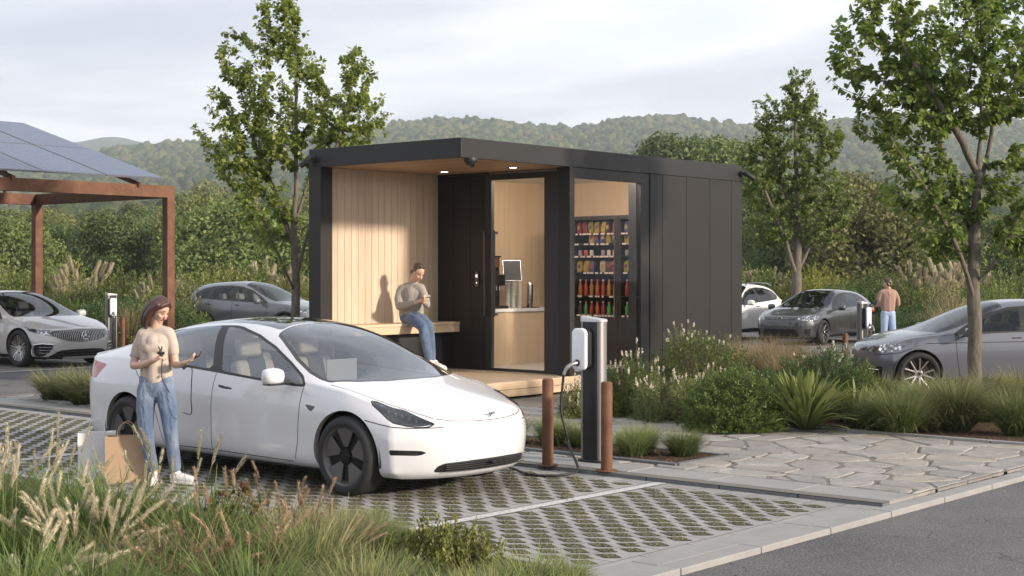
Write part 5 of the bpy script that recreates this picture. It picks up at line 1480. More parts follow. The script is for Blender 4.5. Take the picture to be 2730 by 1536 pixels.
def car_shell(S, level=3):
    """S: body tables in metres, x forward from the front axle, z up; returns the shell"""
    st = S['st']; K = 6
    V = []; F = []; ID = {}
    def vid(p):
        k = (round(p[0], 5), round(p[1], 5), round(p[2], 5))
        if k not in ID: ID[k] = len(V); V.append(p)
        return ID[k]
    side_, top = [], []
    for x in st:
        yw = ip(S['yw'], x); zb = ip(S['zb'], x); yb = ip(S['yb'], x); zs = ip(S['zs'], x)
        rows = []
        zz = [zs, zs + .05, zs + (zb - zs) * .36, zs + (zb - zs) * .60, zs + (zb - zs) * .84, zb]
        yy = [yw * S.get('tuck', .88), yw * .965, yw * S.get('low', .985), yw, yw * .985 * .6 + yb * .4 if S.get('shoulder') is None else yw * S['shoulder'] + yb * (1 - S['shoulder']), yb]
        side_.append([(x, y, z) for y, z in zip(yy, zz)])
        yr, zr, zc = ip(S['yr'], x), ip(S['zr'], x), ip(S['zc'], x)
        top.append([(x, 0, zc), (x, yr * .52, zc - (zc - zr) * .26), (x, yr, zr), (x, yb, zb)])
    def fascia(tab, i, sgn):
        # tab: rows of (x, z) on the centre line, cols: (y, setback)
        rows, cols = tab['rows'], tab['cols']
        g = []
        for k in range(K):
            xc, zc_ = rows[k]; corner = side_[i][k]
            r = []
            for j, (y, sb) in enumerate(cols):
                w = (j / 3.0) ** 2
                r.append((xc - sgn * sb * (1.0 - .25 * (k == 5)), y * (1 - .03 * (k in (0, 5))), zc_ * (1 - w) + corner[2] * w))
            r.append(corner); g.append(r)
        return g
    ff = fascia(S['front'], len(st) - 1, 1); rf = fascia(S['rear'], 0, -1)
    # the top grid's end rows are the fascias' upper rows
    for j in range(3): top[-1][j] = ff[5][j]; top[0][j] = rf[5][j]
    def quad(a, b, c, d):
        for m in (1, -1):
            q = [vid((p[0], p[1] * m, p[2])) for p in (a, b, c, d)]
            if len(set(q)) >= 3: F.append(q if m == 1 else q[::-1])
    for i in range(len(st) - 1):
        for k in range(K - 1): quad(side_[i][k], side_[i + 1][k], side_[i + 1][k + 1], side_[i][k + 1])
        for j in range(3): quad(top[i][j], top[i + 1][j], top[i + 1][j + 1], top[i][j + 1])
    for k in range(K - 1):
        for j in range(3):
            quad(ff[k][j], ff[k][j + 1], ff[k + 1][j + 1], ff[k + 1][j]); quad(rf[k][j], rf[k][j + 1], rf[k + 1][j + 1], rf[k + 1][j])
    seen = set(); G_ = []
    for f in F:
        k = tuple(sorted(f))
        if k in seen: continue
        seen.add(k); G_.append(f)
    return Shell(V, G_, level)

def carpaint(name, col, metal=0.0, rough=.3, lining=(.12, .11, .10), flake=0):
    t = NT(name); g = t.n('ShaderNodeNewGeometry')
    c = t.mix(g.outputs['Backfacing'], col, lining)
    t.principled(c, rough, metal, None, 1.0, .5, Coat_Roughness=.02); return t.m
M_tyre = simple('tyre_rubber', (.018, .018, .019), .75, 0, .12, 20, .2, 60, .002)
M_cavity = simple('wheel_arch_black', (.006, .006, .006), .9, 0, 0)
M_blk = simple('black_plastic', (.014, .014, .015), .5, 0, .1, 10)
M_blkg = simple('black_gloss', (.008, .008, .009), .12, 0, 0, coat=.6)
M_chrome = simple('chrome', (.75, .75, .76), .12, 1, 0)
M_alu = simple('bright_alloy', (.62, .61, .60), .25, 1, .05)
M_aero = simple('dark_wheel_cover', (.105, .10, .096), .36, .4, .1, 6)
M_rotor = simple('brake_disc', (.16, .15, .15), .35, 1, .1)
M_cream = simple('cream_seat', (.52, .44, .35), .6, 0, .05)
M_dash = simple('dark_dashboard', (.035, .033, .032), .6, 0, .1)
M_cglass = glassmat('car_glass', (.80, .86, .90), .30, 0, 1.52, .03)
M_cglass_dk = glassmat('car_glass_dark', (.66, .74, .82), .35, 0, 1.5, .0, .95)
M_roofglass = simple('roof_glass', (.012, .014, .018), .03, 0, 0, coat=1)
def lampglass():
    return glassmat('lamp_glass', (.95, .97, 1), .05, .0, 1.5, .02)
M_lampglass = lampglass()
M_red = simple('red_lens', (.30, .02, .015), .1, 0, .1, 12, coat=.8)
M_lampin = simple('lamp_reflector', (.50, .51, .53), .18, 1, .1)
M_drl = simple('lamp_white', (.75, .77, .80), .2, 0, 0)

def wheel(parent, x, y, r, sgn, style, w=.235, rimr=None):
    """wheel with its centre at (x, y); sgn is the outward direction along y"""
    rr = rimr or r * .70
    t = bpy.data.objects.new('wheel', None); COL.objects.link(t); t.parent = parent; t.location = (x, y, r)
    # lathe axis z -> outward y
    Mo = Matrix(((1, 0, 0, 0), (0, 0, sgn, 0), (0, -sgn if False else 1, 0, 0), (0, 0, 0, 1)))
    Mo = Matrix.Rotation(R(-90 * sgn), 4, 'X')
    prof = [(rr - .012, -w * .45), (rr + .004, -w * .5), (rr + (r - rr) * .5, -w * .53), (r - .022, -w * .47), (r - .004, -w * .38), (r, -w * .25), (r, w * .25), (r - .004, w * .38), (r - .022, w * .47), (rr + (r - rr) * .55, w * .54), (rr + .014, w * .52), (rr, w * .47), (rr - .006, w * .40)]
    n = 64; V = []; F = []
    for q, (ra, z) in enumerate(prof):
        for k in range(n): a = 2 * PI * k / n; V.append(Mo @ Vector((ra * math.cos(a), ra * math.sin(a), z)))
    for i in range(len(prof) - 1):
        for k in range(n): a = i * n + k; b = i * n + (k + 1) % n; F.append((a, b, b + n, a + n))
    ty = rawmesh('tyre', V, F, M_tyre, t, smooth=50)
    # tread grooves
    mb = MB()
    for z in (-.25, -.08, .08, .25):
        mb.lathe([(r + .0006, z * w - .004), (r + .001, z * w), (r + .0006, z * w + .004)], 48, Mo)
    mb.build('tread_groove', M_cavity, ty)
    rim = bpy.data.objects.new('rim', None)
    mb = MB(); V = []; 
    def ring(pr, nn=56):
        q = MB(); V = []; F = []
        for ra, z in pr:
            for k in range(nn): a = 2 * PI * k / nn; V.append(Mo @ Vector((ra * math.cos(a), ra * math.sin(a), z)))
        for i in range(len(pr) - 1):
            for k in range(nn): a = i * nn + k; b = i * nn + (k + 1) % nn; F.append((a, b, b + nn, a + nn))
        return V, F
    metal = M_aero if style == 'aero' else M_alu
    V, F = ring([(rr - .012, -w * .45), (rr - .035, -w * .3), (rr - .04, w * .2), (rr - .012, w * .40), (rr - .001, w * .475), (rr + .004, w * .49), (rr + .002, w * .45)])
    q = MB(); q.add(V, F)
    rim = q.build('rim', M_aero if style == 'aero' else simple_rim, t, smooth=40)
    MB().add(*ring([(.0, w * .02), (rr * .72, w * .02), (rr * .72, w * .05), (.0, w * .05)])).build('brake_disc', M_rotor, rim, smooth=30)
    MB().add(*ring([(rr - .036, -w * .1), (.0, -w * .1)])).build('rim_back', M_cavity, rim)
    def plate(pts, z0, z1, mb):
        m = len(pts); V = [Mo @ Vector((p[0], p[1], z0 + (p[2] if len(p) > 2 else 0))) for p in pts] + [Mo @ Vector((p[0], p[1], z1 + (p[2] if len(p) > 2 else 0))) for p in pts]
        mb.add(V, [tuple(range(m)), tuple(range(m, 2 * m))[::-1]] + [(i, i + m, (i + 1) % m + m, (i + 1) % m) for i in range(m)])
    zf = w * .42
    if style == 'aero':
        mb = MB(); ro = rr - .010
        for k in range(5):
            a0 = 2 * PI * k / 5 + PI / 2 + S_ROT; hw = R(24.5)
            pts = []
            for q in range(9): a = a0 - hw + 2 * hw * q / 8; pts.append((ro * math.cos(a), ro * math.sin(a), -.004))
            for q in range(5): a = a0 + hw * (1 - q / 4 * 2) * .62; pts.append((.078 * math.cos(a), .078 * math.sin(a), -.016))
            plate(pts, zf - .016, zf, mb)
        mb.build('wheel_cover', M_aero, rim, bevel=.004)
        mb = MB()
        for k in range(5):
            a = 2 * PI * (k + .5) / 5 + PI / 2 + S_ROT; u = Vector((math.cos(a), math.sin(a))); v = Vector((-u.y, u.x))
            plate([tuple(u * .04 + v * .02), tuple(u * ro + v * .016), tuple(u * ro - v * .020), tuple(u * .04 - v * .02)], zf - .075, zf - .055, mb)
            plate([tuple(u * .05 + v * .022), tuple(u * (ro - .01) + v * .050), tuple(u * (ro - .01) + v * .040), tuple(u * .05 + v * .012)], zf - .06, zf - .018, mb)
        plate([(.055 * math.cos(t_), .055 * math.sin(t_)) for t_ in [2 * PI * i / 20 for i in range(20)]], zf - .05, zf - .012, mb)
        mb.build('spokes', M_blkg, rim, bevel=.002)
    elif style == 'split':
        mb = MB(); ro = rr - .004
        for k in range(5):
            a0 = 2 * PI * k / 5 + PI / 2 + .3
            for sg in (-1, 1):
                a1 = a0 + sg * R(4); a2 = a0 + sg * R(17)
                p0 = Vector((math.cos(a1), math.sin(a1))) * .055; p1 = Vector((math.cos(a2), math.sin(a2))) * ro
                n_ = (p1 - p0).normalized(); n_ = Vector((-n_.y, n_.x))
                plate([tuple(p0 + n_ * .014) + (-.02,), tuple(p1 + n_ * .011) + (.004,), tuple(p1 - n_ * .011) + (.004,), tuple(p0 - n_ * .014) + (-.02,)], zf - .022, zf, mb)
        plate([(.062 * math.cos(t_), .062 * math.sin(t_), -.02) for t_ in [2 * PI * i / 20 for i in range(20)]], zf - .03, zf, mb)
        mb.build('spokes', M_alu, rim, bevel=.003)
        q = MB(); plate([(.028 * math.cos(t_), .028 * math.sin(t_), -.018) for t_ in [2 * PI * i / 16 for i in range(16)]], zf, zf + .004, q); q.build('hub_cap', M_blkg, rim)
    else:  # many fine spokes
        mb = MB(); ro = rr - .004
        for k in range(5):
            a0 = 2 * PI * k / 5 + PI / 2
            for sg in (-1, 1):
                a1 = a0 + sg * R(7); a2 = a0 + sg * R(7)
                p0 = Vector((math.cos(a1), math.sin(a1))) * .05; p1 = Vector((math.cos(a2), math.sin(a2))) * ro; n_ = (p1 - p0).normalized(); n_ = Vector((-n_.y, n_.x))
                plate([tuple(p0 + n_ * .008) + (-.02,), tuple(p1 + n_ * .008), tuple(p1 - n_ * .008), tuple(p0 - n_ * .008) + (-.02,)], zf - .02, zf, mb)
            for q in range(4):
                a1 = a0 + R(16 + 13 * q); 
                for da in (-R(3.2), R(3.2)):
                    p0 = Vector((math.cos(a1), math.sin(a1))) * .09; p1 = Vector((math.cos(a1 + da), math.sin(a1 + da))) * ro; n_ = (p1 - p0).normalized(); n_ = Vector((-n_.y, n_.x))
                    plate([tuple(p0 + n_ * .003) + (-.02,), tuple(p1 + n_ * .003), tuple(p1 - n_ * .003), tuple(p0 - n_ * .003) + (-.02,)], zf - .02, zf - .006, mb)
        plate([(.07 * math.cos(t_), .07 * math.sin(t_), -.02) for t_ in [2 * PI * i / 20 for i in range(20)]], zf - .03, zf, mb)
        mb.build('spokes', M_alu, rim)
    return t
simple_rim = simple('dark_rim_barrel', (.05, .05, .05), .4, .8, .1)
S_ROT = 0.0

def seats(car, xs, zf, mat, sc=1.0, wide=.36):
    for nm, x in xs:
        for y in (-.37, .37):
            if nm == 'rear':
                pass
            t = bpy.data.objects.new('seat', None)
            m = MB()
            o = MB().box(x - .02, x + .48, y - .25, y + .25, zf, zf + .15).build('seat', mat, car, bevel=.05, seg=3)
            q = Matrix.Translation((x, y, zf + .1)) @ Matrix.Rotation(R(-16), 4, 'Y')
            MB().box(-.10, .04, -.23, .23, 0, .56, q).build('seat_back', mat, o, bevel=.05, seg=3)
            MB().box(-.02, .05, -.10, .10, .02, .56, q).build('seat_stripe', M_dash, o, bevel=.01)
            MB().box(-.10, .01, -.13, .13, .60, .78, q).build('headrest', mat, o, bevel=.04, seg=3)
def steering(car, x, y, z, tilt=-24, r=.18):
    q = Matrix.Translation((x, y, z)) @ Matrix.Rotation(R(90 + tilt), 4, 'Y')
    n = 28; pts = [q @ Vector((r * math.cos(2 * PI * k / n), r * math.sin(2 * PI * k / n), 0)) for k in range(n + 1)]
    m = MB().tube(pts, .014, 8, caps=False)
    m.tube([q @ Vector((0, -r, 0)), q @ Vector((0, r, 0))], .014, 6); m.tube([q @ Vector((0, 0, 0)), q @ Vector((r, 0, 0))], .014, 6); m.tube([q @ Vector((0, 0, .04)), q @ Vector((0, 0, -.25))], [.05, .03], 8)
    m.build('steering_wheel', M_blk, car, smooth=40)

def mirror(car, x, y, z, sgn, mat, cap=None, size=(.115, .19, .135)):
    """door mirror: rounded housing on a short arm"""
    bm = bmesh.new(); bmesh.ops.create_cube(bm, size=1)
    bmesh.ops.subdivide_edges(bm, edges=bm.edges, cuts=3, use_grid_fill=True)
    for v in bm.verts:
        c = v.co.copy(); p = c.normalized() * .5; w = .62
        v.co = c * (1 - w) + p * w * 1.25
        if v.co.x > 0: v.co.x *= 1.15; v.co.y *= 1 - .22 * v.co.x; v.co.z *= 1 - .35 * v.co.x
        v.co.z += .10 * v.co.y * (-1) * 0
        v.co.x *= size[0]; v.co.y *= size[1] * sgn; v.co.z *= size[2]; v.co += Vector((x, y + sgn * .17, z + .03))
    V = [v.co.copy() for v in bm.verts]; F = [[v.index for v in f.verts] for f in bm.faces]
    if sgn < 0: F = [f[::-1] for f in F]
    bm.free()
    o = rawmesh('mirror', V, F, mat, car, smooth=60)
    MB().box(x - .055, x - .045, y + sgn * .10 if sgn > 0 else y - .24, y + .24 if sgn > 0 else y - .10, z - .015, z + .075).build('mirror_glass', M_chrome, o)
    MB().tube([(x + .01, y - sgn * .02, z - .035), (x, y + sgn * .07, z - .03), (x, y + sgn * .18, z - .022)], [.026, .022, .03], 8, flat=.5).build('mirror_arm', M_blk, o, smooth=50)
    MB().box(x - .05, x + .055, min(y + sgn * .09, y + sgn * .25), max(y + sgn * .09, y + sgn * .25), z - .045, z - .026).build('mirror_base', M_blk, o, bevel=.01)
    return o

def build_car(name, S, label, loc, heading, scale=1.0, level=3, group=None):
    t = thing(name, label, 'car', loc, heading, group); t.scale = (scale,) * 3
    sh = car_shell(S, level)
    WBx = S['wb']; ar = S['arch']
    for f in S.get('features', ()): f(sh)
    # wheel arches: cut away
    fin = {}
    for xw, rz in ((0, S['wr']), (-WBx, S['wr'])):
        cir = [(xw + ar * math.cos(2 * PI * k / 48), rz + .005 + ar * math.sin(2 * PI * k / 48)) for k in range(48)]
        if S.get('cladarch'): sh.mark('arch_trim', cir, 'side', lambda C, N: np.abs(C[:, 1]) > .55, grow=S['cladarch'], only=('body', 'sill_trim'))
        sh.mark('hole', cir, 'side', lambda C, N: np.abs(C[:, 1]) > .55)
    # lip round the arches
    li = sh.names.index('hole')
    lips = {}
    for e in sh.bm.edges:
        if len(e.link_faces) == 2 and (e.link_faces[0][sh.L] == li) != (e.link_faces[1][sh.L] == li):
            a, b = e.verts; sg = 1 if a.co.y > 0 else -1; dv = Vector((0, -sg * .05, 0))
            f = e.link_faces[0] if e.link_faces[1][sh.L] == li else e.link_faces[1]
            lips.setdefault((a.co.x > -WBx / 2, sg), MB()).add([a.co, b.co, b.co + dv, a.co + dv], [(0, 1, 2, 3)])
    body = sh.part('body', S['paint'], t)
    for lip in lips.values(): lip.build('arch_lip', S.get('lipmat', S['paint']), body)
    for nm, (mat, asname, parentname) in S['parts'].items():
        o = sh.part(nm, mat, t, asname)
        fin[nm] = o
    sh.bm.free()
    # wells and floor pan
    hw = ip(S['yw'], -WBx / 2)
    for xw in (0, -WBx):
        m = MB(); n = 24; rw = ar + .02
        for sg in (-1, 1):
            y1 = sg * (ip(S['yw'], xw) - .045); y0 = sg * (hw - .38)
            V = []; 
            for k in range(n + 1):
                a = PI * 1.12 * k / n - .06 * PI; V += [(xw + rw * math.cos(a), y1, S['wr'] + rw * math.sin(a)), (xw + rw * math.cos(a), y0, S['wr'] + rw * math.sin(a))]
            m.add(V, [(2 * k, 2 * k + 1, 2 * k + 3, 2 * k + 2) for k in range(n)])
            m.add([(xw - rw, y0, .14), (xw + rw, y0, .14), (xw + rw, y0, S['wr'] + rw), (xw - rw, y0, S['wr'] + rw)], [(0, 1, 2, 3)])
        m.build('wheel_well', M_cavity, t)
    zf = ip(S['zs'], -WBx / 2)
    x0 = -WBx + ar + .03; x1 = -ar - .03
    mbox(x0, x1, -hw + .12, hw - .12, zf - .02, zf + .02).build('floor_pan', M_cavity, t)
    mbox(-WBx - S['ro'] + .25, x0, -hw + .40, hw - .40, zf + .0, zf + .05).build('floor_pan', M_cavity, t)
    mbox(x1, S['fo'] - .22, -hw + .40, hw - .40, zf + .0, zf + .05).build('floor_pan', M_cavity, t)
    for xw in (0, -WBx):
        for sg in (-1, 1): wheel(t, xw, sg * (ip(S['yw'], xw) - .125 - S.get('inset', .0)), S['wr'], sg, S['rim'], rimr=S.get('rimr'))
    return t, fin
# ------------------------------------------------------------------ the white car in front
TS = dict(
    st=[-3.60, -3.38, -3.1, -2.85, -2.55, -2.25, -1.9, -1.55, -1.2, -.85, -.55, -.3, -.05, .22, .47],
    yw=[(-3.6, .83), (-3.38, .875), (-3.1, .905), (-2.6, .922), (-1.6, .922), (-.4, .922), (0, .922), (.25, .905), (.47, .865)],
    zb=[(-3.6, 1.02), (-3.3, 1.045), (-2.9, 1.04), (-2.3, 1.01), (-1.6, .975), (-1.0, .955), (-.45, .935), (0, .872), (.25, .79), (.47, .70)],
    yb=[(-3.6, .74), (-3.3, .80), (-2.9, .855), (-2.3, .868), (-1, .868), (-.45, .862), (0, .85), (.25, .82), (.47, .775)],
    yr=[(-3.6, .60), (-3.3, .62), (-2.9, .59), (-2.5, .57), (-2.0, .575), (-1.6, .585), (-1.2, .61), (-.85, .665), (-.55, .715), (-.3, .735), (-.05, .69), (.22, .63), (.47, .55)],
    zr=[(-3.6, 1.075), (-3.3, 1.15), (-2.9, 1.26), (-2.5, 1.345), (-2.0, 1.40), (-1.6, 1.405), (-1.2, 1.365), (-.85, 1.265), (-.55, 1.10), (-.3, .965), (-.05, .90), (.22, .825), (.47, .725)],
    zc=[(-3.6, 1.10), (-3.3, 1.19), (-2.9, 1.315), (-2.5, 1.41), (-2.0, 1.462), (-1.6, 1.468), (-1.2, 1.43), (-.85, 1.315), (-.55, 1.17), (-.3, 1.035), (-.10, .945), (.22, .865), (.47, .785)],
    zs=[(-3.6, .25), (-2.9, .20), (-.1, .19), (.47, .175)],
    front=dict(rows=[(.72, .165), (.795, .20), (.835, .36), (.845, .52), (.815, .645), (.735, .715)], cols=[(0, 0), (.33, .030), (.62, .135)]),
    rear=dict(rows=[(-3.74, .25), (-3.80, .29), (-3.85, .50), (-3.845, .74), (-3.82, .95), (-3.78, 1.09)], cols=[(0, 0), (.33, .02), (.62, .09)]),
    wb=2.875, wr=.338, arch=.378, fo=.84, ro=.97, rim='aero', rimr=.245, tuck=.87, shoulder=.8)

def stretch(S, k):
    S = dict(S)
    for q in ('yw', 'zb', 'yb', 'yr', 'zr', 'zc', 'zs'): S[q] = [(x * k, v) for x, v in S[q]]
    S['st'] = [x * k for x in S['st']]; S['wb'] *= k; S['fo'] *= k; S['ro'] *= k
    for q in ('front', 'rear'): S[q] = dict(rows=[(x * k, z) for x, z in S[q]['rows']], cols=S[q]['cols'])
    return S
TS = stretch(TS, 1.07)

q45 = lambda Q: np.stack([(Q[:, 0] - Q[:, 1]) * .70711, Q[:, 2]], 1)
def q45p(L): return [((x - abs(y)) * .70711, z) for x, y, z in L]
R_side = lambda lo=.0: (lambda C, N: (np.abs(C[:, 1]) > .42) & (np.abs(N[:, 1]) > .3) & (C[:, 2] > lo))
def R_top(zmin=.85, nz=.12): return lambda C, N: (C[:, 2] > zmin) & (N[:, 2] > nz)
def tesla_features(sh):
    fr = [(-1.655, .985), (-1.95, 1.372), (-1.741, 1.355), (-1.431, 1.295), (-1.124, 1.20), (-.843, 1.082), (-.60, .965), (-.535, .915), (-.60, .912), (-.795, .920), (-1.154, .944)]
    rr = [(-1.79, .992), (-2.075, 1.378), (-2.30, 1.378), (-2.58, 1.35), (-2.86, 1.275), (-3.06, 1.17), (-3.14, 1.085), (-3.02, 1.058), (-2.6, 1.042), (-2.278, 1.026), (-2.04, 1.008)]
    al = [(-1.72, .985), (-1.154, .944), (-.795, .920), (-.535, .912), (-.60, .965), (-.843, 1.082), (-1.124, 1.20), (-1.431, 1.295), (-1.741, 1.355), (-1.95, 1.374), (-2.30, 1.380), (-2.58, 1.352), (-2.86, 1.277), (-3.06, 1.172), (-3.14, 1.085), (-3.02, 1.056), (-2.6, 1.040), (-2.04, 1.006)]
    reg = lambda C, N: (np.abs(C[:, 1]) > .5) & (C[:, 2] > .86) & (np.abs(N[:, 1]) > .35)
    sh.mark('window_trim', al, 'side', reg, grow=.020)
    sh.mark('side_window', rounded(fr, .015), 'side', reg, only=('window_trim',))
    sh.mark('rear_side_window', rounded(rr, .015), 'side', reg, only=('window_trim',))
    ws = [(-.05, -.3), (-.05, 0), (-.065, .3), (-.15, .58), (-.29, .79), (-.40, .80), (-.563, .785), (-.80, .73), (-1.0, .66), (-1.22, .575), (-1.27, .3), (-1.28, -.3)]
    sh.mark('windshield_trim', ws, 'top', lambda C, N: (C[:, 2] > .87) & (np.abs(C[:, 1]) < .83) & (N[:, 2] > .2))
    sh.mark('windshield', ws, 'top', lambda C, N: (C[:, 2] > .87) & (N[:, 2] > .2), grow=-.028, only=('windshield_trim',))
    rf = [(-1.30, -.3), (-1.295, .3), (-1.25, .50), (-1.6, .475), (-2.2, .455), (-2.9, .46), (-3.35, .48), (-3.50, .38), (-3.54, -.3)]
    sh.mark('roof_glass', rf, 'top', R_top(1.05), only=('body',))
    hl = q45p([(.21, .80, .81), (.241, .775, .812), (.336, .755, .782), (.41, .728, .757), (.489, .673, .74), (.553, .66, .716), (.667, .621, .67), (.738, .558, .632), (.725, .596, .606), (.676, .664, .60), (.595, .749, .611), (.505, .824, .638), (.436, .828, .670), (.342, .826, .728), (.267, .827, .771)])
    Rh = lambda C, N: (C[:, 0] > .05) & (np.abs(C[:, 1]) > .25) & (C[:, 2] > .52)
    sh.mark('headlight_trim', hl, q45, Rh, only=('body',))
    sh.mark('headlight', hl, q45, Rh, grow=-.010, only=('headlight_trim',))
    fg = q45p([(.492, .86, .425), (.723, .628, .412), (.699, .654, .385), (.668, .69, .374), (.495, .855, .380)])
    sh.mark('fog_light', fg, q45, lambda C, N: (C[:, 0] > .3) & (C[:, 2] < .55) & (np.abs(C[:, 1]) > .4), only=('body',))
    gr = [(.575, .232), (.545, .282), (.49, .303), (.2, .312), (-.2, .312), (-.2, .222), (.3, .222), (.52, .224)]
    sh.mark('grille', gr, 'front', lambda C, N: (C[:, 0] > .5), only=('body',))
    sh.mark('gap', None, 'top', lambda C, N: (C[:, 2] > .52) & (C[:, 0] > -.32) & (N[:, 2] > .15), grow=.004, line=[(.725, .545), (.60, .62), (.32, .715), (0, .78), (-.28, .815)], only=('body',))
    sh.mark('gap', None, 'front', lambda C, N: (C[:, 0] > .6) & (C[:, 2] > .58), grow=.0028, line=[(-.05, .632), (.214, .636), (.433, .650), (.56, .674)], only=('body',))
    for ln in ([(-.525, .90), (-.55, .664), (-.577, .415), (-.645, .235)], [(-1.72, .965), (-1.742, .764), (-1.754, .5), (-1.78, .25)], [(-3.02, 1.04), (-2.92, .92), (-2.78, .80), (-2.62, .62), (-2.54, .40), (-2.50, .25)], [(-.645, .235), (-1.77, .253), (-2.5, .25)], [(.90, .60), (.60, .60), (.40, .625), (.20, .66)]):
        sh.mark('gap', None, 'side', lambda C, N: (np.abs(C[:, 1]) > .5) & (np.abs(N[:, 1]) > .3), grow=.004, line=ln, only=('body',))
    sh.mark('door_handle', rounded([(-1.66, .862), (-1.455, .838), (-1.455, .822), (-1.60, .828), (-1.66, .842)], .006), 'side', R_side(), only=('body',))
    sh.mark('door_handle', rounded([(-2.78, .895), (-2.575, .885), (-2.575, .868), (-2.78, .874)], .006), 'side', R_side(), only=('body',))
    sh.mark('side_camera', [(-.483, .752), (-.339, .736), (-.36, .72), (-.394, .687), (-.41, .69)], 'side', R_side(), only=('body',))
    tl = q45r([(-3.47, .84, .97), (-3.64, .84, .825), (-3.78, .78, .835), (-3.95, .55, .90), (-3.97, .50, .99), (-3.8, .7, 1.0)])
    sh.mark('tail_light', tl, q45rf, lambda C, N: (C[:, 0] < -3.3) & (C[:, 2] > .75) & (np.abs(C[:, 1]) > .35), only=('body',))
q45rf = lambda Q: np.stack([(-Q[:, 0] - Q[:, 1]) * .70711, Q[:, 2]], 1)
def q45r(L): return [((-x - abs(y)) * .70711, z) for x, y, z in L]
M_wpaint = carpaint('white_car_paint', (.62, .62, .632), 0, .28, (.42, .38, .33))
TS.update(paint=M_wpaint, features=[tesla_features], parts=dict(
    window_trim=(M_blk, 'window_trim', None), side_window=(M_cglass, 'side_window', None), rear_side_window=(M_cglass, 'side_window', None), windshield_trim=(M_blkg, 'windshield_trim', None),
    windshield=(M_cglass, 'windshield', None), roof_glass=(M_roofglass, 'glass_roof', None), headlight_trim=(M_blkg, 'headlight_trim', None), headlight=(M_lampglass, 'headlight', None), fog_light=(M_blkg, 'fog_light', None),
    grille=(M_cavity, 'grille', None), gap=(M_cavity, 'panel_gap', None), door_handle=(M_dash, 'door_handle', None), side_camera=(M_blkg, 'side_camera', None), tail_light=(M_red, 'tail_light', None)))
HT = math.atan2(-.644, .765)
tesla, fin = build_car('parked_car', TS, 'white electric sedan with a black glass roof parked at the charging post in front', (-.86, 13.47, .0), HT, 1.03)
def split_lr(o, name):
    """the left and the right lamp as two parts"""
    me = o.data; out = []
    for sg in (-1, 1):
        bm = bmesh.new(); bm.from_mesh(me); bmesh.ops.delete(bm, geom=[v for v in bm.verts if v.co.y * sg < 0], context='VERTS')
        m2 = bpy.data.meshes.new(name); bm.to_mesh(m2); bm.free()
        m2.polygons.foreach_set('use_smooth', [True] * len(m2.polygons))
        for m in me.materials: m2.materials.append(m)
        q = bpy.data.objects.new(name, m2); COL.objects.link(q); q.parent = o.parent; out.append(q)
    bpy.data.objects.remove(o); return out
def split_parts(fin):
    for nm, o in list(fin.items()):
        if o is not None and nm in ('headlight', 'headlight_trim', 'fog_light', 'tail_light', 'side_window', 'rear_side_window', 'window_trim', 'door_handle', 'side_camera'):
            fin[nm] = split_lr(o, o.name.split('.')[0])
split_parts(fin)
# lamp internals, grille bars, badge, mirrors, cabin
def lamp_inside(car, sgn, base, du, parent, n=5):
    m = MB(); m2 = MB()
    for k in range(n):
        c = Vector(base[0]).lerp(Vector(base[1]), k / (n - 1)); c.y *= sgn
        m.blob(c, .017, 1)
    o = m.build('lamp_bulbs', M_lampin, parent, smooth=60)
    return o
for k, sg in enumerate((-1, 1)):
    par = fin['headlight'][k]
    B = [(.345, .772, .735), (.665, .60, .632)]
    m = MB()
    for q in range(5):
        c = Vector(B[0]).lerp(Vector(B[1]), .12 + q / 4 * .66); c.y *= sg; c += Vector((-.02, -sg * .02, -.004)); m.box(c.x - .012, c.x + .012, c.y - .012, c.y + .012, c.z - .018, c.z + .012)
    m.build('lamp_bulbs', M_lampin, par, bevel=.004)
    m = MB().tube([(.47, sg * .80, .628), (.58, sg * .735, .612), (.66, sg * .655, .606), (.712, sg * .575, .620)], [.005, .007, .007, .004], 6); m.build('daylight_strip', M_drl, par, smooth=60)
    m = MB().tube([(.30, sg * .765, .772), (.42, sg * .69, .742), (.53, sg * .64, .700), (.60, sg * .60, .672)], [.012, .022, .018, .006], 8, flat=.5); m.build('lamp_shroud', M_lampin, par, smooth=60)
    # dark tray behind the lens
    m = MB().add([(.20, sg * .74, .77), (.45, sg * .60, .71), (.70, sg * .50, .60), (.66, sg * .60, .575), (.50, sg * .77, .60), (.33, sg * .785, .70)], [(0, 1, 2, 3, 4, 5)]); m.build('lamp_tray', M_blk, par)
gpar = fin['grille']
m = MB()
for z in (.235, .252, .269, .286, .301): m.tube([(.80, -.50, z), (.868, -.25, z), (.885, 0, z), (.868, .25, z), (.80, .50, z)], .0035, 5)
m.build('grille_bars', M_blk, gpar)
Mb = Matrix.Translation((.853, 0, .668)) @ Matrix.Rotation(R(-52), 4, 'Y') @ Matrix.Scale(1, 4)
def yz(pts, z0=.0, z1=.004): return [(a, b) for a, b in pts]
T = MB()
T.prism([(.026, -.045), (.020, -.042), (.014, -.012), (-.040, 0.0), (.014, .012), (.020, .042), (.026, .045), (.026, .02), (.026, -.02)], 0, .004, Mb)
T.prism([(.036, -.040), (.031, -.042), (.033, 0), (.031, .042), (.036, .040), (.040, 0)], 0, .004, Mb)
T.build('badge', simple('badge_grey', (.30, .30, .32), .25, .8, 0), tesla)
for sg in (-1,): mirror(tesla, -.70, sg * .905, .955, sg, M_wpaint)
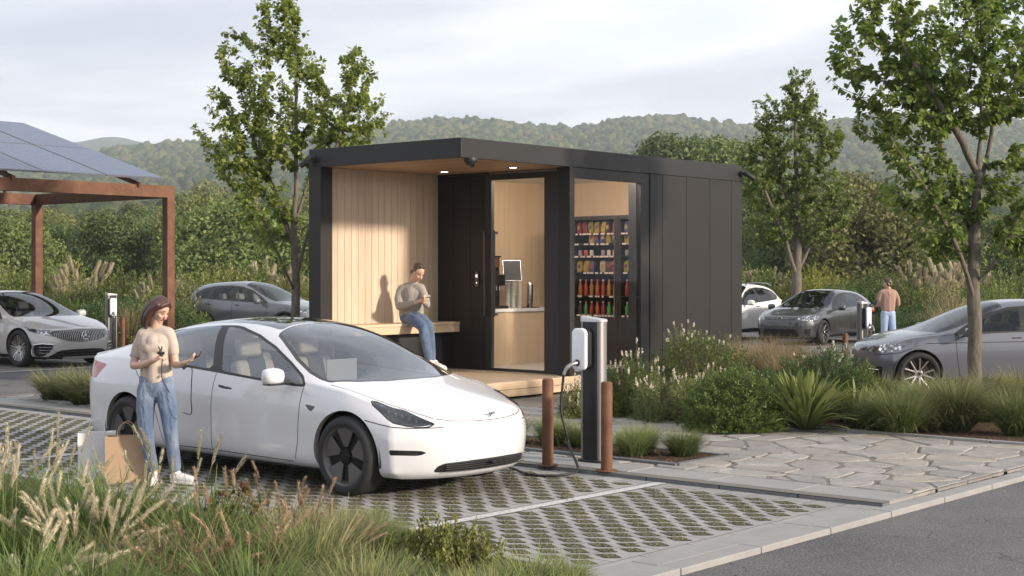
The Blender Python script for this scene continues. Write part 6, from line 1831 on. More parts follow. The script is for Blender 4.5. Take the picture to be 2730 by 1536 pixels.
def cabin(car, S, xd=-.62, zb=.86, hw=.74, x1=-3.0, seatmat=M_cream, dashmat=M_dash, rearx=-2.55, frontx=-1.65):
    seats(car, (('front', frontx), ('rear', rearx)), .42, seatmat)
    mbox(x1, xd, -hw, hw, .26, .40).build('cabin_floor', dashmat, car)
    m = MB().prism([(xd - .35, .60), (xd - .32, zb - .02), (xd - .1, zb + .045), (xd + .42, zb + .01), (xd + .42, .5), (xd - .1, .45)], -hw - .02, hw + .02, Matrix(((1, 0, 0, 0), (0, 0, 1, 0), (0, 1, 0, 0), (0, 0, 0, 1))))
    m.build('dashboard', dashmat, car, bevel=.02)
    for sg in (-1, 1): mbox(x1, xd, min(sg * (hw + .01), sg * (hw + .06)), max(sg * (hw + .01), sg * (hw + .06)), .3, zb - .02).build('door_lining', seatmat, car)
    mbox(x1 - .35, x1 - .02, -hw + .05, hw - .05, .6, zb + .06).build('parcel_shelf', dashmat, car)
cabin(tesla, TS)
steering(tesla, -1.02, .37, .93)
mbox(-.98, -.965, -.20, .18, .88, 1.08, Matrix.Identity(4)).build('centre_screen', simple('screen_silver', (.50, .48, .45), .35, .2, 0), tesla, bevel=.006)
# ------------------------------------------------------------------ the other cars
def gen_features(D):
    def f(sh):
        regw = lambda C, N: (np.abs(C[:, 1]) > .48) & (C[:, 2] > D.get('wz', .86)) & (np.abs(N[:, 1]) > .33)
        sh.mark('window_trim', closed(D['trim'], 2) if D.get('smooth', 1) else D['trim'], 'side', regw, grow=.018)
        for p in D['glass']: sh.mark('side_window', rounded(p, .02), 'side', regw, only=('window_trim',))
        sh.mark('windshield_trim', D['ws'], 'top', lambda C, N: (C[:, 2] > D.get('wz', .86)) & (N[:, 2] > .2), only=('body',))
        sh.mark('windshield', D['ws'], 'top', lambda C, N: (C[:, 2] > D.get('wz', .86)) & (N[:, 2] > .2), grow=-.028, only=('windshield_trim',))
        if 'roof' in D: sh.mark('roof_glass', D['roof'], 'top', R_top(1.1), only=('body',))
        for nm, poly, proj, reg in D.get('lamps', ()): sh.mark(nm, poly, proj, reg, only=('body', 'lower_trim', 'front_panel'))
        for proj, ln, reg in D.get('lines', ()): sh.mark('gap', None, proj, reg, grow=.005, line=ln, only=('body',))
        for p in D.get('handles', ()): sh.mark('door_handle', rounded(p, .01), 'side', R_side(), only=('body',))
        if 'sill' in D: sh.mark('lower_trim', D['sill'], 'side', lambda C, N: (np.abs(C[:, 1]) > .4) & (C[:, 2] < .5), only=('body',))
    return f
RF = lambda C, N: (C[:, 0] > .2) & (N[:, 0] > .05)
RB_ = lambda C, N: (C[:, 0] < -2.6) & (np.abs(C[:, 1]) > .2)
RS = lambda C, N: (np.abs(C[:, 1]) > .5) & (np.abs(N[:, 1]) > .3)
PARTS = dict(window_trim=(M_blk, 'window_trim', None), side_window=(M_cglass_dk, 'side_window', None), windshield_trim=(M_blkg, 'windshield_trim', None), windshield=(M_cglass_dk, 'windshield', None), roof_glass=(M_roofglass, 'glass_roof', None),
    headlight=(M_lampin, 'headlight', None), fog_light=(M_blkg, 'air_intake', None), grille=(M_blkg, 'grille', None), lower_grille=(M_cavity, 'lower_grille', None), gap=(M_cavity, 'panel_gap', None), door_handle=(M_blk, 'door_handle', None),
    tail_light=(M_red, 'tail_light', None), arch_trim=(M_blk, 'arch_trim', None), lower_trim=(M_blk, 'lower_trim', None), light_strip=(M_drl, 'light_strip', None))
def lampmat(name, c0, c1):
    t = NT(name); v = t.coord('Object')
    vo = t.n('ShaderNodeTexVoronoi'); vo.inputs['Scale'].default_value = 16; t.l(v, vo.inputs['Vector'])
    c = t.ramp(vo.outputs['Distance'], [(.15, c1), (.5, c0)])
    t.principled(c, .15, .6, t.bump(vo.outputs['Distance'], .5, .01), 1.0); return t.m
M_headl = lampmat('headlamp_unit', (.10, .105, .115), (.70, .71, .74))
PARTS['headlight'] = (M_headl, 'headlight', None)
# --- silver sedan at the left
MSd = dict(
    st=[-3.95, -3.7, -3.4, -3.05, -2.65, -2.25, -1.85, -1.5, -1.15, -.8, -.5, -.2, .08, .32, .52],
    yw=[(-3.95, .84), (-3.6, .91), (-3.2, .95), (-2, .96), (-.3, .96), (.1, .95), (.32, .925), (.52, .875)],
    zb=[(-3.95, 1.04), (-3.2, 1.06), (-2, 1.02), (-1, .985), (-.5, .965), (0, .905), (.3, .83), (.52, .745)],
    yb=[(-3.95, .76), (-3.4, .84), (-2.6, .89), (-.5, .89), (0, .875), (.3, .84), (.52, .79)],
    yr=[(-3.95, .62), (-3.2, .58), (-2.5, .58), (-1.8, .60), (-1.3, .64), (-.9, .70), (-.5, .745), (-.2, .72), (.08, .67), (.32, .62), (.52, .56)],
    zr=[(-3.95, 1.12), (-3.4, 1.22), (-2.9, 1.34), (-2.4, 1.43), (-1.9, 1.465), (-1.5, 1.43), (-1.15, 1.32), (-.8, 1.17), (-.5, 1.045), (-.2, .975), (.08, .925), (.32, .865), (.52, .785)],
    zc=[(-3.95, 1.15), (-3.4, 1.26), (-2.9, 1.385), (-2.4, 1.475), (-1.9, 1.51), (-1.5, 1.48), (-1.15, 1.385), (-.8, 1.25), (-.5, 1.12), (-.2, 1.01), (.08, .955), (.32, .905), (.52, .845)],
    zs=[(-3.95, .26), (-3, .2), (0, .19), (.52, .17)],
    front=dict(rows=[(.80, .15), (.865, .19), (.90, .34), (.915, .50), (.885, .66), (.80, .775)], cols=[(0, 0), (.36, .03), (.67, .14)]),
    rear=dict(rows=[(-4.02, .26), (-4.12, .32), (-4.16, .55), (-4.15, .8), (-4.1, 1.0), (-4.06, 1.12)], cols=[(0, 0), (.33, .02), (.62, .09)]),
    wb=3.21, wr=.368, arch=.405, fo=.92, ro=1.1, rim='fine', rimr=.272, tuck=.88, shoulder=.75)
M_silver = carpaint('silver_car_paint', (.47, .455, .43), .15, .32, (.10, .09, .08))
RQ = lambda C, N: (C[:, 0] > .05) & (np.abs(C[:, 1]) > .2)
MSd.update(paint=M_silver, parts=dict(PARTS), features=[gen_features(dict(
    trim=[(-.62, .945), (-.95, 1.11), (-1.3, 1.26), (-1.7, 1.37), (-2.2, 1.41), (-2.7, 1.35), (-3.1, 1.22), (-3.35, 1.10), (-2.9, 1.075), (-2.1, 1.045), (-1.3, 1.01)],
    glass=[[(-.72, .975), (-1.0, 1.10), (-1.3, 1.235), (-1.62, 1.335), (-1.75, 1.35), (-1.62, 1.03), (-1.2, 1.01)], [(-1.86, 1.375), (-2.2, 1.385), (-2.65, 1.335), (-3.0, 1.22), (-3.2, 1.12), (-2.7, 1.085), (-1.72, 1.045)]], smooth=0,
    ws=[(-.08, -.3), (-.08, 0), (-.10, .35), (-.19, .62), (-.36, .80), (-.5, .79), (-.85, .725), (-1.2, .65), (-1.5, .60), (-1.56, .3), (-1.57, -.3)],
    roof=[(-1.62, -.3), (-1.6, .3), (-1.56, .50), (-2.2, .50), (-2.9, .48), (-3.5, .5), (-3.6, -.3)],
    lamps=[('grille', rounded([(.70, .665), (.60, .725), (0, .745), (-.3, .745), (-.3, .49), (.0, .49), (.34, .515), (.55, .58)], .05), 'front', RF),
        ('headlight', q45p([(.17, .915, .75), (.35, .83, .765), (.60, .73, .745), (.77, .60, .725), (.70, .70, .66), (.62, .76, .645), (.45, .86, .69)]), q45, RQ),
        ('lower_grille', rounded([(.70, .205), (.50, .335), (.2, .355), (-.2, .355), (-.2, .205)], .03), 'front', RF),
        ('fog_light', closed(q45p([(.50, .90, .44), (.50, .90, .25), (.62, .80, .215), (.72, .70, .30), (.76, .62, .43), (.66, .74, .46)]), 3), q45, lambda C, N: (C[:, 0] > .25) & (C[:, 2] < .6) & (np.abs(C[:, 1]) > .35)),
        ('light_strip', [(.62, .748), (-.2, .765), (-.2, .775), (.2, .772), (.63, .757)], 'front', RF)],
    lines=[('side', [(-.62, .94), (-.62, .60), (-.66, .25)], RS), ('side', [(-1.70, 1.0), (-1.72, .6), (-1.76, .25)], RS), ('side', [(-.66, .24), (-1.76, .25), (-2.7, .25)], RS), ('side', [(.80, .60), (.45, .70), (.30, .76), (.15, .80)], RS)],
    handles=[[(-1.62, .90), (-1.42, .895), (-1.42, .875), (-1.62, .88)]], sill=[(.9, .10), (.9, .20), (-.45, .24), (-2.8, .25), (-2.8, .1)]))])
hM = math.atan2(-.63, .777)
merc, fm = build_car('parked_car', MSd, 'silver grey luxury sedan parked under the rust coloured solar canopy', (-9.50, 30.83, 0), hM, 1.03)
split_parts(fm)
# grille louvres and round star badge
m = MB()
for k in range(33):
    y = -.64 + k * .04; zt = .735 - abs(y) ** 3 * .2; zb_ = .50 + abs(y) ** 2.2 * .25
    if zt - zb_ < .03: continue
    xs = lambda z, yy: float(np.interp(z, [.34, .50, .66, .775], [.905, .918, .888, .80])) - .03 * (abs(yy) / .36) ** 1.6
    m.tube([(xs(z, y) * 1.004 + .004, y, z) for z in (zb_, (zb_ + zt) / 2, zt)], .0065, 4)
if fm.get('grille'): m.build('grille_louvres', simple('louvre_metal', (.30, .29, .28), .3, .9, 0), fm['grille'])
def star(parent, x, z, r, tilt=6):
    q = Matrix.Translation((x, 0, z)) @ Matrix.Rotation(R(90 - tilt), 4, 'Y')
    m = MB(); n = 32
    m.tube([q @ Vector((r * math.cos(2 * PI * k / n), r * math.sin(2 * PI * k / n), 0)) for k in range(n + 1)], r * .085, 6, caps=False)
    for k in range(3):
        a = PI + k * 2 * PI / 3; u = Vector((math.cos(a), math.sin(a), 0)); v = Vector((-u.y, u.x, 0)) * r * .13
        m.add([q @ (v), q @ (u * r), q @ (-v), q @ Vector((0, 0, r * .12))], [(0, 1, 3), (1, 2, 3), (2, 1, 0)])
    m.build('star_badge', M_chrome, parent, smooth=30)
star(merc, .935, .625, .082)
m = MB()
for z in (.25, .31): m.tube([(.80, -.62, z), (.90, -.36, z), (.925, 0, z), (.90, .36, z), (.80, .62, z)], .006, 5)
for y in (-.4, -.2, 0, .2, .4): m.box(.86 - abs(y) * .12, .89 - abs(y) * .12, y - .004, y + .004, .21, .345)
m.build('intake_bars', M_blk, merc)
m = MB()
for sg in (-1, 1):
    for z in (.29, .345, .40): m.tube([(.60, sg * .84, z), (.70, sg * .76, z), (.80, sg * .63, z)], .006, 5)
    m.tube([(.475, sg * .925, .26), (.47, sg * .925, .36), (.50, sg * .915, .45), (.64, sg * .80, .472), (.78, sg * .64, .455)], .008, 5)
m.build('intake_fins', M_chrome, merc)
for sg in (-1, 1): mirror(merc, -.80, sg * .925, .98, sg, M_silver)
cabin(merc, MSd, xd=-.70, zb=.88, hw=.76, x1=-3.2, seatmat=simple('taupe_seat', (.24, .20, .165), .6, 0, .05)); steering(merc, -1.15, .37, .96)

# --- hatchback body used twice (dark one at the back, grey one at the right)
HS = dict(
    st=[-3.28, -3.08, -2.85, -2.5, -2.15, -1.8, -1.45, -1.12, -.82, -.52, -.22, .06, .30, .50],
    yw=[(-3.3, .82), (-3.05, .87), (-2.7, .893), (-.3, .893), (.1, .885), (.30, .865), (.50, .82)],
    zb=[(-3.3, 1.0), (-2.8, 1.01), (-2, .985), (-1, .955), (-.5, .94), (0, .895), (.30, .84), (.50, .765)],
    yb=[(-3.3, .74), (-3.05, .79), (-2.6, .835), (-.5, .845), (0, .83), (.3, .80), (.5, .745)],
    yr=[(-3.3, .60), (-3.0, .58), (-2.5, .57), (-1.5, .59), (-1.12, .62), (-.82, .665), (-.52, .71), (-.22, .715), (.06, .68), (.30, .62), (.50, .55)],
    zr=[(-3.3, 1.10), (-3.08, 1.25), (-2.85, 1.34), (-2.5, 1.39), (-1.8, 1.43), (-1.45, 1.415), (-1.12, 1.335), (-.82, 1.20), (-.52, 1.055), (-.22, .965), (.06, .925), (.30, .87), (.50, .79)],
    zc=[(-3.3, 1.13), (-3.08, 1.29), (-2.85, 1.385), (-2.5, 1.435), (-1.8, 1.47), (-1.45, 1.46), (-1.12, 1.395), (-.82, 1.27), (-.52, 1.12), (-.22, 1.0), (.06, .955), (.30, .905), (.50, .845)],
    zs=[(-3.3, .28), (-2.6, .22), (0, .20), (.5, .18)],
    front=dict(rows=[(.76, .17), (.82, .21), (.855, .36), (.865, .52), (.845, .67), (.775, .785)], cols=[(0, 0), (.36, .025), (.64, .11)]),
    rear=dict(rows=[(-3.36, .28), (-3.44, .33), (-3.47, .55), (-3.46, .78), (-3.42, .98), (-3.37, 1.12)], cols=[(0, 0), (.33, .02), (.6, .08)]),
    wb=2.63, wr=.335, arch=.372, fo=.86, ro=.8, rim='split', rimr=.25, tuck=.88, shoulder=.75)
hatchfeat = dict(
    trim=[(-.56, .935), (-.85, 1.09), (-1.15, 1.235), (-1.5, 1.325), (-1.9, 1.355), (-2.4, 1.34), (-2.75, 1.28), (-2.95, 1.15), (-2.86, 1.04), (-2.2, 1.01), (-1.3, .975)],
    glass=[[(-.66, .965), (-.87, 1.075), (-1.15, 1.205), (-1.5, 1.295), (-1.66, 1.31), (-1.60, .99), (-1.2, .98)], [(-1.76, 1.325), (-2.0, 1.33), (-2.34, 1.315), (-2.42, 1.03), (-1.70, .998)], [(-2.45, 1.305), (-2.68, 1.265), (-2.86, 1.13), (-2.80, 1.06), (-2.52, 1.04)]], smooth=0,
    ws=[(-.06, -.3), (-.06, 0), (-.08, .35), (-.16, .60), (-.33, .77), (-.52, .755), (-.82, .70), (-1.12, .63), (-1.42, .56), (-1.47, .3), (-1.48, -.3)],
    lamps=[('headlight', q45p([(.20, .85, .76), (.38, .80, .80), (.60, .66, .785), (.78, .47, .735), (.80, .40, .68), (.70, .62, .655), (.56, .75, .655), (.35, .86, .69)]), q45, RQ),
        ('grille', [(.50, .745), (-.2, .755), (-.2, .665), (.46, .665)], 'front', RF),
        ('lower_grille', rounded([(.55, .24), (.46, .43), (-.2, .43), (-.2, .24)], .03), 'front', RF),
        ('fog_light', q45p([(.58, .76, .44), (.70, .60, .44), (.72, .60, .30), (.62, .74, .24)]), q45, lambda C, N: (C[:, 0] > .25) & (C[:, 2] < .6) & (np.abs(C[:, 1]) > .35)),
        ('tail_light', [(-3.1, .97), (-3.08, .80), (-3.5, .82), (-3.5, .98)], 'side', lambda C, N: (C[:, 0] < -3.0) & (np.abs(C[:, 1]) > .4))],
    lines=[('side', [(-.56, .93), (-.58, .60), (-.64, .27)], RS), ('side', [(-1.68, .97), (-1.70, .6), (-1.72, .27)], RS), ('side', [(-.64, .26), (-1.72, .27), (-2.2, .27)], RS), ('side', [(-.10, .80), (-1.0, .815), (-2.0, .83), (-3.0, .85)], RS),
           ('side', [(.82, .62), (.50, .63), (.30, .66), (.10, .73)], RS), ('top', [(.62, .62), (.30, .69), (0, .74), (-.3, .78)], lambda C, N: (C[:, 2] > .7) & (N[:, 2] > .2))],
    handles=[[(-1.62, .895), (-1.42, .89), (-1.42, .865), (-1.62, .87)], [(-2.56, .91), (-2.36, .905), (-2.36, .88), (-2.56, .885)]], sill=[(.9, .05), (.9, .20), (-.40, .25), (-2.3, .26), (-3.5, .33), (-3.5, .05)])
def dress_hatch(car, paint_, seatm, badge=True):
    m = MB(); m.tube([(.80, -.46, .705), (.862, -.25, .705), (.872, 0, .705), (.862, .25, .705), (.80, .46, .705)], .007, 5)
    m.build('grille_strip', M_chrome, car)
    m = MB()
    for z in (.28, .33, .38): m.tube([(.78, -.5, z), (.865, -.25, z), (.88, 0, z), (.865, .25, z), (.78, .5, z)], .008, 5)
    m.build('intake_bars', M_blk, car)
    m = MB()
    for sg in (-1, 1): m.tube([(.60, sg * .755, .40), (.71, sg * .61, .41)], .007, 5)
    m.build('intake_trim', M_chrome, car)
    q = Matrix.Translation((.877, 0, .705)) @ Matrix.Rotation(R(86), 4, 'Y'); r = .062; n = 28
    m = MB(); m.tube([q @ Vector((r * math.cos(2 * PI * k / n), r * math.sin(2 * PI * k / n), 0)) for k in range(n + 1)], .0055, 6, caps=False)
    # local x of the disc points down, y to the side
    for pts in ([(-.052, -.026), (-.010, 0), (-.052, .026)], ):
        m.tube([q @ Vector((a, b, .002)) for a, b in pts], .0048, 5)
    m.tube([q @ Vector((a, b, .002)) for a, b in ((-.028, -.052), (.045, -.024), (.008, 0), (.045, .024), (-.028, .052))], .0048, 5)
    o = m.build('round_badge', M_chrome, car, smooth=60)
    MB().lathe([(0, -.002), (r, -.002), (r, 0), (0, .0)], 28, q).build('badge_ground', M_blkg, o)
    for sg in (-1, 1): mirror(car, -.72, sg * .875, .95, sg, paint_)
    cabin(car, HS, xd=-.62, zb=.86, hw=.70, x1=-2.5, seatmat=seatm, rearx=-2.1, frontx=-1.5); steering(car, -1.0, .36, .93)
M_dkgrey = carpaint('dark_grey_paint', (.045, .047, .05), .3, .3, (.05, .05, .05))
HD = dict(stretch(HS, 1.08)); HD.update(paint=M_dkgrey, parts=dict(PARTS), features=[gen_features(hatchfeat)])
h = math.atan2(-.8, -.6)
gd, fg_ = build_car('parked_car', HD, 'dark grey hatchback facing the viewer with the tree behind it', (7.60, 39.6, 0), h, 1.0); split_parts(fg_)
dress_hatch(gd, M_dkgrey, M_dash)
M_grey = carpaint('grey_blue_paint', (.12, .13, .155), .25, .3, (.06, .06, .06))
def shortnose(S, k):
    S = dict(S); g = lambda x: x * k if x > 0 else x
    for q in ('yw', 'zb', 'yb', 'yr', 'zr', 'zc', 'zs'): S[q] = [(g(x), v) for x, v in S[q]]
    S['st'] = [g(x) for x in S['st']]; S['fo'] *= k; S['front'] = dict(rows=[(x * k, z) for x, z in S['front']['rows']], cols=[(y, sb * 1.0) for y, sb in S['front']['cols']]); return S
HG = dict(shortnose(stretch(HS, 1.1), .72)); HG.update(paint=M_grey, parts=dict(PARTS), features=[gen_features(hatchfeat)])
h = math.atan2(-.09, -.995)
gg_, fg2 = build_car('parked_car', HG, 'blue grey hatchback cut off by the right edge behind the large tree', (6.28, 23.85, 0), h, 1.03); split_parts(fg2)
dress_hatch(gg_, M_grey, M_dash)
# --- crossover body used twice (grey one at the left, white one by the kiosk)
SU = dict(
    st=[-3.30, -3.08, -2.85, -2.5, -2.15, -1.8, -1.45, -1.12, -.82, -.52, -.22, .06, .30, .50],
    yw=[(-3.3, .84), (-3.05, .89), (-2.7, .915), (-.3, .915), (.1, .905), (.30, .885), (.50, .84)],
    zb=[(-3.3, 1.10), (-2.8, 1.12), (-2, 1.08), (-1, 1.035), (-.5, 1.02), (0, .99), (.30, .93), (.50, .86)],
    yb=[(-3.3, .76), (-3.05, .81), (-2.6, .85), (-.5, .86), (0, .845), (.3, .82), (.5, .76)],
    yr=[(-3.3, .62), (-3.0, .59), (-2.5, .58), (-1.5, .60), (-1.12, .63), (-.82, .675), (-.52, .72), (-.22, .72), (.06, .69), (.30, .63), (.50, .56)],
    zr=[(-3.3, 1.25), (-3.08, 1.42), (-2.85, 1.49), (-2.5, 1.535), (-1.8, 1.565), (-1.45, 1.545), (-1.12, 1.455), (-.82, 1.31), (-.52, 1.15), (-.22, 1.055), (.06, 1.02), (.30, .97), (.50, .89)],
    zc=[(-3.3, 1.29), (-3.08, 1.47), (-2.85, 1.54), (-2.5, 1.58), (-1.8, 1.61), (-1.45, 1.595), (-1.12, 1.52), (-.82, 1.39), (-.52, 1.22), (-.22, 1.095), (.06, 1.055), (.30, 1.01), (.50, .95)],
    zs=[(-3.3, .32), (-2.6, .25), (0, .23), (.5, .21)],
    front=dict(rows=[(.76, .20), (.82, .25), (.85, .42), (.855, .60), (.835, .76), (.77, .89)], cols=[(0, 0), (.36, .025), (.64, .11)]),
    rear=dict(rows=[(-3.36, .32), (-3.44, .38), (-3.47, .60), (-3.46, .88), (-3.40, 1.10), (-3.35, 1.27)], cols=[(0, 0), (.33, .02), (.6, .08)]),
    wb=2.64, wr=.355, arch=.395, fo=.86, ro=.8, rim='split', rimr=.25, tuck=.88, shoulder=.75, cladarch=.05)
sufeat = dict(wz=.93,
    trim=[(-.56, 1.02), (-.85, 1.19), (-1.15, 1.345), (-1.5, 1.44), (-1.9, 1.475), (-2.4, 1.455), (-2.78, 1.38), (-2.98, 1.24), (-2.86, 1.15), (-2.2, 1.105), (-1.3, 1.06)],
    glass=[[(-.68, 1.055), (-.87, 1.17), (-1.15, 1.315), (-1.5, 1.41), (-1.66, 1.43), (-1.60, 1.075), (-1.2, 1.065)], [(-1.78, 1.44), (-2.0, 1.445), (-2.38, 1.425), (-2.46, 1.13), (-1.72, 1.085)], [(-2.49, 1.415), (-2.72, 1.36), (-2.88, 1.24), (-2.80, 1.165), (-2.55, 1.14)]], smooth=0,
    ws=hatchfeat['ws'],
    lamps=[('headlight', q45p([(.25, .86, .84), (.45, .78, .86), (.76, .50, .84), (.78, .45, .79), (.60, .73, .76), (.40, .85, .78)]), q45, RQ), ('grille', [(.45, .80), (-.2, .80), (-.2, .55), (.40, .55)], 'front', RF), ('lower_grille', [(.5, .42), (-.2, .42), (-.2, .28), (.5, .28)], 'front', RF),
        ('tail_light', [(-3.02, 1.06), (-3.12, .90), (-3.5, .92), (-3.5, 1.07)], 'side', lambda C, N: (C[:, 0] < -2.9) & (np.abs(C[:, 1]) > .4))],
    lines=[('side', [(-.56, 1.02), (-.58, .60), (-.64, .33)], RS), ('side', [(-1.68, 1.06), (-1.70, .6), (-1.72, .33)], RS), ('side', [(-2.48, 1.10), (-2.44, .9), (-2.3, .7)], RS)],
    handles=[[(-1.62, .965), (-1.42, .96), (-1.42, .93), (-1.62, .935)], [(-2.56, .985), (-2.36, .98), (-2.36, .95), (-2.56, .955)]], sill=[(.9, .05), (.9, .26), (-.40, .33), (-2.3, .34), (-3.5, .42), (-3.5, .05)])
M_sgrey = carpaint('slate_grey_paint', (.12, .13, .15), .25, .3, (.09, .085, .08))
SG = dict(SU); SG.update(paint=M_sgrey, parts=dict(PARTS), features=[gen_features(sufeat)])
h = math.atan2(-.39, .92)
sg_, fs = build_car('parked_car', SG, 'slate grey crossover parked behind the white car roof and the slender tree', (-6.05, 42.3, 0), h, 1.04); split_parts(fs)
for sg in (-1, 1): mirror(sg_, -.74, sg * .90, 1.04, sg, M_sgrey)
cabin(sg_, SU, xd=-.62, zb=.95, hw=.72, x1=-2.5, seatmat=M_cream, rearx=-2.1, frontx=-1.5); steering(sg_, -1.0, .36, 1.02)
M_pwhite = carpaint('pearl_white_paint', (.70, .68, .64), 0, .3, (.15, .15, .14))
SW = dict(SU); SW.update(paint=M_pwhite, parts=dict(PARTS), features=[gen_features(sufeat)]); SW.pop('cladarch')
h = math.atan2(-.8, -.6)
sw_, fw = build_car('parked_car', SW, 'pearl white crossover with roof rails half hidden by the kiosk', (5.45, 41.6, 0), h, 1.0); split_parts(fw)
for sg in (-1, 1):
    mirror(sw_, -.74, sg * .90, 1.04, sg, M_pwhite)
    MB().tube([(-1.3, sg * .59, 1.555), (-1.45, sg * .60, 1.615), (-2.0, sg * .585, 1.635), (-2.7, sg * .575, 1.605), (-2.95, sg * .575, 1.53)], .016, 6).build('roof_rail', M_alu, sw_, smooth=60)
cabin(sw_, SU, xd=-.62, zb=.95, hw=.72, x1=-2.5, seatmat=M_dash, rearx=-2.1, frontx=-1.5)
# ------------------------------------------------------------------ charging posts, bollards, canopy, bags
M_corten = None
def cortenmat():
    t = NT('weathering_steel'); v = t.coord('Object')
    f = t.noise(v, 3.2, 7, .7, .4); g = t.noise(v, 45, 4, .7)
    c = t.ramp(f, [(.30, (.075, .038, .024)), (.5, (.135, .066, .039)), (.7, (.21, .110, .064))])
    c = t.mix(t.math('MULTIPLY', g, .5), c, (.14, .06, .03))
    t.principled(c, .7, .15, t.bump(g, .3, .003), 0, .3); return t.m
M_corten = cortenmat()
M_post_dk = simple('post_charcoal', (.028, .029, .032), .35, .3, .1, 3)
M_post_al = simple('brushed_aluminium', (.27, .265, .255), .45, .8, .06, 30, .1, 200, .001)
M_cap = simple('cap_silver', (.50, .50, .50), .4, .4, .03)
M_unit = simple('unit_white', (.70, .71, .73), .28, 0, .02, coat=.4)
M_cable = simple('cable_rubber', (.012, .012, .013), .55, 0, .1)
def smooth_path(pts, n=8):
    out = []
    for i in range(len(pts) - 1):
        p0 = Vector(pts[max(i - 1, 0)]); p1 = Vector(pts[i]); p2 = Vector(pts[i + 1]); p3 = Vector(pts[min(i + 2, len(pts) - 1)])
        for k in range(n):
            t = k / n; out.append(.5 * ((2 * p1) + (p2 - p0) * t + (2 * p0 - 5 * p1 + 4 * p2 - p3) * t * t + (3 * p1 - p0 - 3 * p2 + p3) * t ** 3))
    out.append(Vector(pts[-1])); return out
def charger(label, loc, rz, scale=1.0, cable=True, cablepts=None):
    t = thing('charging_post', label, 'charging post', loc, rz, None); t.scale = (scale,) * 3
    # post: charcoal body between rounded aluminium edges; x = -front, y across
    H = 1.40
    pc = MB().prism(rrect(.13, .176, .02, 4), .02, H); pc.build('post_body', M_post_dk, t, smooth=40)
    m = MB()
    for sg in (-1, 1):
        out = [(-.064, sg * .0885), (-.064, sg * .105)] + [(-.064 * math.cos(R(a)), sg * (.105 + .032 * math.sin(R(a)))) for a in range(0, 181, 15)] + [(.064, sg * .105), (.064, sg * .0885)]
        m.prism(out if sg > 0 else out[::-1], .02, H)
    m2 = m.build('post_edge', M_post_al, t, smooth=50)
    # sloping cap
    prof = [(-.068, 1.0), (.068, 1.0)]
    out = rrect(.142, .284, .05, 6); n = len(out)
    V = [Vector((x, y, H + .002)) for x, y in out] + [Vector((x * 1.0, y * 1.0, H + .020 + .030 * (y + .142) / .284)) for x, y in out] + [Vector((x * .93, y * .96, H + .026 + .030 * (y + .142) / .284)) for x, y in out]
    F = [tuple(range(n))[::-1], tuple(range(2 * n, 3 * n))] + [(k * n + i, k * n + (i + 1) % n, k * n + n + (i + 1) % n, k * n + n + i) for k in (0, 1) for i in range(n)]
    MB().add(V, F).build('cap', M_cap, t, smooth=40)
    MB().prism(rrect(.20, .32, .06, 5), 0, .022).build('base_plate', M_post_dk, t, smooth=40, bevel=.004)
    # unit on the front face
    Mx = Matrix(((0, 0, -1, 0), (1, 0, 0, 0), (0, 1, 0, 0), (0, 0, 0, 1)))
    c = (.055, 1.13)
    u0 = MB().prism(rrect(.17, .40, .05, 6, *c), .066, .15, Mx).build('unit_body', M_blk, t, smooth=40, bevel=.008)
    out = rrect(.180, .42, .055, 7, *c)
    n = len(out); V = []
    for d, k in ((.150, .985), (.156, 1.0), (.172, .985), (.182, .93), (.186, .80)):
        V += [Mx @ Vector((c[0] + (x - c[0]) * k, c[1] + (y - c[1]) * (1 - (1 - k) * .5), d)) for x, y in out]
    F = [tuple(range(n))[::-1], tuple(range(4 * n, 5 * n))] + [(k * n + i, k * n + (i + 1) % n, k * n + n + (i + 1) % n, k * n + n + i) for k in range(4) for i in range(n)]
    u1 = MB().add(V, F).build('unit_cover', M_unit, t, smooth=50)
    MB().cyl(Mx @ Vector((c[0] + .012, c[1] - .135, .180)), Mx @ Vector((c[0] + .012, c[1] - .135, .190)), .034, n=20).build('socket', M_blk, u1, smooth=40)
    h0 = Mx @ Vector((c[0] + .012, c[1] - .135, .19))
    hd = [h0, h0 + Vector((-.05, .02, -.012)), h0 + Vector((-.10, .05, -.05)), h0 + Vector((-.125, .07, -.115))]
    MB().tube(smooth_path(hd, 4), [.022] * 5 + [.021] * 4 + [.017] * 4, 10).build('plug', M_post_al, t, smooth=60)
    if cablepts is None:
        e = hd[-1]; cablepts = [e, e + Vector((-.01, .02, -.10)), (e.x + .02, e.y + .02, .70), (e.x + .07, e.y - .02, .35), (e.x + .05, e.y - .10, .06), (e.x - .02, -.06, .03), (-.05, -.12, .04)]
    else: cablepts = [hd[-1]] + [Vector(p) for p in cablepts]
    if cable: MB().tube(smooth_path(cablepts, 8), .012 if len(cablepts) < 9 else .0125, 8).build('charging_cable', M_cable, t, smooth=60)
    return t
# the cable drops to the paving and runs in front of the bollard to the car's nose
cw = P(11.71, 9.02, .045)
def loc_of(px, py, z):
    Y = 3700 * (1.95 - z) / (py - 683); w = Vector(((px - 1287) / 3700 * Y, Y, z)); return Matrix.Rotation(-AZ, 3, 'Z') @ (w - cw)
e0 = (-.30, .15, .82)
cp = [(-.305, .16, .76), (-.315, .17, .62), (-.31, .165, .48), (-.28, .13, .30), (-.27, .10, .17)]
cp += [tuple(loc_of(1453, 1178, .058)), tuple(loc_of(1436, 1191, .03)), tuple(loc_of(1385, 1197, .016)), tuple(loc_of(1330, 1193, .016)), tuple(loc_of(1296, 1181, .022)), tuple(loc_of(1270, 1172, .08)), tuple(loc_of(1240, 1160, .30))]
ch = charger('charging post with plugged in cable right of the nose of the white car', cw, AZ, 1.0, True, cp)
cl = thing_stub = None
charger('charging post with a white unit behind the nose of the silver sedan', P(19.72, 29.27, 0), AZ + R(90), 1.0)
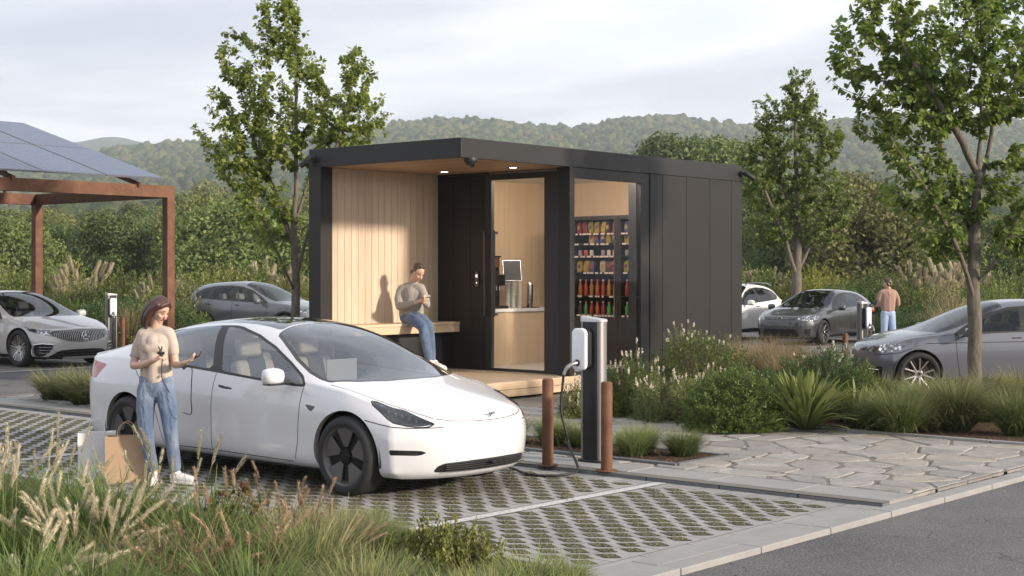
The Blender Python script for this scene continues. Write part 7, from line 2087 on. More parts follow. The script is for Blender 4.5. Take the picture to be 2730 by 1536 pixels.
charger('charging post between the dark hatchback and the blue grey hatchback', Vector(((2168 - 1287) / 3700 * 27.6, 27.6, 0)), AZ + R(90), .96)
bprof = [(0, 0), (.105, 0), (.105, .008), (.056, .009), (.056, .83), (.052, .846), (.040, .853), (0, .855)]
b0 = MB().lathe(bprof, 28).build('bollard', M_corten, None, smooth=40)
for i, (px, py, z, s, lab) in enumerate(((1377, 1170, .042, 1.0, 'rust coloured bollard between the white car nose and the charging post'), (1525, 1184, .042, 1.0, 'rust coloured bollard directly right of the near charging post'),
                            (308, 885, 0, 1.0, 'rust coloured bollard beside the far left charging post'), (2205, 962, 0, .92, 'rust coloured bollard right of the far right charging post'), (2125, 950, 0, .95, 'rust coloured bollard left of the far right charging post'))):
    o = b0 if i == 0 else b0.copy()
    if i: COL.objects.link(o)
    Y = 3700 * (1.95 - z) / (py - 683); o.location = ((px - 1287) / 3700 * Y, Y, z); o.scale = (s, s, s); tag(o, lab, 'bollard', 'weathering steel bollards')

# solar canopy
M_pv = None
def pvmat():
    t = NT('solar_cells'); v = t.coord('Object')
    br = t.n('ShaderNodeTexBrick'); br.offset = 0; br.inputs['Scale'].default_value = 1
    br.inputs['Brick Width'].default_value = .156; br.inputs['Row Height'].default_value = .156; br.inputs['Mortar Size'].default_value = .006; br.inputs['Mortar Smooth'].default_value = .1
    br.inputs['Color1'].default_value = (.030, .045, .095, 1); br.inputs['Color2'].default_value = (.036, .052, .105, 1); br.inputs['Mortar'].default_value = (.34, .37, .44, 1); t.l(v, br.inputs['Vector'])
    t.principled(br.outputs['Color'], .30, 0, None, .0, .32); return t.m
M_pv = pvmat()
can = thing('solar_canopy', 'rust steel solar carport with tilted blue panels over the silver sedan', 'carport', (0, 0, 0), AZ)
ca1, cb0, cb1 = 20.42, 27.8, 33.3; cz0, cz1 = 3.63, 3.90
for a, b in ((ca1 - .2, cb0), (ca1 - .2, cb1), (12.0, cb0), (12.0, cb1)):
    mbox(a, a + .2, b, b + .2, 0, cz0).build('post', M_corten, can, bevel=.004)
for b in (cb0, cb1): mbox(8, ca1 + .002, b - .002, b + .202, cz0, cz1).build('beam', M_corten, can, bevel=.004)
for a in (ca1 - .2, 12.0): mbox(a, a + .2, cb0 + .2, cb1, cz0 + .003, cz1 - .003).build('cross_beam', M_corten, can, bevel=.004)
pb0, pb1, pz0, pz1 = 27.62, 33.5, 4.02, 5.66
sl = math.atan2(pz1 - pz0, pb1 - pb0); Lp = math.hypot(pz1 - pz0, pb1 - pb0)
M_frame = simple('panel_frame', (.30, .31, .33), .35, .8, .05)
for k, a in enumerate((19.4, 16.3, 13.2)):
    q = Matrix.Translation((a, pb0 + .1, pz0 - .09)) @ Matrix.Rotation(sl, 4, 'X')
    MB().box(0, .07, 0, Lp - .2, -.09, 0, q).build('rafter', M_corten, can)
    mbox(a, a + .07, cb0 + .06, cb0 + .14, cz1, pz0 - .05).build('bracket', M_blk, can); mbox(a, a + .07, cb1 + .06, cb1 + .14, cz1, pz1 - .25).build('bracket', M_corten, can)
a = 20.02
for i in range(8):
    for j in range(2):
        o = MB().box(.02, 1.50, .02, Lp / 2 - .02, 0, .035).build('solar_panel', M_frame, can)
        o.matrix_local = Matrix.Translation((a - 1.53, pb0, pz0)) @ Matrix.Rotation(sl, 4, 'X') @ Matrix.Translation((0, j * Lp / 2, 0))
        MB().box(.05, 1.47, .05, Lp / 2 - .05, .0355, .038).build('cells', M_pv, o)
    a -= 1.53

# paper bags
def bag(label, loc, rz, W, D, H, mat, lean=0):
    t = thing('shopping_bag', label, 'bag', loc, rz)
    V = []; F = []
    g = random.Random(int(W * 1000))
    # sides with soft creases; open top
    lv = [(0, 1, 1), (.18, .99, .98), (.5, .985, .93), (.8, 1.0, .95), (1, 1.01, 1.0)]
    ring = [(-1, -1), (-.35, -1.03), (.35, -1.02), (1, -1), (1, 0), (1, 1), (.3, 1.02), (-.3, 1.0), (-1, 1), (-1, 0)]
    for h, kx, ky in lv:
        for x, y in ring:
            gx = x * W / 2 * kx; gy = y * D / 2 * ky
            if abs(x) == 1 and y == 0: gx *= (1 - .10 * h)
            V.append((gx + g.uniform(-.002, .002), gy + g.uniform(-.003, .003), h * H))
    n = len(ring)
    F = [tuple(range(n))[::-1]] + [(k * n + i, k * n + (i + 1) % n, k * n + n + (i + 1) % n, k * n + n + i) for k in range(len(lv) - 1) for i in range(n)]
    o = rawmesh('bag_body', V, F, mat, t); m = o.modifiers.new('s', 'SOLIDIFY'); m.thickness = .002
    for sg in (-1, 1):
        pts = [Vector((-.07, sg * D / 2 * .96, H - .03)), Vector((-.07, sg * D / 2 * .96, H + .05)), Vector((-.045, sg * D / 2 * .9, H + .105)), Vector((0, sg * D / 2 * .88, H + .125)), Vector((.045, sg * D / 2 * .9, H + .105)), Vector((.07, sg * D / 2 * .96, H + .05)), Vector((.07, sg * D / 2 * .96, H - .03))]
        MB().tube(smooth_path(pts, 5), .0038, 6).build('handle', mat, t, smooth=60)
    return t
M_kraft = simple('kraft_paper', (.40, .27, .17), .75, 0, .08, 6, .25, 9, .01)
M_wpaper = simple('white_paper', (.66, .66, .67), .7, 0, .04, 6, .25, 9, .01)
bag('brown kraft paper shopping bag standing by the feet of the woman', G(318, 13.62, .0) , R(8), .37, .17, .43, M_kraft)
bag('white paper shopping bag half behind the brown one', G(243, 13.85, 0), R(14), .34, .16, .44, M_wpaper)

# ------------------------------------------------------------------ people: one continuous skin, clothes worn over it
def cap(p0, p1, r0, r1=None, n=12, rings=4):
    p0 = Vector(p0); p1 = Vector(p1); r1 = r0 if r1 is None else r1
    d = p1 - p0; L = d.length; q = d.to_track_quat('Z', 'Y').to_matrix().to_4x4(); M = Matrix.Translation(p0) @ q
    prof = [(r0 * math.sin(PI / 2 * k / rings), -r0 * math.cos(PI / 2 * k / rings)) for k in range(rings + 1)] + [(r1 * math.cos(PI / 2 * k / rings), L + r1 * math.sin(PI / 2 * k / rings)) for k in range(rings + 1)]
    prof[0] = (1e-4, prof[0][1]); prof[-1] = (1e-4, prof[-1][1])
    return (prof, M, n)
class Flesh:
    def __init__(s): s.mb = MB()
    def cap(s, p0, p1, r0, r1=None):
        prof, M, n = cap(p0, p1, r0, r1); s.mb.lathe(prof, n, M); return s
    def chain(s, pts, rs):
        for i in range(len(pts) - 1): s.cap(pts[i], pts[i + 1], rs[i], rs[i + 1])
        return s
    def ell(s, c, r, M=None): s.mb.blob(c, r, 3, M); return s
    def grow(s, name, mat, parent, voxel=.007, smooth=5, sm=True, disp=0.0):
        me = bpy.data.meshes.new(name); me.from_pydata([tuple(v) for v in s.mb.V], [], s.mb.F); me.update()
        o = bpy.data.objects.new(name, me); COL.objects.link(o)
        r = o.modifiers.new('r', 'REMESH'); r.mode = 'VOXEL'; r.voxel_size = voxel; r.use_smooth_shade = True
        m = o.modifiers.new('s', 'SMOOTH'); m.iterations = smooth; m.factor = .6
        dg = bpy.context.evaluated_depsgraph_get(); me2 = bpy.data.meshes.new_from_object(o.evaluated_get(dg))
        bpy.data.objects.remove(o); me2.name = name
        me2.polygons.foreach_set('use_smooth', [True] * len(me2.polygons)); me2.materials.clear(); me2.materials.append(mat)
        o = bpy.data.objects.new(name, me2); COL.objects.link(o); o.parent = parent; return o
def hand(fl, wrist, d, n, k=1.0, curl=.5, thumb=1, spread=.0):
    """palm and five fingers; d = direction of the fingers, n = out of the back of the hand"""
    w = Vector(wrist); d = Vector(d).normalized(); n = Vector(n); n = (n - d * n.dot(d)).normalized(); s = d.cross(n).normalized()
    pe = w + d * .075 * k
    for o in (-.026, -.009, .009, .026): fl.cap(w + s * o * .7 * k, pe + s * o * k, .015 * k, .0125 * k)
    for i, (o, L) in enumerate(((-.030, .068), (-.0105, .080), (.0105, .075), (.029, .058))):
        L *= k; c = curl * (1 + .12 * i); p = pe + s * o * k; dd = d.copy(); r = .0088 * k
        for j, fr in enumerate((.45, .32, .23)):
            ax = s; dd = (Matrix.Rotation(-c * (1.0 if j else .7), 3, ax) @ dd).normalized()
            q = p + dd * L * fr; fl.cap(p, q, r, r * .9); p = q; r *= .92
    tb = w + d * .02 * k - s * thumb * .026 * k; td = (d * .7 - s * thumb * .6 - n * .45).normalized(); q = tb + td * .034 * k; fl.cap(tb, q, .0125 * k, .0105 * k); q2 = q + (td * .6 + d * .5 - n * .3).normalized() * .03 * k; fl.cap(q, q2, .0105 * k, .0085 * k)
def head(fl, c, f, up, k=1.0):
    """skull, jaw, nose, ears, lips and brow in the frame of the face; returns the frame"""
    f = Vector(f).normalized(); up = Vector(up); up = (up - f * up.dot(f)).normalized(); s = f.cross(up).normalized()
    M = Matrix((s, f, up)).transposed().to_4x4()
    c = Vector(c)
    def T(x, y, z): return c + (s * x + f * y + up * z) * k
    fl.ell(c + (f * -.008 + up * .022) * k, (.071 * k, .090 * k, .088 * k), M)
    fl.ell(T(0, .018, -.035), (.058 * k, .070 * k, .072 * k), M)
    fl.ell(T(0, .052, -.088), (.028 * k, .028 * k, .024 * k), M)          # chin
    fl.cap(T(0, .084, -.002), T(0, .104, -.034), .008 * k, .0125 * k)     # nose
    for x in (-1, 1):
        fl.cap(T(x * .014, .080, .017), T(x * .040, .066, .018), .0085 * k, .008 * k)  # brow
        fl.ell(T(x * .034, .058, -.030), (.022 * k, .022 * k, .022 * k), M)     # cheek
        fl.ell(T(x * .071, -.006, -.008), (.008 * k, .018 * k, .028 * k), M)    # ear
        fl.cap(T(x * .012, .082, -.061), T(0, .087, -.060), .006 * k, .0075 * k)
    fl.cap(T(0, -.02, -.05), T(0, -.032, -.13), .052 * k, .050 * k)
    return T, M
def face_parts(T, M, body, k, lip, brow, open_eye=.35):
    m = MB(); 
    for x in (-1, 1): m.tube([T(x * .016, .089, .028), T(x * .030, .084, .033), T(x * .044, .072, .028)], [.0028 * k, .0032 * k, .0016 * k], 5)
    m.build('eyebrow', brow, body)
    m = MB()
    for x in (-1, 1): m.tube([T(x * .017, .083, .002), T(x * .030, .081, -.0035), T(x * .042, .069, .001)], [.0016 * k, .0034 * k, .0018 * k], 5)
    m.build('eye', M_lash, body)
    m = MB(); m.tube([T(-.022, .080, -.060), T(-.008, .0905, -.057), T(0, .0915, -.059), T(.008, .0905, -.057), T(.022, .080, -.060)], [.0015 * k, .0042 * k, .004 * k, .0042 * k, .0015 * k], 6); m.build('lips', lip, body, smooth=60)
M_lash = simple('eyelash', (.03, .018, .014), .6, 0, 0)
def skinmat(name, c):
    t = NT(name); v = t.coord('Object'); cc = t.mix(t.noise(v, 14, 4), mul(c, .93), mul(c, 1.05))
    t.principled(cc, .5, 0, t.bump(t.noise(v, 160, 3), .1, .001), 0, .4, Subsurface_Weight=.12, Subsurface_Radius=(.012, .005, .003)); return t.m
def cloth(name, c, var=.1, vs=6, wr=.5, ws=14, wd=.012, weave=240, fade=None, stretch=(1, 1, .45)):
    t = NT(name); v = t.coord('Object', stretch); vv = t.coord('Object')
    f = t.noise(v, vs, 5, .6); cc = t.mix(f, mul(c, 1 - var), mul(c, 1 + var))
    if fade: cc = t.mix(t.ramp(t.noise(v, 5, 4, .6), [(.42, 0.), (.66, .75)]), cc, fade)
    w = t.noise(v, ws, 3, .5, 1.2); n1 = t.bump(w, wr, wd); n2 = t.bump(t.noise(vv, weave, 2), .15, .001, n1)
    t.principled(cc, .85, 0, n2, 0, .2, Sheen_Weight=.15); return t.m
M_skin_w = skinmat('skin_light', (.56, .36, .26)); M_skin_m = skinmat('skin_tan', (.52, .33, .235)); M_skin_b = skinmat('skin_warm', (.50, .31, .22))
M_tee = cloth('beige_cotton', (.46, .385, .325), .05, 4, .35, 6, .015)
M_jean = cloth('washed_denim', (.085, .125, .20), .2, 8, .9, 11, .03, 300, (.25, .30, .37))
M_jean2 = cloth('blue_denim', (.075, .115, .19), .15, 8, .9, 11, .03, 300, (.16, .21, .29))
M_jean3 = cloth('light_denim', (.26, .34, .50), .12, 8, .8, 9, .03, 300, (.42, .50, .62))
M_knit = cloth('grey_knit', (.29, .265, .24), .10, 5, .8, 8, .03, 130)
M_knit2 = cloth('terracotta_knit', (.31, .20, .155), .08, 5, .8, 8, .03, 160)
M_shoe = simple('white_trainers', (.66, .64, .62), .55, 0, .05, 9, .2, 40, .003)
def hairmat(name, c):
    t = NT(name); v = t.coord('Object', (60, 60, 6)); f = t.noise(v, 3, 4, .6)
    t.principled(t.mix(f, mul(c, .55), mul(c, 1.6)), .38, 0, t.bump(f, .6, .006), 0, .5); return t.m
M_hair_w = hairmat('brown_hair', (.060, .028, .020)); M_hair_m = hairmat('dark_brown_hair', (.055, .034, .024)); M_hair_b = hairmat('reddish_brown_hair', (.06, .028, .022))
M_lip = simple('lips_red', (.42, .11, .09), .4, 0, 0); M_lip2 = simple('lips_pale', (.42, .20, .15), .5, 0, 0)
def jeans(fl, hips, legs, waist, rw):
    pass
# ---- the woman by the white car
W = thing('person', 'standing woman in a beige T-shirt and washed jeans holding a phone and a plug', 'person', G(399, 13.48, 0.0), R(0))
fl = Flesh()
fd = Vector((.70, -.50, -.50)); hu = Vector((.40, -.22, 1))
T_, Mh = head(fl, (.018, -.02, 1.600), fd, hu, .98)
fl.cap((-.035, .01, 1.42), (0.0, -.005, 1.53), .052, .046)
fl.chain([(-.15, .02, 1.365), (-.03, .02, 1.385), (.09, -.02, 1.375)], [.042, .052, .042])
fl.chain([(-.035, .015, 1.32), (-.035, .01, 1.20), (-.03, .01, 1.05), (-.028, 0.02, .95)], [.075, .075, .07, .08])
fl.chain([(-.165, .02, 1.365), (-.215, .03, 1.24), (-.238, .03, 1.085), (-.13, -.10, 1.10), (.005, -.20, 1.148)], [.045, .041, .036, .033, .024])
fl.chain([(.115, -.02, 1.37), (.14, -.02, 1.23), (.158, -.03, 1.095), (.235, -.15, 1.105), (.30, -.235, 1.13)], [.045, .040, .035, .030, .022])
hand(fl, (.015, -.205, 1.152), (.75, -.35, .45), (-.4, -.5, .75), .95, .75, 1)
hand(fl, (.305, -.24, 1.132), (.80, -.35, .38), (-.2, .3, -.95), .95, .42, -1)
legR = [(-.115, .0, .88), (-.118, -.03, .66), (-.105, -.035, .49), (-.08, .01, .30), (-.052, .03, .12)]
legL = [(.055, .0, .88), (.09, -.03, .66), (.112, -.04, .49), (.13, 0, .30), (.138, .04, .12)]
for lg in (legR, legL): fl.chain(lg, [.06, .055, .045, .042, .035])
fl.cap((-.052, .03, .10), (-.04, -.04, .05), .032, .024); fl.cap((.138, .04, .10), (.20, .0, .05), .032, .024)
wb_ = fl.grow('body', M_skin_w, W, .0055, 4)
face_parts(T_, Mh, wb_, .98, M_lip, M_hair_w)
# hair: bob falling from a side parting
hf = Flesh(); k = .98
hf.ell(T_(0, -.022, .042), (.079, .094, .084), Mh)
for x in (-1, 1):
    hf.chain([T_(x * .062, .010, .055), T_(x * .082, -.02, -.01), T_(x * .088, -.035, -.09), T_(x * .078, -.03, -.155), T_(x * .07, -.01, -.20)], [.034, .034, .034, .030, .018])
    hf.chain([T_(x * .045, -.065, .03), T_(x * .060, -.085, -.06), T_(x * .058, -.085, -.15), T_(x * .052, -.075, -.205)], [.045, .046, .040, .020])
hf.chain([T_(0, -.085, .03), T_(0, -.105, -.06), T_(0, -.10, -.16), T_(0, -.09, -.205)], [.05, .05, .042, .02])
hf.chain([T_(-.02, .045, .100), T_(-.06, .045, .058), T_(-.078, .02, .0)], [.016, .016, .015]); hf.chain([T_(-.01, .045, .100), T_(.05, .045, .068), T_(.078, .02, .01)], [.016, .017, .016])
hf.grow('hair', M_hair_w, wb_, .006, 4)
# shirt
sf = Flesh()
sf.chain([(-.145, .02, 1.372), (-.03, .022, 1.402), (.088, -.015, 1.384)], [.062, .068, .06])
sf.chain([(-.09, .005, 1.30), (-.082, .005, 1.16), (-.075, .015, .985)], [.103, .092, .098]); sf.chain([(.02, -.005, 1.30), (.012, .005, 1.16), (.028, .015, .985)], [.103, .092, .098])
sf.chain([(-.035, -.045, 1.31), (-.035, -.045, 1.15), (-.025, -.03, .97)], [.078, .07, .085])
sf.chain([(-.07, -.062, 1.25), (.02, -.066, 1.25)], [.062, .062])
sf.chain([(-.150, .02, 1.365), (-.198, .028, 1.27), (-.218, .03, 1.19)], [.055, .053, .051]); sf.chain([(.105, -.02, 1.37), (.132, -.02, 1.28), (.142, -.022, 1.215)], [.054, .052, .050])
sf.grow('t_shirt', M_tee, W, .007, 8)
jf = Flesh()
jf.chain([(-.085, .015, .955), (.035, .015, .955)], [.100, .098]); jf.chain([(-.085, .015, .87), (.035, .015, .87)], [.116, .114]); jf.ell((-.02, .06, .86), (.14, .08, .09)); jf.ell((-.025, -.04, .90), (.10, .07, .10))
jf.chain([(-.105, .0, .86), (-.118, -.025, .68), (-.108, -.035, .49), (-.088, .0, .30), (-.066, .025, .155)], [.098, .082, .066, .059, .054])
jf.chain([(.055, .0, .86), (.092, -.025, .68), (.115, -.038, .49), (.132, .0, .30), (.142, .035, .155)], [.098, .082, .066, .059, .054])
jo = jf.grow('jeans', M_jean, W, .007, 3)
def shoe(parent, heel, toe, k=1.0, mat=M_shoe):
    h = Vector(heel); t = Vector(toe); d = (t - h); d.z = 0; L = d.length; d.normalize(); s = Vector((-d.y, d.x, 0))
    f = Flesh(); f.chain([h + Vector((0, 0, .052 * k)), h + d * L * .45 + Vector((0, 0, .046 * k)), t + Vector((0, 0, .036 * k))], [.042 * k, .043 * k, .034 * k]); f.cap(h + Vector((0, 0, .055 * k)), h + Vector((0, 0, .078 * k)) + d * .022, .042 * k, .038 * k)
    o = f.grow('shoe', mat, parent, .006, 3)
    m = MB(); out = []
    n = 22
    for i in range(n):
        a = 2 * PI * i / n; x = L / 2 + (L / 2 + .046 * k) * math.cos(a); y = (.043 + .004 * math.cos(a)) * k * math.sin(a); out.append((x, y))
    q = Matrix.Translation((h.x, h.y, h.z + .002)) @ Matrix.Rotation(math.atan2(d.y, d.x), 4, 'Z')
    m.prism(out, 0, .024 * k, q).build('sole', simple('shoe_sole', (.60, .58, .55), .6, 0, .05) if 'shoe_sole' not in bpy.data.materials else bpy.data.materials['shoe_sole'], o, bevel=.006)
    return o
shoe(W, (-.060, .045, .002), (-.03, -.12, .002), 1.12); shoe(W, (.135, .05, .002), (.315, -.03, .002), 1.12)
# plug and phone in her hands: things of their own
wl = W.location
ph = thing('phone', 'black phone held in the right of the two hands of the standing woman', 'phone', wl + Vector((.392, -.265, 1.190)), 0)
q = Matrix.Rotation(R(-28), 4, 'Y') @ Matrix.Rotation(R(-30), 4, 'Z') @ Matrix.Rotation(R(28), 4, 'X')
MB().prism(rrect(.140, .072, .010, 4), -.004, .004, q).build('case', M_blkg, ph, bevel=.002)
MB().prism(rrect(.130, .064, .008, 4), .0042, .0050, q).build('screen', simple('phone_screen', (.02, .022, .03), .08, 0, 0), ph)
pl = thing('charging_plug', 'small black plug with a thin cord held in front of her chest', 'plug', wl + Vector((.075, -.235, 1.205)), 0)
m = MB(); m.tube([(0, 0, .045), (-.005, 0, .02), (0, 0, 0), (.012, 0, -.03)], [.010, .017, .018, .012], 8); m.tube([(-.008, -.01, .045), (-.02, -.01, .07)], .006, 6); m.tube([(.008, -.01, .045), (.012, -.01, .072)], .006, 6); m.tube([(-.03, 0, .012), (.032, -.01, .010)], .012, 8)
m.build('plug_body', M_blk, pl, smooth=60)
MB().tube(smooth_path([(.012, 0, -.03), (.008, .0, -.12), (.015, -.02, -.22), (.06, -.03, -.30), (.085, -.03, -.345)], 6), .0045, 6).build('cord', M_cable, pl, smooth=60)
pc = MB().tube(smooth_path([(.30, -.24, 1.10), (.29, -.235, 1.085), (.325, -.24, 1.10), (.355, -.24, 1.08), (.352, -.24, .95), (.345, -.23, .80), (.345, -.20, .70), (.32, -.14, .655), (.26, -.02, .648), (.20, .10, .65)], 7), .0048, 6).build('phone_cable', M_cable, None, smooth=60); pc.location = wl; tag(pc, 'thin black cord looping from her phone hand to the side of the white car', 'cord')
MB_ = MB().tube([(.275, -.25, 1.078), (.295, -.25, 1.09), (.31, -.25, 1.10)], [.016, .013, .009], 8).build('cord_plug', M_blk, pc, smooth=60)

# ---- the man on the bench (figure frame: x right in the picture, y away, z up)
mY = 24.1
B = thing('person', 'seated man in a grey jumper and jeans looking down at his phone on the bench', 'person', Vector(((( 1030 + 450 / 4.83) * .9432 - 1287) / 3700 * mY, mY, 0)), 0)
fl = Flesh()
fd = Vector((.55, -.62, -.55)); hu = Vector((.40, -.30, 1))
T_, Mh = head(fl, (-.045, -.12, 1.935), fd, hu, 1.18)
fl.cap((-.14, -.02, 1.76), (-.085, -.08, 1.87), .066, .062)
fl.chain([(-.31, .03, 1.65), (-.15, .0, 1.68), (-.02, -.05, 1.66)], [.05, .06, .05])
fl.chain([(-.16, .03, 1.60), (-.17, .06, 1.42), (-.18, .07, 1.24)], [.10, .10, .10])
fl.chain([(-.345, .03, 1.64), (-.37, -.02, 1.50), (-.355, -.08, 1.38), (-.21, -.24, 1.41), (-.085, -.34, 1.445)], [.055, .05, .045, .04, .028])
fl.chain([(.01, -.06, 1.66), (.07, -.14, 1.52), (.095, -.2, 1.41), (.09, -.32, 1.43), (.065, -.40, 1.455)], [.055, .048, .042, .038, .028])
hand(fl, (-.075, -.345, 1.448), (.85, -.25, .35), (-.2, -.6, .7), 1.12, .6, 1)
hand(fl, (.062, -.405, 1.452), (.35, -.55, .65), (.5, -.3, -.7), 1.12, .6, -1)
for sg, hp, kn, an in ((1, (-.215, .03, 1.185), (.045, -.34, 1.06), (.13, -.30, .50)), (-1, (-.10, -.04, 1.20), (.125, -.30, 1.08), (.175, -.20, .50))): fl.chain([hp, kn, an], [.07, .055, .04])
fl.cap((.13, -.30, .48), (.26, -.42, .40), .05, .04); fl.cap((.175, -.20, .48), (.30, -.30, .40), .05, .04)
bb = fl.grow('body', M_skin_m, B, .0065, 4); face_parts(T_, Mh, bb, 1.18, M_lip2, M_hair_m)
hf = Flesh(); hf.ell(T_(0, -.030, .052), (.088, .106, .088), Mh); hf.chain([T_(-.03, .040, .108), T_(.03, .040, .108)], [.014, .014]); hf.chain([T_(-.066, .0, .03), T_(-.060, -.06, -.03)], [.022, .03]); hf.chain([T_(.066, .0, .03), T_(.060, -.06, -.03)], [.022, .03]); hf.chain([T_(0, -.075, .02), T_(0, -.085, -.045)], [.055, .04])
hf.grow('hair', M_hair_m, bb, .007, 3)
sf = Flesh()
sf.chain([(-.32, .03, 1.655), (-.15, .0, 1.70), (-.01, -.06, 1.675)], [.082, .095, .082]); sf.cap((-.14, -.02, 1.74), (-.125, -.035, 1.785), .074, .068)
sf.chain([(-.235, .03, 1.58), (-.25, .06, 1.40), (-.25, .08, 1.235)], [.128, .132, .125]); sf.chain([(-.08, -.02, 1.58), (-.09, .02, 1.40), (-.08, .04, 1.265)], [.128, .130, .118])
sf.chain([(-.16, -.03, 1.60), (-.17, .0, 1.42), (-.165, .02, 1.24)], [.125, .13, .125])
sf.chain([(-.335, .03, 1.635), (-.372, -.02, 1.50), (-.352, -.085, 1.385), (-.22, -.235, 1.41), (-.115, -.32, 1.438)], [.080, .076, .070, .058, .046])
sf.chain([(.0, -.06, 1.655), (.068, -.14, 1.52), (.095, -.2, 1.415), (.092, -.30, 1.43), (.078, -.37, 1.448)], [.078, .070, .064, .054, .044])
sf.grow('jumper', M_knit, B, .0085, 4)
jf = Flesh(); jf.chain([(-.25, .06, 1.20), (-.10, .02, 1.215)], [.115, .115])
jf.chain([(-.215, .02, 1.185), (-.05, -.22, 1.135), (.045, -.34, 1.06)], [.115, .105, .088]); jf.chain([(.045, -.34, 1.06), (.085, -.34, .85), (.115, -.31, .66), (.13, -.30, .55)], [.088, .082, .072, .062])
jf.chain([(-.11, -.04, 1.20), (.03, -.20, 1.15), (.125, -.29, 1.08)], [.112, .10, .085]); jf.chain([(.125, -.29, 1.08), (.16, -.27, .85), (.175, -.22, .66), (.185, -.20, .55)], [.085, .078, .07, .06])
jf.grow('jeans', M_jean2, B, .0085, 3)
shoe(B, (.15, -.30, .302), (.33, -.42, .302), 1.9); shoe(B, (.20, -.18, .302), (.37, -.28, .302), 1.9)
ph = thing('phone', 'small dark phone in the hands of the seated man', 'phone', B.location + Vector((.10, -.44, 1.545)), 0)
q = Matrix.Rotation(R(-8), 4, 'Y') @ Matrix.Rotation(R(20), 4, 'X')
MB().prism(rrect(.155, .078, .010, 4), -.005, .005, q).build('case', M_blkg, ph, bevel=.002); MB().prism(rrect(.145, .07, .008, 4), .0052, .006, q).build('screen', simple('lit_phone_screen', (.55, .56, .58), .2, 0, 0), ph)

# ---- the man at the right, seen from behind
C_ = thing('person', 'standing man in a terracotta jumper seen from behind beside the dark hatchback', 'person', Vector(((2232 - 1287) / 3700 * 36.4, 36.4, -.01)), R(0))
fl = Flesh(); fd = Vector((-.80, .55, -.12)); hu = Vector((0, 0, 1))
T_, Mh = head(fl, (-.02, 0, 1.665), fd, hu, 1.0)
fl.cap((0, .0, 1.50), (0, .0, 1.60), .055, .052); fl.chain([(-.15, -.02, 1.43), (0, .0, 1.45), (.16, .02, 1.43)], [.045, .055, .045]); fl.chain([(0, 0, 1.40), (.01, 0, 1.2), (.01, 0, 1.0)], [.09, .09, .09])
fl.chain([(-.17, -.02, 1.42), (-.215, -.01, 1.28), (-.20, .02, 1.14), (-.26, .10, 1.10), (-.30, .13, 1.10)], [.05, .046, .04, .034, .026]); hand(fl, (-.29, .12, 1.10), (-.9, .3, .1), (0, -.6, .8), 1, .9, 1)
fl.chain([(.18, .02, 1.42), (.245, .02, 1.28), (.265, .05, 1.15), (.20, .16, 1.10), (.13, .20, 1.10)], [.05, .046, .04, .034, .026])
for lg in ([(-.07, 0, .92), (-.09, 0, .50), (-.10, .03, .08)], [(.085, 0, .92), (.12, -.02, .50), (.15, .02, .08)]): fl.chain(lg, [.065, .05, .04])
cb = fl.grow('body', M_skin_b, C_, .009, 3)
hf = Flesh(); hf.ell(T_(0, -.030, .048), (.082, .098, .084), Mh); hf.chain([T_(0, -.08, .02), T_(0, -.088, -.055)], [.055, .042]); hf.chain([T_(-.04, .04, .10), T_(.04, .04, .10)], [.02, .02]); hf.chain([T_(-.06, -.04, 0), T_(-.05, -.06, -.05)], [.03, .03]); hf.chain([T_(.06, -.04, 0), T_(.05, -.06, -.05)], [.03, .03])
hf.grow('hair', M_hair_b, cb, .009, 2)
sf = Flesh(); sf.chain([(-.15, -.02, 1.44), (0, 0, 1.47), (.16, .02, 1.44)], [.072, .082, .072]); sf.chain([(-.06, 0, 1.38), (-.06, 0, 1.2), (-.05, 0, 1.02)], [.128, .12, .115]); sf.chain([(.07, 0, 1.38), (.07, 0, 1.2), (.06, 0, 1.02)], [.128, .12, .115])
sf.chain([(0, -.03, 1.40), (0, -.03, 1.2), (0, -.03, 1.02)], [.11, .105, .10])
sf.chain([(-.175, -.02, 1.41), (-.222, -.01, 1.28), (-.205, .02, 1.14), (-.245, .085, 1.105)], [.068, .062, .056, .046]); sf.chain([(.185, .02, 1.41), (.25, .02, 1.28), (.27, .05, 1.15), (.21, .15, 1.105)], [.068, .062, .056, .046])
sf.grow('jumper', M_knit2, C_, .010, 3)
jf = Flesh(); jf.chain([(-.06, 0, .93), (.07, 0, .93)], [.118, .118]); jf.chain([(-.07, 0, .88), (-.09, 0, .5), (-.10, .02, .10)], [.112, .082, .066]); jf.chain([(.08, 0, .88), (.12, -.02, .5), (.15, .02, .10)], [.112, .082, .066]); jf.grow('jeans', M_jean3, C_, .010, 2)
shoe(C_, (-.10, .0, .012), (-.18, .14, .012), 1.0); shoe(C_, (.15, .0, .012), (.09, .16, .012), 1.0)
cc = MB()
for k in range(5): cc.tube([Vector((-.36 + .10 * math.cos(2 * PI * i / 16), .10 + .03 * math.sin(i * 1.7 + k), 1.08 + (.11 + .006 * k) * math.sin(2 * PI * i / 16) - .03)) + Vector((k * .012, k * .014, 0)) for i in range(17)], .017, 7)
o = cc.build('coiled_cable', M_cable, None, smooth=60); o.location = C_.location; tag(o, 'coiled thick black cable held by the man in the terracotta jumper', 'cable')
# ------------------------------------------------------------------ camera, sun, sky
cam = bpy.data.cameras.new('camera'); camo = bpy.data.objects.new('camera', cam); COL.objects.link(camo)
camo.location = (0, 0, 1.95); camo.rotation_euler = (R(90), 0, 0)
cam.sensor_width = 36; cam.lens = 3700 / 2575 * 36; cam.shift_y = -41.5 / 2575
cam.clip_end = 20000; cam.clip_start = .1
scene.camera = camo

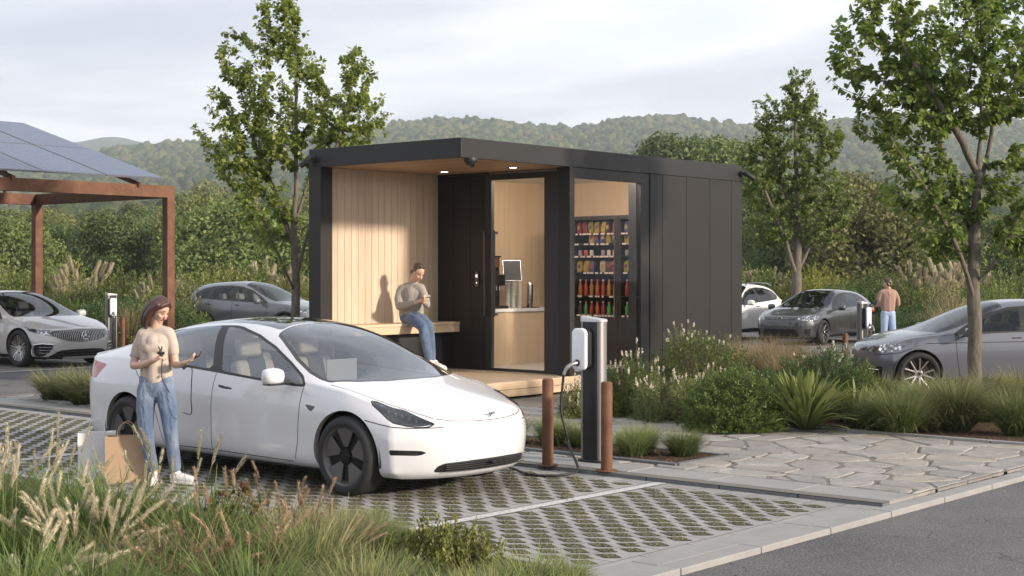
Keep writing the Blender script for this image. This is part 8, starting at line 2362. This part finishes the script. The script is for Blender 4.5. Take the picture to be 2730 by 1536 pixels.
SUN_EL = 17.0
trav = Vector((-.87, .50, 0)).normalized()
d = Vector((trav.x * math.cos(R(SUN_EL)), trav.y * math.cos(R(SUN_EL)), -math.sin(R(SUN_EL))))
sun = bpy.data.lights.new('sun', 'SUN'); suno = bpy.data.objects.new('sun', sun); COL.objects.link(suno)
suno.rotation_euler = (-d).to_track_quat('Z', 'Y').to_euler()
suno.location = (30, -10, 30)
sun.energy = 4.4; sun.angle = R(4.0); sun.color = (1.0, .86, .72)

w = bpy.data.worlds.new('World'); scene.world = w; w.use_nodes = True
nt = w.node_tree; nt.nodes.clear()
wo = nt.nodes.new('ShaderNodeOutputWorld')
sk = nt.nodes.new('ShaderNodeTexSky'); sk.sky_type = 'NISHITA'; sk.sun_disc = False
sk.sun_elevation = R(SUN_EL); sk.sun_rotation = math.atan2(-d.x, -d.y)
sk.air_density = 1.0; sk.dust_density = 2.5; sk.ozone_density = 1.5; sk.altitude = 100
bg = nt.nodes.new('ShaderNodeBackground'); bg.inputs[1].default_value = SKY_S
nt.links.new(sk.outputs[0], bg.inputs[0])
# thin high cloud over the clear sky: brightens and whitens it, in soft streaky patches
tc = nt.nodes.new('ShaderNodeTexCoord')
sep = nt.nodes.new('ShaderNodeSeparateXYZ'); nt.links.new(tc.outputs['Generated'], sep.inputs[0])
def wm(op, a, b=None, clamp=False):
    x = nt.nodes.new('ShaderNodeMath'); x.operation = op; x.use_clamp = clamp
    for i, v in ((0, a), (1, b)):
        if v is None: continue
        if hasattr(v, 'links'): nt.links.new(v, x.inputs[i])
        else: x.inputs[i].default_value = v
    return x.outputs[0]
zz = wm('ADD', wm('MAXIMUM', sep.outputs[2], 0.0), .13)
px = wm('DIVIDE', sep.outputs[0], zz); py = wm('DIVIDE', sep.outputs[1], zz)
cmb = nt.nodes.new('ShaderNodeCombineXYZ'); nt.links.new(px, cmb.inputs[0]); nt.links.new(py, cmb.inputs[1])
def wnoise(scale, detail, rough, off, dist=0.0):
    mp = nt.nodes.new('ShaderNodeMapping'); mp.inputs['Location'].default_value = off; mp.inputs['Rotation'].default_value = (0, 0, R(20))
    mp.inputs['Scale'].default_value = (.75, 1.15, 1)
    nt.links.new(cmb.outputs[0], mp.inputs[0])
    x = nt.nodes.new('ShaderNodeTexNoise'); x.inputs['Scale'].default_value = scale; x.inputs['Detail'].default_value = detail
    x.inputs['Roughness'].default_value = rough; x.inputs['Distortion'].default_value = dist
    nt.links.new(mp.outputs[0], x.inputs['Vector']); return x.outputs['Fac']
def wramp(f, stops):
    x = nt.nodes.new('ShaderNodeValToRGB'); e = x.color_ramp.elements
    while len(e) < len(stops): e.new(.5)
    for q, (p, c) in zip(e, stops): q.position = p; q.color = (*c, 1) if hasattr(c, '__len__') else (c, c, c, 1)
    nt.links.new(f, x.inputs[0]); return x.outputs[0]
n1 = wnoise(.42, 7, .52, (3.1, 1.7, 0), .3)
n2 = wnoise(.9, 6, .5, (7.3, 4.1, 2), .2)
cov = wramp(n1, [(.30, .62), (.50, .90), (.62, 1.0)])          # how much cloud lies over the blue
shade = wramp(n2, [(.34, (.84, .91, 1.05)), (.47, (1.06, 1.07, 1.10)), (.56, (.86, .88, .94)), (.66, (.68, .71, .79))])
cl = nt.nodes.new('ShaderNodeMix'); cl.data_type = 'RGBA'; cl.blend_type = 'MULTIPLY'; cl.inputs[0].default_value = 1
nt.links.new(shade, cl.inputs[6]); cl.inputs[7].default_value = (CLOUD, CLOUD, CLOUD * 1.02, 1)
mx = nt.nodes.new('ShaderNodeMix'); mx.data_type = 'RGBA'
nt.links.new(cov, mx.inputs[0]); nt.links.new(sk.outputs[0], mx.inputs[6]); nt.links.new(cl.outputs[2], mx.inputs[7])
nt.links.new(mx.outputs[2], bg.inputs[0]); nt.links.new(bg.outputs[0], wo.inputs[0])

scene.view_settings.view_transform = 'Standard'; scene.view_settings.look = 'None'
scene.view_settings.exposure = EXPO; scene.view_settings.gamma = 1
scene.cycles.use_denoising = True
scene.cycles.max_bounces = 8; scene.cycles.transparent_max_bounces = 24; scene.cycles.volume_bounces = 1
scene.cycles.diffuse_bounces = 4; scene.cycles.glossy_bounces = 4; scene.cycles.transmission_bounces = 6
scene.cycles.sample_clamp_indirect = 6
